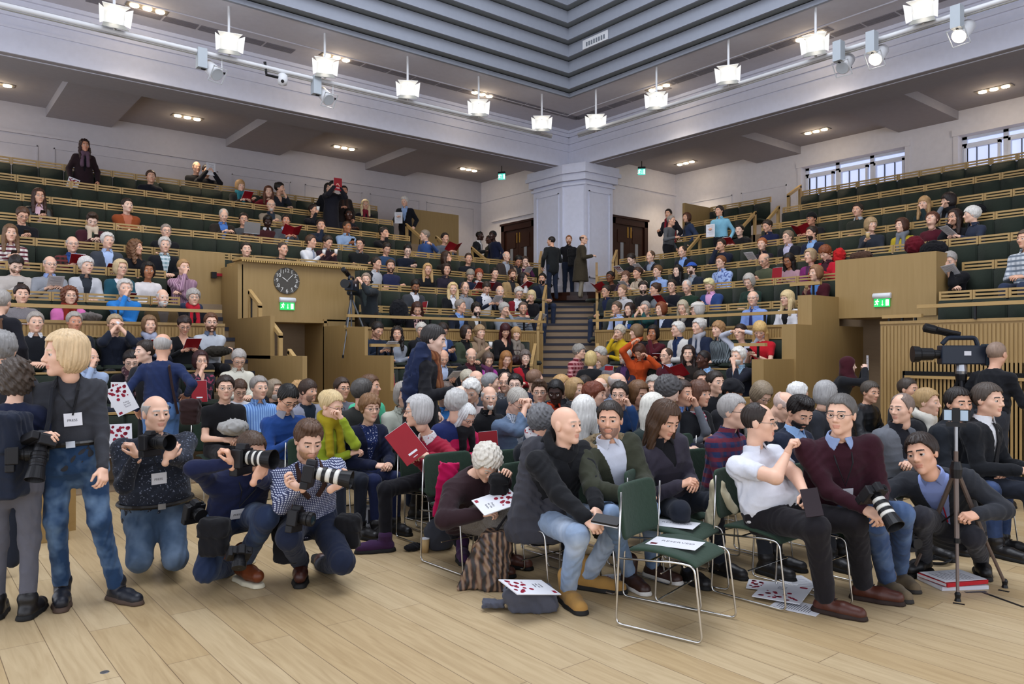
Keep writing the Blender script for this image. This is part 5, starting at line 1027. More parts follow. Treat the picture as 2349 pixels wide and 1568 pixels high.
# ================================================================ the audience
# head pixel, face angle | hair | skin | top | options | description
AUD = '''
194,334 15|curlylong 2a1412|3|ct 24161a i=0e0e14|F st a=down S=5c4654 it=pgR d=15.6|an open dark maroon coat and long grey scarf, standing
346,405 10|short 4a3428|1|jk 16161e|a=lap|a dark navy jacket sitting alone beside empty seats
451,384 20|bald a09080|1|sw 17171a|a=lap d=17.8|black leaning at the rear wall
474,392 20|short 2c2420|1|jk 15151a|a=show it=wp d=17.8|black holding a white sheet at the rear wall
551,426 25|bobf a9855a|0|jk 2a2a28 i=2a5a62|F a=read S=2c7480 it=rb|a dark jacket and teal scarf reading a red booklet
616,440 5|long 5a3424|0|ct 6a1622|F a=pointR l=14|a crimson red coat leaning over with one arm out
642,432 70|bun 1c1614|1|vn 24262c|F a=chinL|a charcoal V-neck top turned aside
753,432 20|long 1a1614|1|ct 17171b|F st a=down d=18.9|a black coat standing half hidden behind another
764,427 20|short 1c1816|2|ct 1a1a22|st a=show it=rb d=18.0 p=20|a long black overcoat raising a red booklet to the face
789,438 15|short 241c18|3|jk 2a2220 S=3a2a24|st a=hold1 d=18.5 B=full:241c18|a dark brown jacket standing at the rear wall
838,470 10|long d8c49a|1|jk 191a22|F a=cross S=7a2030|a navy coat with folded arms at the aisle end
622,471 5|bald c0b8b0|0|jk 8e8272 i=2a3440|a=phone g B=goatee:c8c2ba|an open beige jacket
720,482 45|updo 2a1e1a|1|sw 16181f|F a=drinkR it=cu|navy drinking from a white cup
800,492 15|afro 120e0c|6|sw 1c1c26|a=read|a dark sweater in front of the tall standing figure
89,450 15|long 3a2218|1|jk 15110f,l i=c9a8b2|F a=phone g it=ph|a black leather jacket over a pale pink top
52,493 15|short 4e3626|1|sw 15151a|a=phone g it=ph p=25|a black sweater looking down at a phone
292,471 25|short 2a1e18|2|cd 8a4422 i=b06a50|a=cross l=8|a rust orange cardigan with folded arms
212,505 5|quiff 3a2a20|2|jk 3a1820 i=2c3428|a=phone it=ph p=30 S=c6b29a|a maroon jacket with a cream fleece collar
24,535 10|long 6e5138|0|sh d8d0c8,c,5a2630|a=phone it=ph|a white and burgundy plaid shirt holding up a phone
166,560 10|bald b8b0a8|0|jk 24221f,c,6a3030 i=2b4a86|a=read g T=1b2440 it=rb|a royal blue shirt and dark tartan scarf
247,552 20|white c8c4be|0|jk 3c4048 i=a9bde0|a=lap it=rb|a charcoal suit and pale blue open shirt
311,567 60|curlylong 6b4a30|1|sw 17161a|F a=lap|a black top turned to the right, hands clasped
378,562 10|white b9b4ae|0|jk 17181d i=7f9aa0,c,d0d8da|a=lap|a black blazer over a teal checked shirt
381,530 10|crop 8a8078|0|jk 15161a|a=cross g|a black zipped jacket with folded arms
513,494 10|thin b5aea4|0|jk 2a241f i=4a74b8|a=read l=12 p=20|a dark brown suit jacket and bright blue shirt
559,503 5|short 2a211c|1|sw 4a4c4e|a=read g it=lt|a grey sweater working on a laptop
37,606 15|short 241c18|2|sw b5aca4|a=phone p=35 B=stubble:7a5a48 it=ph|a cream shawl-collar jumper looking down
115,607 15|bald b0a8a0|0|sw 8b8d92 c=8fa5d6|a=read g it=wp|a mid grey jumper with blue collar reading papers
198,609 25|pixie c9c5c0|0|jk b8b9bd i=2e3238|F a=lap|a pale quilted gilet over dark grey sleeves
277,614 25|bob c8b088|0|cd 1f4a58 i=d8d4d8|F a=lap g it=rb|a teal cardigan over a white top
340,621 10|bob 120e0e|4|sw d6d0ce|F a=lap|a white long-sleeved blouse
421,613 25|short a07c50|0|sh b08e9e,v,7c5a70|a=chinR|a pink striped shirt with one hand at the mouth
50,675 10|bun 2a1c18|0|te 8f8a8c,t,6a6668|F a=lap it=rb|a grey off-shoulder top at the rail
160,678 15|curlybob 6a3c26|0|cd d070a8 i=c09090|F a=lap g S=8a2a1c|a bright pink coat and rust red scarf
287,661 10|white bdb8b2|0|sw 2a78c0 c=8aa0c8|a=chinR|a bright blue sweater with a hand over the mouth
373,683 20|bald d0ccc6|0|jk 4a3a22 i=4a423c|a=lap B=full:d5d0c8|a brown corduroy jacket beside the blue sweater
444,682 10|pixie a09a94|0|ct 141317 i=141317|F a=lap g S=b01c2c it=wp|a black coat and vivid red scarf
565,572 10|short 2a211c|0|jk 17171a|a=lap d=14.5|black peering out behind the balcony ledge
649,571 35|buzz 3a2e28|1|sw 141416|a=lap|black behind the clock balcony, head turned
714,554 60|short 4a3426|1|sh d4d6da|a=cupR T=8c96aa b=50 it=cu|a white shirt turned aside holding a cup
752,555 40|short 2a2018|1|sw 2c1a20 c=8a8890|a=cupR p=20 it=cu|a maroon sweater holding a cup
82,739 10|short 9a928a|0|sw 17191e c=d8d8da|a=lap|a black sweater with white collar below the rail
171,738 15|short 9c968e|3|jk 23272e i=8a8078|a=lap|a dark grey blazer in front of the ribbed parapet
264,743 10|short a08c70|0|cd 1a1f2c i=1a1f2c|F a=face g it=ts|a navy cardigan pressing a tissue to the nose
343,745 10|bob 7a5c40|0|jk 20263a S=9aa0b4|F a=read it=wp it2=rb|a navy coat and pale blue scarf reading a sheet
423,745 10|pony 2a1c18|1|vn 131315|F a=read g p=25 it=rb|a black wrap top reading a booklet
484,739 10|short 5a3a26|0|sw b4b9c0 c=6a7a92|a=cross g B=full:5a3c28|a pale grey jumper, arms folded, by the steps
207,820 40|bald a89c92|0|sh 9fb0cc|a=chinR B=full:7a726a|a light blue shirt with a hand at the chin
301,828 5|updo 1c1412|2|jk 17131a S=4a3038,f,8a7070|F a=lap g p=20 l=14|a dark coat and mottled scarf leaning sideways
460,827 15|bob 34181a|0|dr 2a2530,f,8a3a50|F a=chinR g it=rbL|a dark floral dress holding a red booklet
548,823 10|short a49e98|0|sh d5d2c2|a=lap g p=30 w=.04|a cream shirt looking down, at the end of the lower row
614,508 5|afro 100c0a|7|sw 3c1a1e c=d8d8dc|a=lap p=25|a dark red sweater with white collar
656,506 5|short 1c1614|3|jk 4c4f54 i=b5c4de|a=read it=rb2|a mid grey blazer opening a red folder
736,516 10|short 2e221c|1|sw 1d2536|a=chinR|a navy jumper with a finger at the lips
796,521 40|buzz 3a2a20|4|sh 8ea6c6|a=phone b=20 it=ph|a light blue shirt, sleeves rolled, texting
881,534 50|short 2c2420|1|sw 17171a|a=chinR|a black jumper looking to the right, fist at chin
974,540 -70|short 8a7e70|0|sh 3a5488|a=pointL b=-40|a denim blue shirt stretching one arm sideways
1021,546 30|short 2a201c|1|sw 5c6470|a=read it=rb2|a slate grey sweater beside the tall screen
826,560 -15|short 17120f|1|sw 17191a c=6a6a6a|a=cross g w=.05|a baggy black jumper behind the video camera
887,570 20|short 231a16|1|sw 2c4260|a=lap p=25|a steel blue jumper looking down
935,574 10|short 15110f|2|sw 151a28|a=phone g p=20 it=ph|a midnight blue jumper holding a phone
1024,589 60|long 3a261a|1|sw 1e1a16|F a=chinR|a dark brown top in profile
1075,593 10|crop 3a2c24|1|sw 191c24|a=lap|a black jumper below the standing pair
928,462 -20|white d0ccc6|0|jk 15161c i=8aa4cc|st a=hold1 d=20 b=-10 it=wp p=15|a black suit and blue shirt standing in the aisle
1101,541 70|buzz 120d0b|7|jk 17181b i=d0d0d0|st a=hold1 d=20.6 b=70|a black coat standing by the doors
1122,549 -60|buzz 120d0b|6|jk 3a3a2e|st a=hold1 d=21.2 b=-60|a khaki jacket standing between two others
1130,540 -40|afro 120d0b|7|sw 141a30|st a=down d=20.2 b=-50|a navy jumper standing by the left doors
1264,553 -115|thin 1c1614|1|jk 1d2022|st d=19.6 b=-150 a=hold1 tr=20283a|a dark waxed jacket standing before the column, back turned
1305,550 -5|crop 8a5a38|0|tn 16161a|st d=20.3 b=10 a=back B=full:8a5a38 tr=1e2638|a black roll-neck and lanyard leaning against the column
1339,549 60|bald 4a3a30|0|ct 3a3428|st d=19.7 b=95 a=hold1 g tr=8a8272|an olive brown coat and khaki trousers before the column
864,604 50|short 2a201a|1|vn 16171c i=b0b2b6|a=lap|a black V-neck over a grey tee, looking right
896,610 5|short 4a382a|1|jk 262a48|a=cross B=full:5a4434|an indigo zip jacket, arms folded
981,618 10|long c09c68|1|sw 15151a|F a=lap|a black dress in front of empty green seats
1024,618 15|bob 2a1e1a|1|sh 2a2430|F a=lap|a dark patterned blouse
1162,588 30|bald c0b6ac|0|jk 3a3230 i=9aa0aa|a=lap w=.04|a brown jacket looking up, by the left doors
1189,598 20|short 15110f|3|jk 8a7a6a i=2a2a2e|a=read p=30 it=wp|a camel jacket reading a paper
1204,600 20|short 3a2a22|2|sw 4a2040|a=chinL|a purple jumper with a hand at the mouth
1079,631 5|short 8c8478|0|jk 1c2338|a=read p=40 it=rb|a dark blue jacket bent over a booklet
1099,630 10|pixie 8a3c22|0|sw a81e2c c=e0dcdc|F a=read g it=rb|a scarlet jumper with a white collar
1135,627 20|short 1e1815|0|sw 2e151d|a=lap|a dark maroon jumper sitting straight
1175,630 30|short 4a3020|1|jk a0855c i=2a2a2e|a=lap B=full:4a3020|a tan jacket over a striped tee
1200,638 60|long 1f1614|1|vn d0cccc|F a=chinR it=rb|a white top in profile beside the tan jacket
1244,639 -15|short 17130f|1|jk 1c2231 i=3a4150|a=lap B=full:17130f|a navy padded jacket at the stair end
953,656 15|short 15100e|4|jk 3a3c40 i=d4d4d8|a=lap g B=full:15100e p=25 it=rbs|a dark grey blazer and white shirt
1039,662 10|long d8bc88|0|jk 17181c i=d8d8dc|F a=lap|a black jacket over a white blouse
1067,661 15|thin 6a5a4a|0|sh 8f9298|a=lap g|a plain grey shirt
1116,660 10|short 2c211a|1|vn 1a2030 i=d8d8dc|a=read p=30 it=wp|a navy V-neck over white, reading a sheet
1147,669 10|bald c8c0b8|0|jk 17181c i=b09ea0|a=lap|a black jacket with pinkish collar
1190,672 15|white c0bab2|0|vn 7a1c28 i=d8d8da|a=lap g p=20|a deep red V-neck with a white collar
1219,679 -10|bobf d0bc90|0|jk 16151a|F a=wave it=wp|a black jacket raising one hand
1057,702 60|short 8a8076|1|jk 181d2a i=7a9ad0|a=thigh b=40 l=12|a dark navy suit leaning forward in profile
957,709 5|long 3a2018|1|jk 141216 S=c8a09a,f,2a2024|F a=lap p=25|a black jacket with a blotched pink scarf
1093,710 20|curlyshort 17120f|2|jk 4a4234 i=d4d4d4|a=lap B=full:1c1612|an olive brown jacket and open white collar
1157,709 40|pixie a8a49e|0|sw 8a9098|F a=chinL|a light grey jumper with a hand at the mouth
1200,707 5|crop 5a4a40|1|sw 2c323c,h,8f949c|a=cupR g B=stubble:8a6a58 w=.04|a grey and navy hooped jumper
866,756 35|short 1c1512|1|sw 1d2738|a=read p=25 it=pn|a dark blue jumper writing notes
911,766 0|curlylong 1e1614|1|tn 888d96|F a=cross|a grey polo-neck with folded arms
967,757 0|pixie c0bab0|0|jk 17171b i=3a3c44|F a=cross g|a black velvet jacket, arms folded
1016,757 20|short 241a16|1|jk 23365c i=a4b2d4|a=phone g p=30 it=ph|a blue blazer behind the standing scarf wearer
1070,763 45|bob 2c1e18|1|jk 3a4232 i=141416|F a=lap g|an olive jacket and black roll-neck, looking right
1101,762 30|pixie 9a7e5c|0|jk 8a745c i=9a846c|F a=cupR S=8a7460 it=cu|a beige coat and cowl scarf holding a cup
1159,758 10|longf 3a1218|1|dr 161417|F a=lap p=20 it=bg|a black dress rummaging in a dark handbag
1184,766 5|bobf b08a5a|0|jk 6c645c i=8a8078|F a=lap S=8a8074 it=rb|a taupe coat with a red booklet upright on the knees
878,835 20|long 1e1412|1|jk 17161b|F a=hug S=7a1c24 it=rf d=12.9|a dark coat and red scarf hugging a red folder
1017,820 15|bald 9a9088|1|jk 1e2126 i=a8b4cc|a=phone p=25 it=pn|a dark jacket bent over a notepad
1081,816 10|bald a8a098|0|jk 141417 i=4a1c26|a=lap g p=20|a black jacket over a maroon shirt
1120,825 15|bob 5a4a40|0|cd a03c90 i=d8d4d8|F a=lap S=5a3050 p=20|a magenta cardigan and purple scarf
1161,823 20|long 9a6a3c|0|sw 1a191b|F a=lap p=20|a black jumper, second from the stair end
1205,821 10|curlyshort 6a605a|2|jk a81c2a i=2a2024|F a=cross|a scarlet jacket with folded arms at the stair end
1400,635 -40|afro 1a1210|5|sw 241818|F a=read g it=rb2|a dark brown top opening a red booklet
1435,635 -20|pixie 6a4a3a|0|sw 2a2230,f,6a5060|F a=chinR g|a dark patterned top with chin on hand
1462,626 -50|updo 3a261c|1|ct c0b09c i=b0a08c|F a=read it=wp|a cream boucle jacket turned aside
1508,622 -45|short 6a4c30|0|sh 8fa8d6|a=lap|a sky blue shirt among dark jackets
1554,622 -30|long 120e0e|2|ct 141216 i=141216|F a=lap S=141216|a black coat and big black scarf
1586,616 -45|short 17120f|2|jk 1f2632 i=8a9098|a=lap g B=stubble:4a3428 H=cap:2c52a8|a navy jacket and royal blue cap
1448,594 -50|short 2a221e|2|jk 1a1a1e|a=read p=25 it=pg|a black jacket reading a white programme
1492,588 -40|thin 5a4636|0|jk 1a1c24 i=8a94a8|a=read it=wp|a dark suit in the row below the doors
1565,577 -30|thin 3a2c24|0|jk 191d28 i=82a4dc|a=lap p=10|a dark suit with a bright blue shirt front
1654,562 -30|short 2a1e18|1|jk 1b2030|a=chinR|a dark navy jacket with a hand at the chin
1653,601 -40|short 7a4c2c|0|sh 9cb0d8,f,5a6ca0|a=lap g w=.03|a blue patterned shirt
1752,596 -40|bald b09a88|1|sw 4a4e3a|a=phone g p=25 it=ph|an olive green jumper using a phone
1809,597 -30|long 17110f|4|sw a8848c|F a=read g p=20 it=rf|a dusty pink top holding up a red booklet
1858,587 -40|bob a8906e|0|cd 7a2a66 i=4a2c44|F a=lap|a purple cardigan beside a scarlet coat
1893,580 -45|pixie 7a4020|0|ct b0182a i=3a1c24|F a=read p=30|a scarlet red coat looking down
1871,626 -50|bob 8a6444|0|cd 43161f i=4a72a8|F a=cupR it=cu|a wine cardigan over a denim shirt holding a cup
1748,560 -20|pony 9a5a34|0|sh 231e26|F a=read it=pn|a dark print blouse reading notes
1807,544 -45|short 7a6a58|0|jk 191a1f i=b4b0c8|a=lap g|a black suit and lilac shirt
1861,535 -50|short 2a1e18|1|jk 1a2236 i=8aacd8|a=lap B=full:2a1e18|a navy blazer and light blue shirt
1861,502 -30|short 17120f|3|jk 1c1c20|a=read g it=rb2 H=beanie:121214|dark clothes and a black knitted hat reading a booklet
1696,528 -20|short 17120f|2|jk 18181b|a=read it=rb|a black jacket holding a tall red booklet
1760,518 -45|short 2c221c|1|sh 1b2140|a=lap p=15|a navy blue shirt
1650,484 -40|short 2a211c|1|sh 7cb4cc|st a=hold1 d=17.6 b=-20 it=wp|a turquoise shirt standing in a row
1533,491 -20|short 201814|1|jk 1e1e24 S=7a1c28|st a=hold1 d=19.6|a dark coat standing behind a grey jumper
1540,506 60|crop 8a847c|1|sw 55585c|st a=hold1 d=18.6 b=60|a grey jumper standing in profile with coat over arm
1575,499 -40|bob 4a2c1e|1|jk 2a3650 i=23262c|F st a=hold1 d=19.0 b=-70 it=rb|a denim jacket standing with a red booklet
1390,668 -40|short 2c241e|1|jk 2c3230 i=1c2440|a=lap g|a dark green jacket at the stair end
1427,667 -45|crop 8a6c50|0|sh b8b6b8|a=lap|a white patterned shirt
1475,659 5|short 2a201a|2|jk 1b1b1e|a=cross B=full:2a201a p=10|a black jacket grinning towards the front
1503,664 -70|bun 3a241a|1|sw 70767c|F a=lap b=-50|a grey top turned to a neighbour
1541,656 -15|short 2a211c|0|sw 16181f|a=read g it=rb|a black round-neck jumper with a maroon booklet
1575,658 -20|thin c0b8b0|0|sw 1f3326|a=lap p=25|a dark green fleece
1627,654 -25|quiff d8cc98|0|jk 2c4272 i=d8a0c8|a=phone p=30 it=ph|a blue blazer over a pink shirt
1718,645 -25|bob aea89e|0|sw 20342c|F a=lap p=25 w=.03|a bottle green sweatshirt in a nearly empty row
1414,706 -45|short 5a4a3c|1|sh a4b4d8|a=lap w=.03|a pale blue shirt behind the rail by the stair
1444,710 -35|long 2a1c18|0|cd 3a5272 i=d4d4d8|F a=lap|a denim jacket over white, behind the rail
1480,707 -20|short 9a948e|0|cd 1d4644 i=2a2c34|a=face g|a dark teal cardigan covering the face with a hand
1516,709 -45|bob 7a4024|0|jk 1b2236 i=c0c8d8|F a=lap|a navy coat over a white shirt behind the rail
1566,706 -20|long b0a48c|0|cd 17171c i=3a363e|F a=lap p=15|a black cardigan over a dark blouse
1599,710 -80|bob b8b2aa|0|ct c8c4bc i=b8b4ac|F a=wave g b=-60 H=bakercap:cfc9bf|a white coat and white cap in profile
1727,684 -15|bald c8c2ba|0|sh 7f98d0|a=lap g T=262c5c w=.03|a blue shirt and purple tie behind the rail
1805,684 -45|longf cdb586|0|cd d8d6d8 i=17171a|F a=lap g|a white cardigan over a black dress
1967,482 -25|short 2a2019|1|sw 2c2f28 c=b0b4b8|a=lap|a dark olive jumper with folded hands
1998,515 30|bobf a08560|0|sw 2c3038|F a=cupR it=cu|a charcoal top and bead necklace holding a cup
2068,517 -40|bob 4a2e20|0|sw b09a28 S=70747a|F a=lap|a mustard top and grey scarf
2120,467 -20|longf b08c60|0|sw 1b2a2c|F a=chinL|a dark teal top in an upper row
2175,460 -60|bobf 231a18|0|sw 6c7078|F a=chinR S=141418 g|a grey jumper with a black scarf
2138,503 -20|pixie 5a3626|0|sw 4a1420|F a=lap p=-25 w=.02|a burgundy jumper looking up
2190,498 -40|long 2e1e18|1|sw 16161a|F a=chinR g|a black top with a hand at the mouth
2229,492 -80|pixie d8d4cc|0|sh 2c3242|F a=read b=-50 it=wp|a slate blue shirt turned sideways with a notepad
2178,597 -20|short 9a948e|0|jk 141418 i=1a1c2a|a=chinL p=20 it=pn|a black suit writing, above the right exit sign
2352,548 -40|short 5a4a3c|1|sh c4c8cc,c,6a7480|a=lap|a pale checked shirt cut by the frame edge
1421,762 -40|pixie c0b6a4|0|tn c0a01c|F a=chinR g|a bright yellow roll-neck jumper
1459,761 -70|bobf 7a6044|0|ct 18161a i=141416|F a=lap S=c05a30|a black coat and orange scarf
1498,764 -20|bob 120d0c|4|sw 4a121c|F a=chinL|a dark red top touching the face
1554,755 -60|white d0ccc4|0|jk c4c0ba i=223050|a=lap g T=1a2848 it=rb|a white jacket and navy tie
1602,749 -50|white c4c0ba|0|jk 1c2438 i=2a3448|a=lap S=9a9aa0|a navy coat with a grey scarf
1647,755 -45|pixie 9a744c|0|sh 6c7478,v,2c3234|F a=lap it=cu|a black and grey striped top
1698,762 -30|bun 241816|0|sw b8bcc8|F a=heads|a white jumper with both hands at the head
1743,757 -10|longf c8a468|0|te b81c28|F a=phone p=30 it=ph|a red off-shoulder top reading a phone
1528,816 -40|thin 4a3a2e|0|sw 4a1422 c=b4c0dc|a=lap g w=.03|a maroon jumper with a blue collar
1579,811 -5|long 241612|0|sw 28221e|F a=read it=rb2|a dark brown keyhole top holding an open red booklet
1613,824 -60|buzz 1a1210|6|jk 5c626c i=8ab0d8|a=lap b=-50 l=15|a grey suit and pale blue shirt turned aside
1693,816 -40|white d8d4cc|0|jk 1b1d28 i=8aa4b8|a=chinL B=full:d0ccc4|a dark navy jacket with an arm across the face
1376,812 -60|pixie b0aca4|0|jk 5a6470|F a=lap b=-50|a blue-grey jacket half hidden by the stair
1378,830 -50|bobf 9a7a5a|0|jk 5a1a22|F a=lap g|a wine red top beside the stair foot
1434,816 -50|thin d8d4cc|0|jk 2c2638 i=5a3a6a|a=read g B=full:d4d0c8 it=rf|a dark purple jacket holding a red folder
1329,806 70|pixie 8a867e|0|sh 6a1a26,c,c08a8a|st g d=13.6 b=60 l=10 a=hold1|a red plaid shirt standing at the foot of the stair
1356,824 160|bob c8b078|0|jk 141417|F st d=12.6 b=170 a=hip|a black jacket seen from behind with a grey bag
'''
ROWN = ['front', 'second', 'third', 'fourth', 'fifth', 'sixth', 'seventh', 'eighth', 'ninth', 'top']
USED = set(); ITEMS = []
def pcol(t): return tuple(t.split(','))
def parse(line):
    f = [x.strip() for x in line.split('|')]; a, fa = f[0].split(); hx, hy = map(float, a.split(',')); hs, hc = f[1].split()
    t = f[3].split(); sp = dict(px=(hx, hy), fdeg=float(fa), hair=(hs, hc), skin=int(f[2]), top=(t[0],) + pcol(t[1]), desc=f[5], items=[])
    for k in t[2:] + f[4].split():
        if k == 'F': sp['fem'] = True
        elif k == 'g': sp['glasses'] = random.choice(['1c1a1a', '2a2422', '4a4644'])
        elif k == 'st': sp['pose'] = 'stand'
        elif k == 'nr': sp['near'] = True
        else:
            n, v = k.split('=')
            if n == 'i': sp['inner'] = pcol(v)
            elif n == 'S': sp['scarf'] = pcol(v)
            elif n == 'T': sp['tie'] = pcol(v)
            elif n == 'c': sp['collar'] = pcol(v)
            elif n == 'B': sp['beard'] = tuple(v.split(':'))
            elif n == 'H': sp['hair'] = tuple(v.split(':')) + sp['hair']
            elif n == 'a': sp['arms'] = v
            elif n in ('it', 'it2'): sp['items'].append(v)
            elif n == 'tr': sp['trousers'] = pcol(v)
            else: sp[{'l': 'lean', 'p': 'pitch', 'w': 'fat', 'b': 'bdeg', 'd': 'd', 'ro': 'roll', 'k': 'row', 'fz': 'fz', 'tw': 'twist', 'sd': 'side'}[n]] = float(v)
    return sp
ARMS['pointL'] = tuple((-x, y, z) for x, y, z in ARMS['pointR'][::-1])
def place(sp):
    hx, hy = sp['px']; stand = sp.get('pose') == 'stand'
    if sp.get('floorrow'):
        d = sp.get('d') or 850. / (hy - 805); p = at_d(hx, hy, d); sp['floor'] = 0.; bank = 'F'; k = None
    elif 'd' in sp:
        p = at_d(hx, hy, sp['d']); bank = 'L' if hx < 1310 else 'R'
        sp['floor'] = sp.get('fz', p[2] - (1.55 if stand else 1.12)); kk = [abs(p[1] + .3 - LY(k)) if bank == 'L' else abs(p[0] + .3 - RX(k)) for k in range(10)]; k = int(np.argmin(kk))
    else:
        bank = 'L' if hx < 1300 else 'R'; best = None
        for k in range(10):
            q = on_y(hx, hy, LY(k) - .27) if bank == 'L' else on_x(hx, hy, RX(k) - .27); e = abs(q[2] - FZ(k) - 1.06)
            if best is None or e < best[0]: best = (e, k, q)
        e, k, p = best; sp['floor'] = FZ(k) - .0
    sp['head'] = p; sp['bank'] = bank; sp['k'] = k
    if bank != 'F': sp['smin'] = 1.07 if not stand else .95
    if 'bdeg' in sp: sp['body'] = face_world(p, sp['bdeg'])
    else:
        base = np.array([0, -1.]) if bank in 'LF' else np.array([-1., 0]); sp['body'] = unit(base + .25 * face_world(p, sp['fdeg']))
    sp['face'] = face_world(p, sp['fdeg'])
    return sp
random.seed(7)
def where(sp):
    if sp['bank'] == 'F': return 'on the arena floor'
    if sp.get('pose') == 'stand': return ''
    return '%s row of the %s bank' % (ROWN[sp['k']], 'left' if sp['bank'] == 'L' else 'right')
def finish(sp, b):
    lab = 'person in ' + sp['desc']; w = where(sp)
    if len(lab.split()) + len(w.split()) <= 15 and w: lab += ', ' + w
    if lab in USED: print('DUP', lab)
    USED.add(lab); tag(b.o, lab, 'person', 'seated audience' if sp.get('pose', 'sit') == 'sit' else 'people standing')
    for it in sp.get('items', []): ITEMS.append((it, b, sp))
TRS = ['1b1c22', '20242e', '2a3348', '26221f', '17171a', '303238']
import os
def crowd(rows, **kw):
    for line in rows.strip().split('\n'):
        if not line.strip(): continue
        sp = parse(line); sp.update(kw); place(sp)
        sp.setdefault('trousers', (random.choice(TRS),)); sp.setdefault('lean', 4 + random.random() * 5)
        sp.setdefault('shape', (1 + random.uniform(-.04, .05), 1 + random.uniform(-.03, .03), 1 + random.uniform(-.04, .04)))
        sp.setdefault('curl', (random.choice((30, 45, 60)), random.choice((30, 45, 60))))
        b = build_person(sp); finish(sp, b)
crowd(AUD)
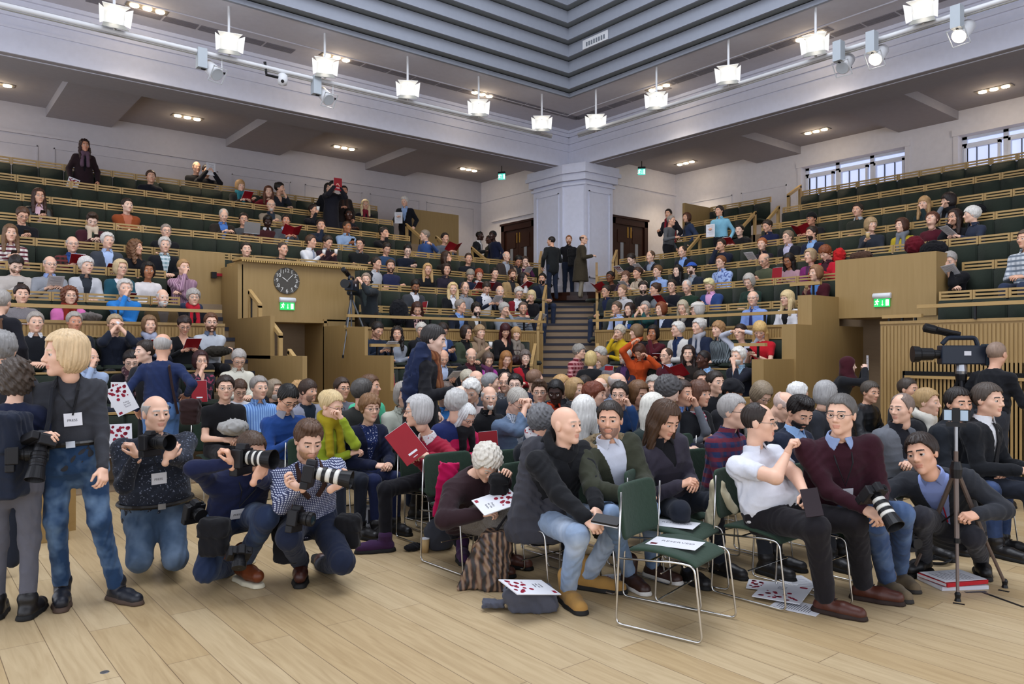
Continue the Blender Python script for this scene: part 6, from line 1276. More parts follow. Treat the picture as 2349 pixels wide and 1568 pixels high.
# ================================================================ people seated on the arena floor
FLO = '''
517,889 5|short 2a1e18|0|te 17171a|a=lap g w=.04 l=8 tr=17171a d=8.4|a black tee, pale jacket over the arm
550,893 15|short 4a3426|0|te d0d0d4|a=lap g p=30 d=9.7|a white tee bent down behind a black tee
595,889 25|short 8a847e|0|sh 8ab0e0,v,5a80c0|short=1 a=lap w=.05 d=8.7|a blue striped short-sleeved shirt
630,894 35|bob 8a7a66|0|jk 1c1e26|a=lap g B=full:b8b0a8 d=9.8|a dark jacket behind the blue striped shirt
660,914 30|short 15120f|1|sw 1f3f7a c=8a8a94|a=phone g p=35 it=ph d=7.3 nr|a royal blue jumper looking down at the lap
708,896 45|fringe 3a2a20|1|cd 8a8c9a i=1a2430|a=lap B=stubble:8a6a58 d=9.0|a pale grey cardigan over a dark dotted shirt
686,899 30|curlylong b08a5a|0|jk 6a6c74|F a=lap d=9.2|grey behind the pale grey cardigan
761,930 50|updo cbb283|0|sw 8a9a28|F a=chinL g p=15 S=98881a w=.03 nr|a lime green jumper and mustard scarf
785,890 30|short 3a2a20|1|te 70727c|a=lap g d=9.4|a grey tee behind the mustard scarf
834,900 115|short 4a4642|1|jk 2c2d2a|a=lap d=7.8|a dark olive jacket turned away
850,886 70|short 5a3e28|1|sw 4ab088|a=lap d=8.8|a mint green jumper mostly hidden
849,936 25|pixie 7a5838|0|cd 151a30 i=1f2c58,s,c8ccd8|F a=lap g nr tr=1c2444 d=7.0|a navy cardigan over a navy print dress
926,906 15|bob 9a948c|0|jk b8bcae i=b8bcae|F a=lap d=8|a pale green-white tweed jacket
1022,905 20|short 5a4a40|0|jk 2a2e3a i=3a78b8|a=lap g d=8|a dark jacket with a bright blue tie
1049,926 140|white b4b2ae|0|jk 1c2858|a=lap d=6.9|a navy blazer seen from behind
1067,955 45|long d2d2d0|0|cd b0184a i=b0184a|F a=read g p=28 S=1a1a1d nr it=rf d=6.9|a magenta cardigan and black scarf holding a folder
1081,897 -20|white d8d6d0|0|sh b8a4a0|a=lap p=22 d=8.4|a pinkish shirt looking down
1122,912 10|bald d0ccc6|0|sh 17171a|a=lap B=goatee:e0ddd8|a black collarless shirt
1072,871 30|short b0a894|0|jk 1c1e24|a=lap p=20 d=10.6|a black jacket with a white collar at the back
1094,873 40|bald c0b4a8|0|jk 2a2c30|a=lap d=10.2|grey, mostly hidden behind white and grey heads
1127,879 85|short 8a8a8a|0|jk 3a3e46|a=lap d=9.8|a grey jacket in profile to the right
1159,877 -10|thin 5a4a40|0|jk 4a4c50 i=9a9ca0|a=lap g d=9.9|a grey suit and spectacles in the back rows
1182,882 -5|short 15110f|2|jk 20242c|a=lap g d=9.5|a dark jacket under the scarlet jacket
1187,922 40|short a8a298|0|jk 5a6c84 i=4a5260,k,c0c8d4|a=face g p=28 nr|a blue-grey blazer, both hands over the nose
1228,870 110|crop 7a5c48|0|sw 20283a|a=lap d=10.4|a dark blue jumper turned away
1238,899 0|quiff 4a3424|0|sw 1e2a40 c=b8bcc4|a=lap g d=8.6|a dark blue jumper with round spectacles
1275,899 -10|afro 120e0c|7|jk 1a1b20 i=c8401c|F a=lap p=15 d=8.4|a dark jacket over a bright orange top
1290,884 75|short b08a58|0|jk 1e2026|a=lap g d=9.6|a black jacket in profile behind orange
1320,894 50|bob a48458|0|jk 17181c i=5a5c60|F a=lap d=8.9|a black jacket looking to the right
1243,966 150|curlyshort 6a6a6c|1|jk 1e2026|a=lap S=c8c4c4,f,8a1a24 d=5.9|black with a black, white and red scarf, seen from behind
1340,945 165|long d6d4ce|0|jk 2a2c30|F a=lap d=6.1|a dark jacket seen from behind, right of the black hooded top
1364,905 80|pixie 6a3420|0|jk 1c2a24|F a=lap d=8.0|dark green in profile with an earring
1342,884 160|short 2c221c|1|jk 2a2226|a=lap d=9.9|a dark top seen from behind, left of the plaid shirt
1377,890 150|bald c8b4a4|0|jk 30343c|a=lap d=9.3|grey seen from behind, head bowed
1391,885 60|bobf a8885e|0|jk 7a8aa4|F a=lap d=9.6|pale blue half hidden in the back rows
1418,880 75|bald a8a09a|0|sh 8090ac|a=lap g d=9.3|a blue checked shirt in profile
1421,905 -10|short 2a241f|0|jk 24406a|a=chinL g d=7.9|a blue padded jacket leaning a cheek on the hand
1465,903 40|bob 6a4a2e|1|jk 4a5058|F a=lap p=10 d=8.0|a grey-blue top, eyes lowered, left of a dark navy coat
1499,887 -10|white 9a968e|0|jk 3a3c42|a=lap d=9.4|a dark grey jacket behind the grey-blue top
1532,898 110|curlyshort 4a4848|2|ct 191f32|a=lap p=25 l=20 d=7.6|a long dark navy coat leaning over
1567,902 50|short 3a2a22|1|sw 6c7078 c=6a8ac8|a=chinL d=7.7|a grey jumper over a blue shirt, fist at the mouth
1605,903 50|bobf 5a3a2a|1|cd 1b1c20 i=d8d0d4,h,a02a48|F a=lap d=7.7|a black cardigan over a red and white striped top
1608,872 20|short 2c241e|1|jk 22262c|a=lap d=10.6|a dark jacket behind the striped top
1642,877 40|short 2a211b|0|jk 15161a|a=lap it=np d=9.4 w=.04|a black high-collared coat holding a newspaper
1682,902 50|bald 17120f|4|jk 1e1e22|a=lap g p=15 B=full:120f0d H=turban:16161a d=8.2|dark clothes and a black turban
1747,904 45|bob 8a7a64|0|sh 9a948c,f,6a645c|F a=lap g p=38 d=8.3|a pale patterned blouse looking down
1500,938 135|long d8d4c8|0|jk 26302e|F a=lap d=6.4|dark green seen from behind, beside the plum coat
1799,931 70|bald c8b0a4|0|jk 20242c|a=lap g p=35 d=6.9|a dark blazer bent far forward
1832,905 120|white dcdad6|0|jk 30323a|a=lap d=8.4|dark grey hidden behind the navy suit
1835,945 40|quiff 1c1613|1|jk 1e2434 i=8cacd4|a=lap p=28 B=full:1e1714 nr it=pg|a navy suit with a red lapel badge, reading
1895,905 130|bob a09e9c|0|jk 2c2e34|F a=lap p=10 d=7.9|charcoal seen from behind, near the passage door
1997,899 45|short 4a423a|1|jk 1c1d20,l|a=lap nr p=5|a black leather jacket with closed eyes
2084,893 60|crop 3e342c|1|jk 2a2c30|a=lap d=8.8|a dark jacket behind the grey blazer
2128,922 70|pony a88a5e|0|jk 1a1a1e S=d0ccc0|F a=phone nr it=pk|a black jacket and long cream scarf
2199,925 35|short 231c18|1|jk 1c2026|a=lap nr d=6.4 tr=2c3c5c,d|a dark padded jacket behind the phone tripod
2268,917 55|short 4a4038|0|jk 17191d i=d4d6da|a=lap T=17171a nr d=6.3|a black overcoat, white shirt and black tie
2068,937 -35|thin 7a6a60|0|jk 63666c i=1a1b22|a=cross nr w=.03|a grey blazer over a navy tee
1683,944 65|short a09c98|0|sh 2c3458,c,6a2a38|a=lap g nr d=5.9|a blue and red checked shirt
374,793 168|bald a8a4a0|1|sw 1e2a4c|st d=8.4 b=168 a=hip tr=4a6a98,d nr|a navy jumper standing, seen from behind
332,806 -62|short 2a2019|2|jk 22242a|st d=8.9 b=-40 a=hold1 it=pg|a dark jacket standing face to face with a navy jumper
995,779 82|short 2c2826|2|ct 17171b|st d=7.5 b=82 a=hold1 S=6a3c26,v,8a5a3a p=12 nr|a long black coat and brown scarf standing
2287,812 150|buzz 8a7464|1|sw 15161a|st d=8.0 b=150 a=hold1 w=.04 nr|a black jumper seen from behind at the video camera
1946,838 95|bald 3a1a20|2|ct 1b1c20|F st d=10.5 b=95 a=show H=hijab:3c141c it=wp|a black coat and maroon headscarf by the passage door
840,641 -5|short 8a7868|0|jk 23282c i=3a4446|st d=13.9 b=-40 a=show|a dark green jacket operating a video camera
38,868 168|curlybob 4a4038|0|sw 1a2036|F st d=4.75 b=165 a=hold1 nr tr=5a5a62|a navy top and grey trousers seen from behind
4,803 165|white 8a8886|0|jk 2a2a30|st d=5.6 b=165 a=down|a dark jacket at the left edge, only the head showing
2,692 150|short a09a94|0|ct 15151c|st d=8.6 b=150 a=down|a black coat with a tan bag strap, cut by the left edge
1467,806 -30|bob 4a2a1c|1|ct b8481c i=b8481c|F st d=13.2 b=10 p=40 l=12 a=up|a bright orange kaftan raising one arm
'''
def parse2(line):
    sp = parse(line); return sp
_op = parse
def parse(line):
    short = 'short=1 ' in line; sp = _op(line.replace('short=1 ', ''))
    if short: sp['short'] = True
    return sp
CHAIRS = []
class Hand: pass
def crowd_floor(rows):
    for line in rows.strip().split('\n'):
        sp = parse(line); sp['floorrow'] = sp.get('pose') != 'stand' or sp['d'] < 11 and sp['px'][1] > 760 and sp['px'][0] not in (840,)
        if sp['desc'].startswith('a dark green jacket operating'): sp['fz'] = FZ(3)
        if sp['px'][0] == 2: sp['floorrow'] = False; sp['fz'] = .5
        place(sp); sp.setdefault('trousers', (random.choice(TRS),)); sp.setdefault('lean', 5 + random.random() * 5)
        sp.setdefault('shape', (1 + random.uniform(-.03, .04), 1 + random.uniform(-.03, .03), 1 + random.uniform(-.03, .03))); sp.setdefault('curl', (45, 45))
        b = build_person(sp); finish(sp, b)
        if sp.get('pose', 'sit') == 'sit': CHAIRS.append((b, sp))
crowd_floor(FLO)
# ---------------------------------------------------------------- the nearest figures, posed joint by joint
def q(px, py, d): return at_d(px, py, d)
NEAR = {}
def fig(key, hx, hy, d, fdeg, body, J, desc, **k):
    sp = dict(px=(hx, hy), head=q(hx, hy, d), floor=0., face=face_world(q(hx, hy, d), fdeg), body=face_world(q(hx, hy, d), body), near=True, J={a: q(*b) for a, b in J.items()}, desc=desc, bank='F', k=None, shoes=True, items=[])
    sp.update(k); b = build_person(sp); finish(sp, b); NEAR[key] = b; return b
fig('hoodie', 1299, 975, 5.1, 52, 40, dict(pel=(1262, 1180, 5.35), kR=(1325, 1228, 4.72), kL=(1420, 1190, 4.95), aR=(1302, 1352, 4.95), aL=(1348, 1322, 5.23), tR=(1322, 1398, 4.8), tL=(1408, 1352, 5.15), hR=(1352, 1196, 4.72), hL=(1372, 1176, 4.8), eR=(1262, 1165, 4.9), eL=(1380, 1130, 5.2)),
    'a black hooded top and pale jeans holding a phone', hair=None, brow='b09a8a', skin='dfa890' if False else 0, top=('jk', '17181b'), inner=('101012',), v0=.8, vw=.04, collar=('17181b',), trousers=('8496ae', 'd', 'b6c4d6'), shoecol=('a87f44',), sole='1a1816', boot=True, shoe=1.22, pitch=-4, leg=1.12, s=1.0, curl=(50, 50), wide=1.14, arm=1.2, sh=.07)
fig('parka', 1399, 962, 5.25, -8, 35, dict(pel=(1408, 1165, 5.4), kR=(1402, 1180, 4.85), kL=(1490, 1170, 5.1), aR=(1443, 1316, 5.3), aL=(1498, 1298, 5.5), tR=(1478, 1366, 5.1), tL=(1562, 1344, 5.3), hR=(1450, 1140, 4.95), hL=(1490, 1128, 5.0), eR=(1372, 1120, 5.0)),
    'an olive parka with fur collar over a white shirt', hair=('crop', '2e2620'), skin=1, top=('jk', '34362a'), inner=('c6cad6',), v0=.02, vw=.1, trousers=('6c86a8', 'd', '94a8c2'), shoecol=('3a241c', 'l'), sole='cfcac2', boot=True, shoe=1.15, beard=('stubble', '9a7868'), curl=(40, 40), wide=1.16, arm=1.2, sh=.07)
fig('coat', 1526, 962, 5.4, 42, 40, dict(pel=(1535, 1150, 5.6), kR=(1560, 1170, 5.1), kL=(1640, 1150, 5.3), aR=(1580, 1305, 5.4), aL=(1650, 1287, 5.6), hR=(1560, 1112, 5.2), hL=(1590, 1108, 5.25)),
    'a dark plum coat looking down, hands in the lap', hair=('long', '46301f'), fem=True, skin=1, top=('ct', '34303a'), inner=('17171a',), v0=.62, vw=.07, trousers=('20242e',), pitch=24, wide=1.05)
fig('white_shirt', 1742, 968, 5.1, 78, 52, dict(pel=(1768, 1178, 5.1), neck=(1728, 1030, 5.15), kR=(1872, 1210, 4.6), kL=(1962, 1196, 4.8), aR=(1893, 1374, 4.75), aL=(1980, 1342, 5.0), tR=(1972, 1424, 4.62), tL=(2052, 1384, 4.9), hR=(1806, 1040, 4.98), hL=(1853, 1140, 4.72), eR=(1766, 1100, 4.8), eL=(1860, 1090, 5.0)),
    'a white short-sleeved shirt touching the mouth, tablet in hand', hair=('thin', '2a201b'), skin=0, top=('sh', 'd6d8e0'), short=True, trousers=('1c1a1e',), glasses='6a665e', shoecol=('4a2418', 'l'), sole='2a1c16', fat=.10, arm=1.25, leg=1.22, wide=1.2, sh=.07, curl=(60, 55), hdir=((.3, -.3, .6, -.1, .3, .95), None))
fig('maroon', 1929, 950, 4.95, -18, 20, dict(pel=(1915, 1170, 5.2), kR=(2005, 1196, 4.8), kL=(2068, 1178, 4.95), aR=(2035, 1330, 5.15), aL=(2062, 1312, 5.35), tR=(2066, 1385, 5.0), tL=(2096, 1366, 5.15), hR=(1985, 1168, 4.72), hL=(2020, 1168, 4.75), eR=(1890, 1160, 4.95), eL=(2020, 1110, 5.1)),
    'a maroon jumper and blue jeans with a camera on the lap', hair=('crop', '5c5854'), skin=0, top=('sw', '32141e'), collar=('8ca0c8',), trousers=('32466a', 'd', '5e769a'), glasses='5a5652', shoecol=('6a5c48',), sole='2a2622', fat=.03, wide=1.2, arm=1.25, leg=1.12, s=1.04, hs=1.02, sh=.06)
fig('suit', 2115, 1040, 5.2, -22, -5, dict(pel=(2185, 1200, 5.55), neck=(2140, 1085, 5.35), kR=(2112, 1185, 5.10), kL=(2232, 1232, 5.15), aR=(2120, 1280, 5.6), aL=(2250, 1282, 5.6), tR=(2090, 1304, 5.5), tL=(2262, 1312, 5.4), hR=(2082, 1200, 5.30), hL=(2240, 1180, 5.05), eR=(2070, 1150, 5.40), eL=(2300, 1130, 5.25)),
    'a dark grey suit and pale blue shirt crouching behind the tripod', hair=('short', '2c211b'), skin=1, top=('jk', '2c2e33'), inner=('94a4d8',), v0=.05, vw=.1, trousers=('2a2a30',), shoecol=('141416', 'l'), roll=14, curl=(45, 50), sh=.07, arm=1.15, wide=1.15, leg=1.1, hs=1.12)
fig('reaching', 1116, 1062, 5.5, 30, 45, dict(pel=(1078, 1168, 5.85), neck=(1090, 1082, 5.6), kR=(1140, 1195, 5.45), kL=(1165, 1180, 5.6), aR=(1130, 1283, 5.65), aL=(1160, 1270, 5.8), hR=(1102, 1178, 5.3), hL=(1160, 1098, 5.4), eR=(1040, 1165, 5.4), eL=(1150, 1130, 5.5)),
    'a dark brown coat bending down to rummage below the chair', hair=('curlyshort', 'cfc9bc'), fem=True, skin=0, top=('jk', '2c1c20'), skirt=True, trousers=('4a4440', 't', '9a948c'), wide=1.25, arm=1.3, fat=.03, pitch=42, shoecol=('5a3428', 'l'))
fig('red_cardigan', 958, 943, 6.4, -78, -45, dict(pel=(1008, 1098, 6.6), neck=(982, 1000, 6.5), kR=(884, 1122, 6.25), kL=(1000, 1140, 6.1), aR=(884, 1239, 6.2), aL=(1060, 1252, 6.0), tR=(836, 1246, 6.15), tL=(1066, 1292, 5.75), hR=(950, 1052, 6.15), hL=(985, 1045, 6.1), eR=(985, 1070, 6.55), eL=(1035, 1055, 6.15)),
    'a crimson cardigan and black trousers turned to a neighbour', hair=('bob', 'b2b0ae'), fem=True, skin=0, top=('cd', '8e1630'), collar=('d8d4d4', 's', 'b04050'), trousers=('131318',), glasses='6a4a3a', shoecol=('3c2444',), lean=10)
fig('woman_photographer', 148, 812, 4.8, -72, -8, dict(pel=(172, 1046, 4.85), neck=(160, 862, 4.88), kR=(128, 1192, 4.8), kL=(228, 1192, 4.85), aR=(143, 1344, 4.95), aL=(268, 1346, 5.0), tR=(140, 1402, 4.75), tL=(335, 1378, 4.85), hR=(100, 1000, 4.55), hL=(236, 1078, 4.72), eR=(78, 950, 4.9), eL=(238, 970, 4.95)),
    'a charcoal roll-neck and blue jeans standing with a camera', hair=('bob', 'd0b48c'), fem=True, skin=0, top=('tn', '34353a'), trousers=('243c5c', 'd', '7490b0'), shoecol=('1a1c24', 'l'), sole='4a3a30', pose='stand', leg=1.0, s=1.02, hs=1.12)
fig('kneeling_speckled', 358, 948, 5.45, 22, 12, dict(pel=(358, 1172, 5.55), kR=(320, 1283, 5.35), kL=(402, 1279, 5.4), aR=(332, 1268, 5.85), aL=(390, 1268, 5.85), tR=(336, 1262, 6.1), tL=(388, 1262, 6.1), hR=(312, 1046, 5.15), hL=(384, 1052, 5.12), eR=(268, 1100, 5.35), eL=(446, 1098, 5.35)),
    'a dark speckled jumper and jeans kneeling with a camera', hair=('bald', 'a8a49e'), skin=0, top=('sw', '262a34', 's', '6a7080'), trousers=('3a4c62', 'd', '66788e'), shoecol=('1c1a1a', 'l'), pose='stand', leg=1.3, wide=1.3, arm=1.35, sh=.075, fat=.05, curl=(55, 45), hdir=((-.3, .2, .3, .35, .1, .95), (.3, .2, -.5, -.4, .1, .9)), hs=1.06)
fig('kneeling_navy', 578, 1034, 5.3, 32, 22, dict(pel=(540, 1180, 5.45), neck=(560, 1075, 5.3), kR=(473, 1308, 5.1), kL=(612, 1186, 5.05), aR=(530, 1302, 5.65), aL=(556, 1292, 5.4), tR=(560, 1292, 5.8), tL=(604, 1336, 5.2), hR=(530, 1062, 4.92), hL=(586, 1098, 4.92), eR=(452, 1096, 5.1), eL=(626, 1150, 5.05)),
    'a navy jumper kneeling with the camera hiding the face', hair=('short', '4a382a'), skin=1, top=('sw', '191f3c'), trousers=('222e48', 'd', '45566e'), shoecol=('6a3418', 'l'), sole='c8c0a8', boot=True, shoe=1.15, leg=1.2, wide=1.25, arm=1.25, sh=.075, curl=(55, 45), hdir=((-.3, .2, .3, .3, .1, .95), (.3, .2, -.5, -.5, .1, .85)), pose='stand', pitch=14)
fig('kneeling_checked', 708, 1008, 5.2, 18, 18, dict(pel=(706, 1190, 5.5), neck=(706, 1062, 5.3), kR=(662, 1232, 5.0), kL=(786, 1288, 5.15), aR=(690, 1290, 5.45), aL=(738, 1296, 5.8), tR=(688, 1334, 5.25), tL=(726, 1292, 6.0), hR=(684, 1118, 4.85), hL=(766, 1122, 4.85), eR=(630, 1165, 5.1), eL=(806, 1158, 5.05)),
    'a blue checked shirt kneeling and smiling at a long lens', hair=('quiff', '5a4232'), skin=0, top=('sh', 'c0c4d4', 'k', '2c3458'), trousers=('1a2134',), shoecol=('3a1c14', 'l'), beard=('stubble', 'a8805f'), pitch=22, leg=1.25, wide=1.22, arm=1.25, sh=.075, curl=(45, 40), hdir=((-.4, -.2, -.5, .8, .1, .45), (.4, -.2, -.5, -.7, .1, .5)), pose='stand', hs=1.08)
# ================================================================ things people hold, chairs, cameras, bags and papers
RED = plain('red_booklet_cover', '8c1420', .45); PAGE = plain('white_paper', 'd6d6da', .7); INK = plain('printed_ink', '3a3a44', .7); CRIM = plain('crimson_print', '8a0f2c', .6); SILV = plain('silver_metal', 'a4a6aa', .3, .8); CUPW = plain('paper_cup', 'd8d6d2', .6); CUPT = plain('tan_paper_cup', 'c2a473', .6); CUPB = plain('blue_cup', '3a68c0', .5)
def basis(n, up):
    n = unit(n); up = np.array(up, float); up = unit(up - n * np.dot(up, n)); x = np.cross(up, n); M = Matrix((tuple(x), tuple(up), tuple(n))).transposed().to_4x4(); return M
def put(name, c, M, label, cat, group=None):
    e = empty(name); Mw = M.copy(); Mw.translation = Vector(c); e.matrix_world = Mw
    if label in USED: print('DUP item', label)
    USED.add(label); return tag(e, label, cat, group)
TX = {}
def txt(body, size):
    if (body, size) not in TX: TX[(body, size)] = text_mesh(body, size, .0003)
    return TX[(body, size)]
def blobs(m, seed, x0, y0, w, h, z, n=20):
    r = random.Random(seed)
    for i in range(n): cx, cy = x0 + w * r.random(), y0 + h * r.random(); R_ = .006 + .012 * r.random(); m.prism([(cx + R_ * math.cos(a), cy + R_ * math.sin(a)) for a in np.linspace(0, 2 * math.pi, 9)[:-1]], z, z + .0006)
def booklet(e, kind, w=.205, h=.29):
    if kind in ('rb', 'rf', 'rbs', 'rbL'):
        MB().box((-w / 2, -h / 2, -.004), (w / 2, h / 2, .004)).build('cover', RED, e); MB().box((-w / 2 + .004, -h / 2 + .003, -.003), (w / 2 + .002, h / 2 + .002, .003)).build('pages', PAGE, e)
        m = MB().box((-.04, -h * .32, .004), (.04, -h * .26, .0046)).box((-.02, -h * .42, .004), (.02, -h * .40, .0046)).box((-.04, -h * .32, -.0046), (.04, -h * .26, -.004)); m.build('cover_print', PAGE, e)
    elif kind == 'rb2':
        for s in (-1, 1):
            M_ = Matrix.Rotation(-s * .42, 4, 'Y'); o = MB().box((0 if s > 0 else -w, -h / 2, -.003), (w if s > 0 else 0, h / 2, 0)).build('cover', RED, e); o.matrix_local = M_
            o = MB().box((.002 if s > 0 else -w + .004, -h / 2 + .004, 0), (w - .004 if s > 0 else -.002, h / 2 - .004, .004)).build('pages', PAGE, e); o.matrix_local = M_
    elif kind in ('wp', 'pn', 'np'):
        MB().box((-w / 2, -h / 2, -.0015), (w / 2, h / 2, .0015)).build('sheet', PAGE, e)
        m = MB()
        for i in range(9 if kind != 'np' else 14): y = h * .36 - i * h * (.08 if kind != 'np' else .052); m.box((-w * .36, y, .0015), (w * (.34 - .1 * (i % 3)), y + .004, .002)).box((-w * .36, y, -.002), (w * (.34 - .1 * (i % 3)), y + .004, -.0015))
        m.build('printed_lines', INK, e)
        if kind == 'pn': MB().tube([(.02, .02, .01), (.09, .09, .06)], .004, 6).build('pen', BLK, e)
    elif kind in ('pg', 'pgR'):
        MB().box((-w / 2, -h / 2, -.003), (w / 2, h / 2, .003)).build('cover', PAGE, e); m = MB(); blobs(m, 3, -w * .4, h * .02, w * .8, h * .4, .003); blobs(m, 3, -w * .4, h * .02, w * .8, h * .4, -.0036)
        m.box((-w * .42, -h * .46, .003), (-w * .26, -h * .38, .0036)); m.build('red_graphic', CRIM, e)
        for t_, y, sz in (('Policy', -.14, .022), ('for the', -.215, .022), ('future', -.29, .022)): link('title_text', txt(t_, sz), [INK], e, Matrix.Translation((.02, y * h, .0034)))
def give(it, b, sp):
    hR, hL = b.hand; mid = (hR + hL) / 2; hd = b.toW(b.head); fw = np.array([*unit(sp['body']), 0]); who = 'held by the person in ' + sp['desc'].split(',')[0]
    def lab(t):
        l = t + ' ' + who; ws = l.split(); return ' '.join(ws[:16])
    toH = unit(hd - mid); arms = sp.get('arms')
    if it in ('rb', 'rb2', 'wp', 'pn', 'pg', 'np'):
        nm = {'rb': ('booklet', 'red booklet'), 'rb2': ('booklet', 'open red booklet'), 'wp': ('paper_sheet', 'white sheet'), 'pn': ('notepad', 'white notepad'), 'pg': ('programme', 'white programme'), 'np': ('newspaper', 'newspaper')}[it]
        if sp.get('pose') == 'stand' and arms != 'show': c = hR + np.array([0, 0, -.03]); n = -fw; up = (0, 0, 1)
        elif arms in ('show', 'face'): c = mid + fw * .03; n = -fw; up = (0, 0, 1)
        elif arms == 'wave': c = hL + np.array([0, 0, .06]); n = toH; up = fw
        else: c = mid + np.array([0, 0, .075]) + fw * .05; n = unit(toH + np.array([0, 0, .25])); up = fw + np.array([0, 0, .6])
        e = put(nm[0], c, basis(n, up), lab(nm[1]), nm[0], 'booklets and papers in hands'); booklet(e, it)
    elif it in ('rf', 'rbs', 'rbL'):
        c = mid + fw * .04 + np.array([0, 0, .06]); n = fw + np.array([0, 0, .15])
        if it == 'rbL': c = hR * .4 + hL * .6 + np.array([0, 0, -.12]) + fw * .1
        if it == 'rbs': c = hL + np.array([0, 0, .08]); n = np.array([fw[1], -fw[0], .2])
        e = put('folder', c, basis(n, (0, 0, 1)), lab('red folder'), 'folder', 'booklets and papers in hands'); booklet(e, it)
    elif it == 'pgR':
        c = hR + np.array([0, 0, -.06]) + fw * .03; e = put('programme', c, basis(fw + [0, 0, .1], np.array([.3, -.1, 1])), lab('white and red programme'), 'programme'); booklet(e, it)
    elif it in ('ph', 'pk'):
        e = put('phone', mid + np.array([0, 0, .04]), basis(unit(toH + np.array([0, 0, .3])), fw + np.array([0, 0, .5])), lab('dark phone' if it == 'ph' else 'bright pink phone case'), 'phone', 'phones in hands')
        MB().box((-.037, -.075, -.005), (.037, .075, .004)).build('case', BLK if it == 'ph' else plain('pink_case', 'c81e8c', .4), e); MB().box((-.033, -.068, .004), (.033, .068, .005)).build('screen', plain('phone_screen', '2a3038', .1), e)
    elif it == 'cu':
        e = put('paper_cup', hR + np.array([0, 0, .045]) + fw * .01, Matrix.Identity(4), lab('paper cup'), 'cup', 'cups in hands'); MB().lathe([(.028, -.05), (.038, .05), (.035, .05), (.026, -.045)], 16).build('cup', CUPW if sp['px'][0] < 1500 else CUPT, e, smooth=True); MB().lathe([(.0385, .049), (.0385, .056), (.03, .058)], 16).build('rim', PAGE, e)
    elif it == 'lt':
        e = put('laptop', mid + np.array([0, 0, .02]) + fw * .06, basis((0, 0, 1), fw), lab('silver laptop'), 'laptop'); MB().box((-.16, -.11, -.01), (.16, .11, .004)).build('keyboard_deck', SILV, e); o = MB().box((-.16, 0, -.005), (.16, .22, .003)).build('screen_lid', SILV, e); o.matrix_local = Matrix.Translation((0, .11, .0)) @ Matrix.Rotation(math.radians(75), 4, 'X')
    elif it == 'ts':
        e = put('tissue', mid + fw * .02, Matrix.Identity(4), lab('crumpled white tissue'), 'tissue'); V, Q = surfnet(lambda P: sph(P, (0, 0, 0), .03) + lumps(P, 120, .008), (-.05, -.05, -.05), (.05, .05, .05), .008); link('tissue_paper', np_mesh('tissue', V, Q), [PAGE], e)
    elif it == 'bg':
        e = put('handbag', mid + np.array([0, 0, -.03]) + fw * .1, basis(fw, (0, 0, 1)), lab('dark handbag'), 'handbag'); V, Q = surfnet(lambda P: ell(P, (0, 0, 0), (.17, .11, .08)) + lumps(P, 40, .006), (-.2, -.15, -.1), (.2, .15, .1), .014); link('bag_body', np_mesh('bag_body', V, Q), [fabric('2a1418', 'l')], e); MB().tube([(-.1, .08, 0), (-.07, .2, 0), (.07, .2, 0), (.1, .08, 0)], .008).build('bag_handle', fabric('2a1418', 'l'), e)
for it, b, sp in ITEMS: give(it, b, sp)
# ---------------------------------------------------------------- stacking chairs
def chair(x, y, rz, label, z=0.):
    e = empty('stacking_chair', (x, y, z), rz); tag(e, label, 'chair', 'green upholstered chairs on the arena floor')
    for sx in (-1, 1):
        X = .255 * sx; MB().tube(round_path([(X, -.235, .79), (X, -.25, .44), (X, -.27, .012), (X, .27, .012), (X * .98, .22, .425), (X * .97, .12, .43), (X, -.245, .40)], .04), .0065, 8).build('side_frame', CHROME, e, smooth=True)
    MB().tube([(-.25, -.05, .415), (.25, -.05, .415)], .006, 6).tube([(-.25, .16, .415), (.25, .16, .415)], .006, 6).tube([(-.255, .0, .2), (.255, .0, .2)], .005, 6).build('cross_bar', CHROME, e)
    if 'chairpads' not in HM:
        def fs(P):
            zc = .445 + .02 * np.cos(P[:, 1] * 9 + .5) - np.clip(P[:, 1] - .16, 0, 1) * .35; d = np.abs(P[:, 2] - zc) - .014; r = np.maximum(np.abs(P[:, 0]) - .225, np.abs(P[:, 1] - .005) - .215); return smax(smax(d, r, .03), -1 + 0 * r, .01)
        def fb(P):
            yc = -.262 + .035 * (P[:, 0] / .25) ** 2 - (P[:, 2] - .5) * .12; d = np.abs(P[:, 1] - yc) - .014; r = smax(np.abs(P[:, 0]) - .232, np.abs(P[:, 2] - .655) - .165, .06); return smax(d, r, .02)
        V, Q = surfnet(fs, (-.27, -.25, .3), (.27, .26, .5), .009); m1 = np_mesh('seat_pad', V, Q); m1.materials.append(GREENB)
        V, Q = surfnet(fb, (-.27, -.34, .46), (.27, -.18, .84), .009); m2 = np_mesh('back_pad', V, Q); m2.materials.append(GREENB); HM['chairpads'] = (m1, m2)
    for nm, me in zip(('seat_pad', 'back_pad'), HM['chairpads']): o = bpy.data.objects.new(nm, me); COL.objects.link(o); o.parent = e
    return e
def chair_at_person(b, desc, dz=0., back=.03):
    bf = np.array([0, -1.]); p = b.org[:2] + b.R2 @ b.pel[:2] - bf * back; lab = 'green chair under the person in ' + desc.split(',')[0]; lab = ' '.join(lab.split()[:16])
    if lab in USED: lab += ' again'
    USED.add(lab); return chair(p[0], p[1], math.pi + random.uniform(-.06, .06), lab)
for b, sp in CHAIRS:
    if sp.get('d', 850. / (sp['px'][1] - 805)) < 8.5: chair_at_person(b, sp['desc'])
for k, d_ in (('hoodie', 'the black hooded top'), ('parka', 'the olive parka'), ('coat', 'the dark plum coat'), ('white_shirt', 'the white short-sleeved shirt'), ('maroon', 'the maroon jumper'), ('reaching', 'dark brown bending down'), ('red_cardigan', 'the crimson cardigan')): chair_at_person(NEAR[k], d_, back=.02)
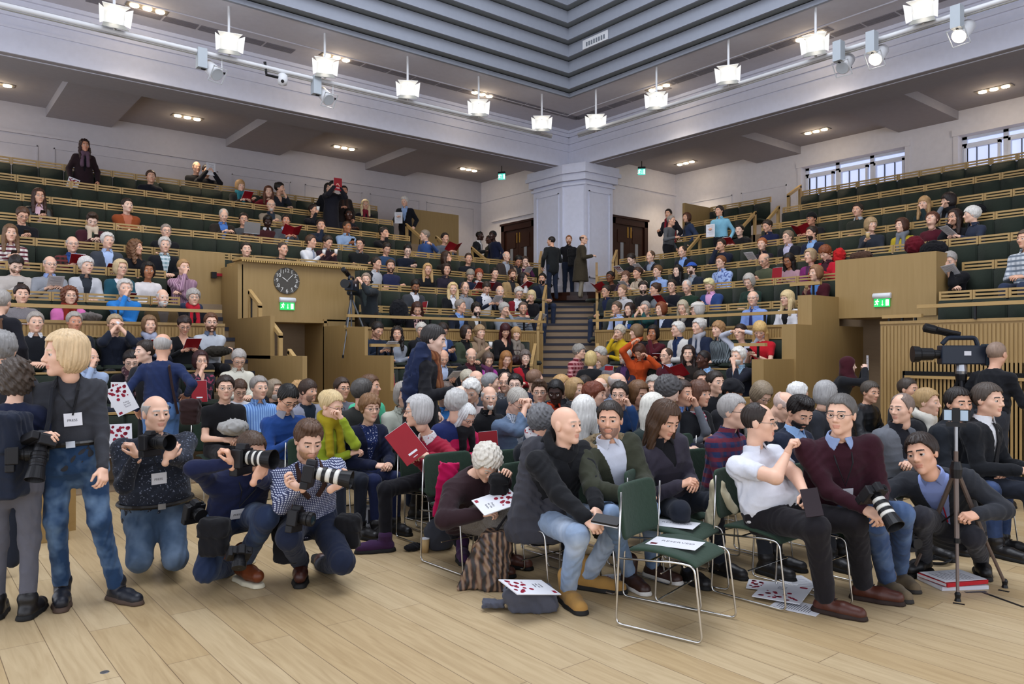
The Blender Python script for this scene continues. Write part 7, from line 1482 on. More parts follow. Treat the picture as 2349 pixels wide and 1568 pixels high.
FR = math.atan2(-.40, .10) - math.pi / 2 + .0
c1 = chair(3.64, 2.94, FR, 'empty green chair nearest the camera with a reserved sheet'); c2 = chair(4.06, 3.28, FR + .04, 'second empty green chair with a reserved sheet, behind the first')
pe = at_d(1590, 1085, 6.0); chair(pe[0], pe[1], math.pi + .15, 'empty green chair behind the person in the plum coat'); pe = at_d(1618, 1030, 7.2); chair(pe[0], pe[1], math.pi + .15, 'empty green chair two rows behind the plum coat')
pe = at_d(1015, 1010, 7.4); chair(pe[0], pe[1], math.pi + .1, 'empty green chair behind the crimson cardigan')
for c, lab, dx in ((c1, 'reserved sheet lying on the nearest empty chair', 0), (c2, 'reserved sheet lying on the second empty chair', .02)):
    Mc = Matrix.Translation(c.location) @ Matrix.Rotation(c.rotation_euler.z, 4, 'Z') @ Matrix.Translation((.02 + dx, .0, .478)) @ Matrix.Rotation(math.radians(-83), 4, 'Z')
    e = empty('reserved_sheet'); e.matrix_world = Mc; tag(e, lab, 'sign'); MB().box((-.15, -.105, -.001), (.15, .105, .001)).build('sheet', PAGE, e)
    link('lettering', txt('RESERVED', .045), [plain('grey_ink', '6a6a72', .7)], e, Matrix.Translation((-.01, -.02, .0012)) @ Matrix.Rotation(math.pi, 4, 'Z')); MB().box((.09, .05, .001), (.13, .085, .0016)).build('logo_square', plain('maroon_logo', '5a1424', .6), e)
# ---------------------------------------------------------------- cameras
def slr(name, c, look, up, label, white=False, L_=.16, hood=True, s=1.0, strap=None):
    e = put(name, c, basis(look, up), label, 'camera'); b_ = s
    m = MB(); m.box((-.072 * b_, -.05 * b_, -.03 * b_), (.072 * b_, .045 * b_, .02 * b_)); m.prism([(-.03 * b_, .044 * b_), (.03 * b_, .044 * b_), (.018 * b_, .075 * b_), (-.018 * b_, .075 * b_)], -.03 * b_, .03 * b_); m.box((-.078 * b_, -.05 * b_, -.02 * b_), (-.05 * b_, .05 * b_, .04 * b_)); m.box((-.072 * b_, -.095 * b_, -.03 * b_), (.072 * b_, -.05 * b_, .018 * b_))
    m.build('camera_body', plain('camera_body_black', '17171a', .5), e, bevel=.006)
    wm = plain('white_lens_barrel', 'd2d0c8', .4) if white else plain('black_lens_barrel', '1b1b1e', .4)
    m = MB().lathe([(.034 * b_, .02), (.036 * b_, .045), (.036 * b_, .05)], 20); m.build('lens_mount', BLK, e)
    prof = []; n = 5
    for i in range(n): z0 = .05 + (L_ - .05) * i / n; z1 = .05 + (L_ - .05) * (i + .8) / n; r = (.038 + .006 * i / n) * b_; prof += [(r, z0), (r, z1), (r - .003, z1 + .002), (r - .003, z1 + (L_ - .05) * .2 / n - .001)]
    MB().lathe(prof, 24).build('lens_barrel', wm, e, smooth=False)
    for i in (1, 3): z0 = .05 + (L_ - .05) * (i + .1) / n; MB().lathe([(.0445 * b_, z0), (.0455 * b_, z0 + .003), (.0455 * b_, z0 + .02), (.0445 * b_, z0 + .022)], 24).build('focus_ring', BLK, e)
    if hood: MB().lathe([(.044 * b_, L_), (.054 * b_, L_ + .075), (.051 * b_, L_ + .075), (.038 * b_, L_ + .005)], 24).build('lens_hood', BLK, e)
    MB().lathe([(.0, L_ + .004), (.036 * b_, L_ - .002)], 24).build('front_glass', plain('coated_glass', '1c2c34', .05), e); MB().box((-.03 * b_, -.03 * b_, -.032 * b_), (.03 * b_, .02 * b_, -.03 * b_)).build('rear_screen', plain('camera_screen', '26282c', .15), e)
    MB().lathe([(.011 * b_, .045 * b_), (.011 * b_, .056 * b_)], 12, Matrix.Translation((.05 * b_, 0, -.0)) @ Matrix.Rotation(-math.pi / 2, 4, 'X')).build('mode_dial', BLK, e)
    return e
def wdir(deg, p, pitch=0): f = face_world(p, deg); return np.array([*f * math.cos(pitch), math.sin(pitch)])
p = q(345, 1013, 5.05); slr('slr_camera', p, wdir(38, p, .02), (0, 0, 1), 'black camera held by the kneeling person in the speckled jumper', L_=.11)
p = q(556, 1048, 5.0); slr('slr_camera', p, wdir(55, p, -.03), (0, 0, 1), 'camera with white telephoto held to the face by the kneeling navy jumper', white=True, L_=.16, s=1.2)
p = q(712, 1082, 4.78); slr('slr_camera', p, wdir(72, p, -.18), (.0, 0, 1), 'camera with long ringed telephoto held by the kneeling checked shirt', white=True, L_=.19, s=1.05)
p = q(96, 1012, 4.5); slr('slr_camera', p, wdir(-20, p, -1.1), (.3, .3, .5), 'black camera pointing down in the hand of the charcoal roll-neck', L_=.16)
p = q(2005, 1130, 4.65); slr('slr_camera', p, wdir(40, p, -.75), (0, 0, 1), 'camera with grey telephoto on the lap of the maroon jumper', white=True, L_=.17)
p = q(2085, 1240, 5.2); slr('slr_camera', p, wdir(40, p, 0), (0, 0, 1), 'small black camera hanging from the hand of the crouching grey suit', L_=.07, hood=False, s=.8)
p = q(550, 1268, 4.95); slr('slr_camera', p, wdir(-5, p, -.9), (.2, .1, 1), 'spare black camera hanging at the belt of the kneeling navy jumper', L_=.1, hood=False)
p = q(446, 1170, 5.3); slr('slr_camera', p, wdir(30, p, -.3), (0, 0, 1), 'spare black camera slung behind the kneeling speckled jumper', L_=.08, hood=False)
p = q(680, 1185, 4.9); slr('slr_camera', p, wdir(60, p, -.1), (0, .2, 1), 'spare black camera at the waist of the kneeling checked shirt', L_=.12, hood=False)
p = q(30, 1042, 4.45); slr('slr_camera', p, wdir(80, p, 0), (0, 0, 1), 'black camera at the hip of the navy top seen from behind', L_=.1)
# video cameras
def video_camera(c, look, label, s=1.0):
    e = put('video_camera', c, basis((0, 0, 1), look), label, 'video camera'); B_ = plain('video_camera_shell', '1d2430', .35)
    MB().box((-.06 * s, -.16 * s, -.08 * s), (.06 * s, .16 * s, .07 * s)).build('camera_body', B_, e, bevel=.012); MB().box((-.055 * s, -.24 * s, -.09 * s), (.055 * s, -.16 * s, .08 * s)).build('battery', plain('battery_pack', '1a2c38', .5), e, bevel=.01)
    My = Matrix.Rotation(-math.pi / 2, 4, 'X')
    MB().lathe([(.035 * s, .16 * s), (.035 * s, .2 * s), (.048 * s, .21 * s), (.05 * s, .3 * s), (.062 * s, .31 * s), (.066 * s, .36 * s), (.05 * s, .36 * s)], 20, My).build('lens', BLK, e); MB().tube(round_path([(0, -.12 * s, .07 * s), (0, -.1 * s, .13 * s), (0, .1 * s, .13 * s), (0, .14 * s, .08 * s)], .03), .018 * s, 8).build('top_handle', B_, e)
    MB().lathe([(.028 * s, .02), (.03 * s, .16 * s), (.036 * s, .2 * s), (.036 * s, .26 * s), (.02 * s, .27 * s)], 16, Matrix.Translation((.05 * s, .0, .15 * s)) @ Matrix.Rotation(-math.pi / 2 + .25, 4, 'X')).build('viewfinder', BLK, e); MB().box((-.062 * s, -.05 * s, -.01 * s), (-.06 * s, .0, .025 * s)).build('side_label', PAGE, e); MB().tube([(.03, .0, .16 * s), (.03, .17 * s, .2 * s)], .018 * s, 10).build('microphone', BLK, e); return e
def tripod(apex, feet, label, col='1c1c1f', r=.016, head=None, spread=None):
    apex = np.array(apex, float); e = empty('tripod', (apex[0], apex[1], 0)); tag(e, label, 'tripod'); M_ = plain('tripod_tube', col, .35, .3); o0 = np.array([apex[0], apex[1], 0])
    for f in feet:
        f = np.array(f, float); mid = apex * .45 + f * .55; l_ = MB().tube([apex - o0, mid - o0], r * 1.25, 8).tube([mid - o0, f - o0 + (0, 0, .03)], r * .85, 8).build('leg', M_, e); MB().tube([mid - o0 + (0, 0, .015), mid - o0 - (0, 0, .015)], r * 1.7, 8).build('leg_clamp', BLK, l_); MB().lathe([(r * .9, .06), (r * 1.5, .045), (r * 1.2, .02), (r * 1.6, 0)], 10, Matrix.Translation(tuple(f - o0))).build('rubber_foot', BLK, l_)
    MB().tube([apex - o0 - (0, 0, .35 * (apex[2])), apex - o0 + (0, 0, .12)], r * 1.1, 8).build('centre_column', M_, e)
    m = MB()
    for f in feet: m.tube([apex - o0 - (0, 0, .35 * apex[2]), (apex * .45 + np.array(f) * .55) - o0], r * .45, 6)
    m.build('spreader', BLK, e); MB().lathe([(r * 2.6, -.06), (r * 3, .0), (r * 2, .05)], 12, Matrix.Translation(tuple(apex - o0))).build('collar', BLK, e); return e
vc = q(2205, 812, 8.2); fwd_ = wdir(-70, vc); video_camera(vc, fwd_, 'large shoulder video camera on a tripod by the ribbed wall', 1.35)
ap = vc + np.array([0, 0, -.22]); e = tripod(ap, [(*(ap[:2] + .55 * np.array([math.cos(a), math.sin(a)])), 0.) for a in (3.6, 5.7, 1.6)], 'black tripod carrying the large video camera at the right', r=.02); MB().lathe([(.05, -.02), (.06, .04), (.05, .12), (.07, .125), (.07, .14)], 14, Matrix.Translation((0, 0, ap[2]))).build('fluid_head', SILV, e)
vc = q(806, 655, 13.5); video_camera(vc, wdir(-15, vc), 'black video camera in front of the dark green jacket operator', 1.2)
ap = vc + np.array([0, 0, -.2]); tripod(ap, [(*(ap[:2] + .42 * np.array([math.cos(a), math.sin(a)])), 1.5) for a in (3.9, 5.6, 1.6)], 'thin tripod carrying the video camera beside the clock balcony', '5a5c60', .013)
# phone tripod in the right foreground
ap = q(2193, 1075, 5.15); ft = [on_z(2197, 1378, 0), on_z(2305, 1347, 0), on_z(2093, 1322, 0)]; e = tripod(ap, ft, 'bronze tripod holding a phone in the right foreground', '6a5c54', .013)
o0 = np.array([ap[0], ap[1], 0]); MB().tube([(0, 0, ap[2]), (0, 0, ap[2] + .3)], .012, 8).build('centre_column', SILV, e)
pp = q(2193, 952, 5.15); e = put('phone', pp, basis(np.array([*face_world(pp, 180), .0]), (0, 0, 1)), 'phone filming on top of the bronze tripod', 'phone'); MB().box((-.08, -.04, -.006), (.08, .04, .006)).build('case', BLK, e); MB().box((-.07, -.034, -.0075), (-.025, .034, -.006)).box((.025, -.034, -.0075), (.07, .034, -.006)).build('screen', plain('phone_glow', '8fa0b0', .2, emit=.25), e); MB().box((-.022, -.055, -.015), (.022, .05, -.007)).box((-.06, -.075, -.03), (.06, -.05, .03)).build('clamp', BLK, e)
# lanyards and press badges
def badge(b, key, dz, label_txt, col='1a1a1e', dx=0.):
    n = b.neck; o = b.o; fy = lambda t: b.pel + b.za * b.Lt * t + b.ya * (float(np.interp(t, PT, b.pd)) + b.fat * math.exp(-((t - .28) / .26) ** 2) + .02)
    pb = fy(dz) + b.xa * dx; M1 = MB().tube([n + b.xa * .065 + b.ya * .03, fy(.8) + b.xa * .05, pb + b.za * .06, fy(.8) - b.xa * .05, n - b.xa * .065 + b.ya * .03], .0045, 6); l_ = M1.build('lanyard', plain('lanyard_' + col, col, .7), o)
    M_ = Matrix((tuple(np.cross(b.za, b.ya)), tuple(b.za), tuple(b.ya))).transposed().to_4x4(); M_.translation = Vector(pb); e2 = MB().box((-.05, -.04, -.001), (.05, .04, .002)).build('badge', PAGE, l_); e2.matrix_local = M_
    me = txt(label_txt, .022); bx = MB(); t_ = link('badge_text', me, [INK], l_); t_.matrix_local = M_ @ Matrix.Translation((-.004, -.005, .0025))
for k, t, c, dx in (('kneeling_speckled', .5, '17171a', .01), ('kneeling_navy', .32, '17171a', .05), ('maroon', .42, '17171a', 0), ('woman_photographer', .45, '17171a', -.02)): badge(NEAR[k], k, t, 'PRESS', c, dx)
b = NEAR['suit']; fy = lambda t: b.pel + b.za * b.Lt * t + b.ya * (float(np.interp(t, PT, b.pd)) + .025)
MB().tube([b.neck - b.xa * .06 + b.ya * .03, fy(.7) - b.xa * .03, fy(.35) - b.xa * .02], .005, 6).build('red_lanyard', plain('red_lanyard', 'a8142a', .6), b.o)
# straps and belts
def strap_(b, pts, r=.014, mat='1a1a1d', name='camera_strap'): MB().tube(pts, r, 6).build(name, fabric(mat), b.o)
b = NEAR['kneeling_checked']; fy = lambda t, x: b.pel + b.za * b.Lt * t + b.xa * x + b.ya * (float(np.interp(t, PT, b.pd)) * math.sqrt(max(0, 1 - (x / .2) ** 2)) + .012)
strap_(b, [b.neck + b.xa * .07 + b.za * .01, fy(.9, .085), fy(.75, .08), fy(.6, .03)], .018, '3a2620'); strap_(b, [b.neck - b.xa * .07 + b.za * .01, fy(.9, -.085), fy(.75, -.08), fy(.6, -.03)], .018, '3a2620'); strap_(b, [fy(.88, .12), fy(.6, .14), fy(.3, .16)], .016, '4a3428')
b = NEAR['woman_photographer']; strap_(b, [b.neck + b.xa * .06, fy(.9, .07) if False else b.pel + b.za * b.Lt * .85 + b.ya * .125 + b.xa * .08, b.pel + b.za * b.Lt * .45 + b.ya * .14 + b.xa * .11, b.pel + b.za * b.Lt * .2 + b.ya * .18 + b.xa * .14], .014, '22242a'); strap_(b, [b.neck - b.xa * .06, b.pel + b.za * b.Lt * .8 + b.ya * .13 - b.xa * .06, b.pel + b.za * b.Lt * .5 + b.ya * .14 - b.xa * .02], .005, '17171a')
def belt(b, w=1.0):
    pts = [b.pel + b.za * b.Lt * .15 + b.xa * (np.interp(.15, PT, b.pw) + .012 + b.fat * .4) * math.cos(a) + b.ya * ((np.interp(.15, PT, b.pd) + .012) * math.sin(a) + (b.fat * .7 * math.sin(a) if math.sin(a) > 0 else 0)) for a in np.linspace(0, 2 * math.pi, 25)[:-1]]
    o = MB().tube(pts, .016, 6, closed=True).build('belt', fabric('17130f', 'l'), b.o); c = pts[6]; MB().obox(c + b.ya * .014, b.xa * .025, b.za * .02, b.ya * .005).build('buckle', SILV, o)
belt(NEAR['kneeling_speckled']); belt(NEAR['woman_photographer'])
# fur hood trim on the parka
b = NEAR['parka']; 
def ffur(P):
    qn = P - b.neck.astype(np.float32); x = qn @ b.xa.astype(np.float32); y = qn @ b.ya.astype(np.float32); z = qn @ b.za.astype(np.float32); r = np.sqrt((x * .8) ** 2 + (y + .03) ** 2); f = np.sqrt((r - .105) ** 2 + ((z + .02 + np.clip(y, 0, 1) * .9)) ** 2) - .034
    return np.maximum(f + lumps(P, 160, .007) + lumps(P, 90, .004), -np.maximum(np.abs(x) - .05, -y))
b.part('fur_trim', ffur, b.neck - .22, b.neck + .2, fabric('7a6a50', 'r'), .008)
b = NEAR['hoodie']
def fhood(P):
    qn = P - b.neck.astype(np.float32); x = qn @ b.xa.astype(np.float32); y = qn @ b.ya.astype(np.float32); z = qn @ b.za.astype(np.float32); r = np.sqrt((x * .9) ** 2 + (y + .01) ** 2)
    f = np.sqrt((r - .085) ** 2 + ((z - .02 + np.clip(y, -1, 1) * .55) * .8) ** 2) - .032; f = smin(f, ell(np.stack([x, y, z], 1), (0, -.12, -.05), (.1, .05, .1)), .04); return f + folds(P, .005)
b.part('hood', fhood, b.neck - .24, b.neck + .2, fabric('17181b'), .009)
# ---------------------------------------------------------------- bags, coats and papers on the floor
def soft(name, f, lo, hi, h, mat, label, cat, parts=()):
    e = empty(name, tuple(parts[0]) if False else (0, 0, 0)); V, Q = surfnet(f, lo, hi, h); c = V.mean(0); c[2] = V[:, 2].min(); e.location = tuple(c); o = link(name + '_body', np_mesh(name, V - c, Q), [mat], e); USED.add(label); tag(e, label, cat); return e, c
# grey rucksack with programme
g = on_z(1205, 1395, 0); ex = RGT; ey = -FWD
def fr_(P):
    qn = P - (g + np.array([0, 0, .06])).astype(np.float32); x = qn @ ex.astype(np.float32); y = qn @ ey.astype(np.float32); z = qn[:, 2]; bx = np.maximum(np.maximum(np.abs(x - .04 + z * .4) - .16, np.abs(y + .01 * np.sin(x * 30)) - .13), np.abs(z - .01) - .075); f = smax(bx, ell(np.stack([x, y, z], 1), (.03, 0, .01), (.23, .19, .12)), .06); f = smin(f, ell(np.stack([x, y, z], 1), (-.04, .08, .05), (.1, .07, .06)), .03); f = smin(f, np.maximum(np.abs(z + .02) - .02, np.maximum(np.abs(x + .2) - .07, np.abs(y - .02) - .05)), .03); return np.maximum(f + folds(P * 1.3, .006), .002 - P[:, 2])
e, c = soft('rucksack', fr_, g - .36, g + .36, .011, fabric('4a4c56'), 'grey rucksack on the floor with a programme on top', 'rucksack')
MB().tube([(-.12, -.05, .12), (-.02, -.12, .15), (.1, -.1, .13)], .012).build('strap', fabric('1c1c20'), e); MB().tube([(-.15, .02, .1), (-.08, .08, .13), (0, .1, .12)], .01).build('zip', BLK, e)
pe = at_d(1215, 1346, 4.70); e = put('programme', pe, basis((.15, -.15, 1), np.array([-.75, .1, .1])), 'white and red programme lying on the grey rucksack', 'programme'); booklet(e, 'pg', .23, .32)
# patterned tote bag
g = on_z(1105, 1350, 0)
def ft_(P):
    qn = P - g.astype(np.float32); x = qn @ ex.astype(np.float32); y = qn @ ey.astype(np.float32); z = qn[:, 2]; x2 = x - z * .25; w = np.interp(z, [0, .3, .42], [.17, .13, .06]); f = np.maximum(np.maximum(np.abs(x2) - w, np.abs(y) - .06 - .02 * np.sin(x * 20)), np.maximum(z - .4, .002 - P[:, 2])); return f * .8 + folds(P, .008)
mt_, nt_, b_ = newmat('printed_canvas'); tc_ = N(nt_, 'ShaderNodeTexCoord'); wv = N(nt_, 'ShaderNodeTexWave', bands_direction='X', _Scale=9., _Distortion=3.); wv.inputs['Detail'].default_value = 3; nt_.links.new(tc_.outputs['Object'], wv.inputs['Vector']); cr_ = N(nt_, 'ShaderNodeValToRGB'); cr_.color_ramp.elements[0].color = (.02, .015, .013, 1); cr_.color_ramp.elements[0].position = .25; cr_.color_ramp.elements[1].color = (.22, .14, .085, 1); cr_.color_ramp.elements[1].position = .9; el = cr_.color_ramp.elements.new(.55); el.color = (.1, .045, .03, 1); nt_.links.new(wv.outputs['Fac'], cr_.inputs[0]); nt_.links.new(cr_.outputs[0], b_.inputs['Base Color']); b_.inputs['Roughness'].default_value = .5
e, c = soft('tote_bag', ft_, g - .35, g + np.array([.4, .4, .48]), .01, mt_, 'slouching brown picture-print tote bag on the floor', 'bag')
MB().tube([tuple(ex * .02 + [0, 0, .36]), tuple(ex * .12 + [0, 0, .5]), tuple(ex * .2 + [0, 0, .36])], .012).build('bag_handle', fabric('1c1a1c'), e)
# jacket draped on the hooded person's chair
g = q(1232, 1135, 5.25)
def fj(P):
    qn = P - g.astype(np.float32); x = qn @ ex.astype(np.float32); y = qn @ ey.astype(np.float32); z = qn[:, 2]; Q3 = np.stack([x, y, z], 1); f = smin(rc(Q3, (-.0, 0, .3), (-.08, .05, -.24), .11, .13), rc(Q3, (.12, .02, .22), (.1, .1, -.22), .07, .1), .08); f = np.maximum(f, -.3 - z); f = smin(f, rc(Q3, (.02, .08, .2), (-.16, .1, -.2), .06, .06), .05); return f + folds(P, .009)
e, c = soft('draped_jacket', fj, g - .5, g + .5, .013, fabric('3a3a40'), 'black and grey jacket draped over the hooded person chair back', 'jacket')
# magenta coat on the crouching person's chair
g = q(1030, 1122, 5.75)
def fm(P):
    qn = P - g.astype(np.float32); x = qn @ ex.astype(np.float32); y = qn @ ey.astype(np.float32); z = qn[:, 2]; f = np.maximum(np.maximum(np.abs(x + z * -.12 + .02) - .075, np.abs(y) - .035), np.abs(z) - .2); return f * .9 + folds(P, .008)
soft('draped_coat', fm, g - .32, g + .32, .011, fabric('a80c48'), 'bright magenta coat hanging on the chair of the stooping person', 'coat')
g = q(1662, 1130, 5.25)
def fc(P):
    qn = P - g.astype(np.float32); x = qn @ ex.astype(np.float32); y = qn @ ey.astype(np.float32); z = qn[:, 2]; Q3 = np.stack([x, y, z], 1); return smin(rc(Q3, (-.05, 0, .06), (.06, .02, -.12), .05, .03), rc(Q3, (-.08, -.02, -.2), (-.05, 0, .0), .05, .05), .04) + folds(P, .008)
soft('draped_cardigan', fc, g - .4, g + .3, .011, fabric('c8bea0'), 'cream knitted cardigan hanging behind the second empty chair', 'cardigan')
g = q(955, 868, 7.35)
def fn(P):
    qn = P - g.astype(np.float32); x = qn @ ex.astype(np.float32); y = qn @ ey.astype(np.float32); z = qn[:, 2]; return ell(np.stack([x - z * .15, y, z], 1), (0, 0, 0), (.13, .13, .36)) + folds(P, .016)
soft('draped_jacket', fn, g - .5, g + .5, .016, fabric('1c2540'), 'navy jacket slung over the shoulder of the standing scarf wearer', 'jacket')
# carrier bag
g = on_z(843, 1222, 0); e = empty('carrier_bag', tuple(g), math.atan2(ex[1], ex[0])); tag(e, 'white printed paper carrier bag under the navy print dress chair', 'bag')
MB().add([(-.075, -.05, 0), (.075, -.05, 0), (.075, .05, 0), (-.075, .05, 0), (-.08, -.055, .24), (.08, -.055, .24), (.08, .055, .24), (-.08, .055, .24)], [(0, 3, 2, 1), (0, 1, 5, 4), (1, 2, 6, 5), (2, 3, 7, 6), (3, 0, 4, 7)]).build('bag_paper', PAGE, e); MB().box((.015, -.0575, .1), (.08, -.0535, .22)).build('dark_panel', INK, e)
for t_, z in (('YOUR', .11), ('GOOD', .05)): o = link('print', txt(t_, .05), [INK], e, Matrix.Translation((-.005, -.0545, z)) @ Matrix.Rotation(math.pi / 2, 4, 'X'))
for y_ in (-.05, .05): MB().tube(round_path([(-.05, y_, .23), (-.05, y_, .3), (.05, y_, .3), (.05, y_, .23)], .02), .005, 6).build('bag_handle', PAGE, e)
g = on_z(975, 1266, 0); e = put('paper_cup', g + np.array([0, 0, .05]), Matrix.Identity(4), 'tan paper cup standing on the floor by the black gloves', 'cup'); MB().lathe([(.028, -.05), (.038, .06), (.035, .06), (.026, -.045)], 16).build('cup', CUPT, e, smooth=True); MB().lathe([(.0385, .058), (.039, .064), (.035, .065)], 16).build('rim', PAGE, e)
g = on_z(945, 1262, 0); soft('glove', lambda P: smin(ell(P, g + [0, 0, .025], (.07, .05, .03)), rc(P, g + [.03, .03, .03], g + [.12, .03, .02], .02, .02), .03) + lumps(P, 80, .006), g - .2, g + .2, .01, fabric('161518'), 'black gloves heaped on the floor by the tan cup', 'gloves')
g = on_z(1010, 1258, 0); soft('shoulder_bag', lambda P: np.maximum(ell(P, g + [0, 0, .12], (.14, .12, .15)) + folds(P, .008), .002 - P[:, 2]), g - .3, g + .36, .013, fabric('3a3c44'), 'dark grey bag slumped beside the purple shoes', 'bag')
def floor_paper(px, py, rz, lab, kind='wp', z=.002, w=.21, h=.29):
    g = on_z(px, py, z); e = put('programme' if kind == 'pg' else 'paper_sheet', g + np.array([0, 0, z]), Matrix.Rotation(rz, 4, 'Z'), lab, 'programme' if kind == 'pg' else 'paper'); booklet(e, kind, w, h)
floor_paper(1795, 1362, 1.9, 'large white programme on the floor left of the brown shoes', 'pg', .012, .3, .38); floor_paper(1765, 1345, .5, 'second programme under the large one on the floor', 'pg', .005); floor_paper(1830, 1335, 2.6, 'white sheet behind the black trouser leg', 'wp', .003); floor_paper(1408, 1328, 1.2, 'programme on the floor between the tan and brown boots', 'pg'); floor_paper(2300, 1256, .8, 'white sheet at the right edge on the floor', 'wp')
floor_paper(1830, 1392, .2, 'newspaper peeping out behind the trouser leg', 'np', .002)
g = on_z(2185, 1340, 0)
for i, (m_, lab, dz) in enumerate(((plain('clear_folder', 'c4c4cc', .3), 'clear plastic folder of papers at the bottom of the stack', .0), (plain('red_folder', 'b01824', .4), 'red card folder in the stack by the tripod', .03))):
    e = put('folder', g + np.array([0, 0, .015 + dz]), Matrix.Rotation(1.0 + .15 * i, 4, 'Z'), lab, 'folder'); MB().box((-.13, -.17, -.014), (.13, .17, .012)).build('cover', m_, e); MB().box((-.12, -.16, -.01), (.135, .172, .008)).build('pages', PAGE, e)
e = put('paper_sheet', g + np.array([.0, .0, .062]), Matrix.Rotation(1.1, 4, 'Z'), 'white printed sheet on top of the red folder by the tripod', 'paper'); booklet(e, 'wp', .24, .33)
g = on_z(2150, 1290, 0); V_ = MB()
for i in range(4): V_.tube([g + np.array([math.cos(a) * (.09 + .015 * i), math.sin(a) * (.06 + .01 * i), .006 + .008 * i]) for a in np.linspace(0, 6, 16)], .005, 5)
o = V_.build('coiled_cable', plain('black_cable', '1a1c20', .5)); tag(o, 'black cable coiled on the floor beside the crouching suit', 'cable')
# tape marks and floor fixtures
for i, (pts, lab) in enumerate((((2186, 1382, 2213, 1386), 'short black tape mark in front of the tripod'), ((2290, 1352, 2315, 1357), 'short black tape mark right of the tripod'), ((2215, 1358, 2262, 1356), 'black tape cross behind the front tripod leg'), ((2255, 1358, 2349, 1392), 'long black tape line running to the right edge'))):
    a = on_z(*pts[:2], .001); b2 = on_z(*pts[2:], .001); d_ = b2 - a; L_ = np.linalg.norm(d_); u = d_ / L_; n_ = np.array([-u[1], u[0], 0]); m = MB().obox((a + b2) / 2, u * L_ / 2, n_ * .012, (0, 0, .0012)); o = m.build('tape_mark', BLK); tag(o, lab, 'tape')
g = on_z(240, 1541, 0); o = MB().lathe([(.022, .0005), (.02, .002)], 20, Matrix.Translation(tuple(g))).build('floor_socket', plain('dull_steel', '6a6a6c', .4, .6)); tag(o, 'small round metal floor plate in the near boards', 'floor plate')
# wooden lectern edge behind the left photographers
g = on_z(120, 1240, 0); e = empty('oak_table', tuple(g)); tag(e, 'pale oak block standing behind the two left photographers', 'table'); MB().box((-.35, -.05, .0), (.12, .45, .5)).build('carcass', OAK, e, bevel=.004); MB().box((-.37, -.07, .5), (.14, .47, .53)).build('top', OAKH, e)
# belt pouches and rucksacks of the photographers
def pouch(px, py, d, r, lab, mat='17171a', nm='camera_pouch', cat='pouch'):
    g = q(px, py, d); rr = np.array(r)
    def f(P):
        qn = P - g.astype(np.float32); x = np.abs(qn @ RGT.astype(np.float32)); y = np.abs(qn @ FWD.astype(np.float32)); z = qn[:, 2]; k = .04
        dx = np.stack([x - rr[0] + k, y - rr[1] * .8 + k, np.abs(z) - rr[2] + k], 1); b_ = np.sqrt((np.maximum(dx, 0) ** 2).sum(1)) + np.minimum(dx.max(1), 0) - k
        flap = np.where((z > rr[2] * .1), .0, .012); return b_ + flap + folds(P, .007)
    soft(nm, f, g - np.array(r) - .03, g + np.array(r) + .03, .011, fabric(mat), lab, cat)
pouch(492, 1232, 5.05, (.1, .1, .13), 'black belt pouch on the thigh of the kneeling navy jumper'); pouch(660, 1240, 5.3, (.1, .1, .16), 'black holster bag left of the kneeling checked shirt'); pouch(800, 1220, 5.4, (.09, .09, .13), 'black pouch right of the kneeling checked shirt'); pouch(8, 1045, 4.5, (.13, .13, .26), 'dark blue rucksack cut by the left frame edge', '1c2230', 'rucksack', 'rucksack'); pouch(437, 945, 8.0, (.1, .1, .14), 'dark brown shoulder bag of the navy jumper seen from behind', '2c1c1c', 'shoulder_bag', 'bag')
b = None
pouch(1395, 862, 12.3, (.1, .1, .09), 'grey bag on the back of the black jacket at the stair foot', '6a666a', 'shoulder_bag', 'bag')
pouch(1145, 1112, 5.35, (.075, .07, .085), 'black leather handbag held in front of the stooping face', '141416', 'handbag', 'bag'); 
e = put('programme', q(1140, 1150, 5.25), basis((-.3, -.3, 1), (1, -.2, .1)), 'white and red programme on the lap of the stooping person', 'programme'); booklet(e, 'pg')
e = put('phone', q(1392, 1192, 4.62), basis((-.3, -.2, 1), (.3, -.9, .1)), 'black phone in a wallet case held by the hooded person', 'phone'); MB().box((-.045, -.085, -.006), (.045, .085, .006)).build('case', BLK, e); MB().box((-.045, -.085, -.014), (.045, .085, -.008)).build('pages', PAGE, e)
e = put('tablet', q(1862, 1152, 4.58), basis((-.7, -.5, .4), (.1, .3, 1)), 'dark tablet held low by the white short-sleeved shirt', 'tablet'); MB().box((-.05, -.085, -.006), (.05, .085, .006)).build('case', plain('brown_tablet_case', '2a2024', .4), e)
e = put('booklet', q(932, 1018, 6.0), basis(np.array([-.3, -.7, .3]), (-.55, .1, .9)), 'red booklet held up by the crimson cardigan', 'booklet'); booklet(e, 'rb')
e = put('programme', q(280, 915, 7.6), basis(np.array([*face_world(q(280, 915, 7.6), 5), .1]), (-.35, .25, .8)), 'white and red programme poking out beside the oak handrail', 'programme'); booklet(e, 'pg')
e = put('programme', q(273, 1010, 6.6), basis(np.array([*face_world(q(273, 1010, 6.6), 5), .3]), (0, 0, 1)), 'white programme held up behind the kneeling speckled jumper', 'programme'); booklet(e, 'pg')
for px_, py_, lab in ((1443, 748, 'blue cup on the parapet ledge, left of two'), (1466, 743, 'blue cup on the parapet ledge, right of two')):
    p = on_x(px_, py_, 11.19); p[2] = 2.05 + .045; e = put('paper_cup', p, Matrix.Identity(4), lab, 'cup'); MB().lathe([(.03, -.045), (.04, .05), (.037, .05), (.027, -.04)], 14).build('cup', CUPB, e, smooth=True); MB().lathe([(.04, .048), (.041, .054), (.037, .055)], 14).build('rim', CUPB, e)

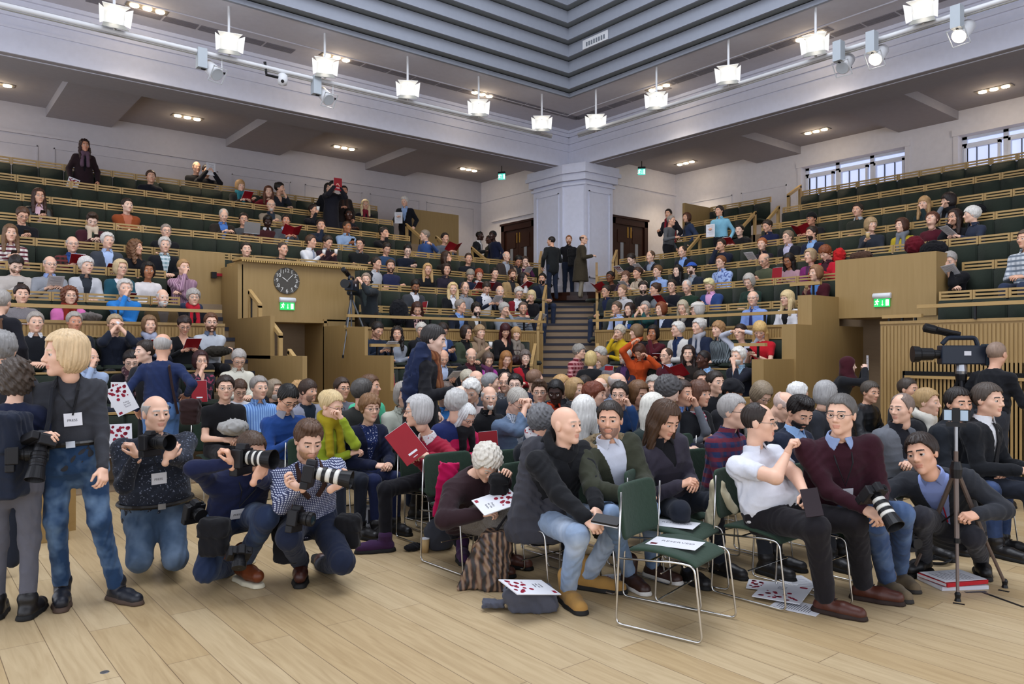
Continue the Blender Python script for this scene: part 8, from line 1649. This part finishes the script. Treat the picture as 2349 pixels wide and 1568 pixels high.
def heap(p, r, lab, mat, nm='coat', seed=0.):
    p = np.array(p); r = np.array(r); f = lambda P: ell(P, p, r) + folds(P * 1.3 + np.float32(seed), .016); soft(nm, f, p - r - .05, p + r + .05, .016, fabric(mat), lab, nm)
heap(on_x(1925, 588, RX(5) - .1), (.1, .12, .16), 'red jacket hung over a seat back beside the scarlet red coat', 'b01c1e', 'jacket'); heap(on_x(1975, 588, RX(5) - .35), (.12, .2, .1), 'brown leather bag beside the charcoal top with a cup', '4a3428', 'bag', 1.)
heap(on_x(2098, 562, RX(5) - .3), (.12, .16, .16), 'crimson coat heaped between mustard and burgundy jumpers', '5a101c', 'coat', 2.); heap(on_x(2142, 572, RX(5) - .35), (.12, .22, .15), 'black coat heaped on the seats before the black top', '141417', 'coat', 3.)
heap(on_x(1846, 720, RX(3) - .3), (.12, .12, .16), 'pale pink coat beside the white cardigan', 'a8909a', 'coat', 5.)
heap(on_y(915, 715, LY(3) - .3), (.2, .12, .25), 'large black rucksack on the seat behind the rail', '15161a', 'rucksack', 7.)
heap(on_y(206, 728, LY(3) - .55), (.16, .12, .08), 'taupe coat folded on the parapet beside the bright pink coat', '6a6460', 'coat', 8.); heap(on_y(500, 805, 11.6), (.2, .12, .08), 'dark brown coat across the lap beside the steps', '2a2620', 'coat', 9.)
heap(on_x(2240, 483, RX(7) - .2), (.1, .16, .12), 'black coat over the seat behind the slate blue shirt', '111114', 'coat', 10.); heap(at_d(535, 980, 8.1), (.16, .14, .09), 'pale jacket over the arm of the black tee', '9a9894', 'jacket', 11.)
p = on_y(492, 630, 13.85); e = empty('wall_fitting', p); tag(e, 'small red and black wall fitting left of the clock balcony', 'wall fitting'); MB().box((-.05, -.03, -.06), (.03, .05, .05)).build('bracket', BLK, e); MB().box((.03, -.02, -.02), (.2, .03, .03)).build('red_arm', RED, e)

pouch(1316, 590, 19.95, (.16, .12, .24), 'black rucksack on the back of the olive brown coat by the column', '161618', 'rucksack', 'rucksack')
for b in PEOPLE:
    l_ = b.o['label']
    for key, col, sg, r in (('tan bag strap', '5a4030', 1, .022), ('navy jumper standing, seen from behind', '2c1c1c', 1, .014)):
        if key in l_:
            bk = lambda t, x: b.pel + b.za * b.Lt * t + b.xa * x - b.ya * (float(np.interp(t, PT, b.pd)) * math.sqrt(max(0, 1 - (x / .22) ** 2)) + .016)
            strap_(b, [b.neck + b.xa * .08 * sg - b.za * .02 + b.ya * .02, bk(.85, .1 * sg), bk(.5, .13 * sg), bk(.1, .17 * sg), bk(-.1, .19 * sg)], r, col, 'bag_strap')
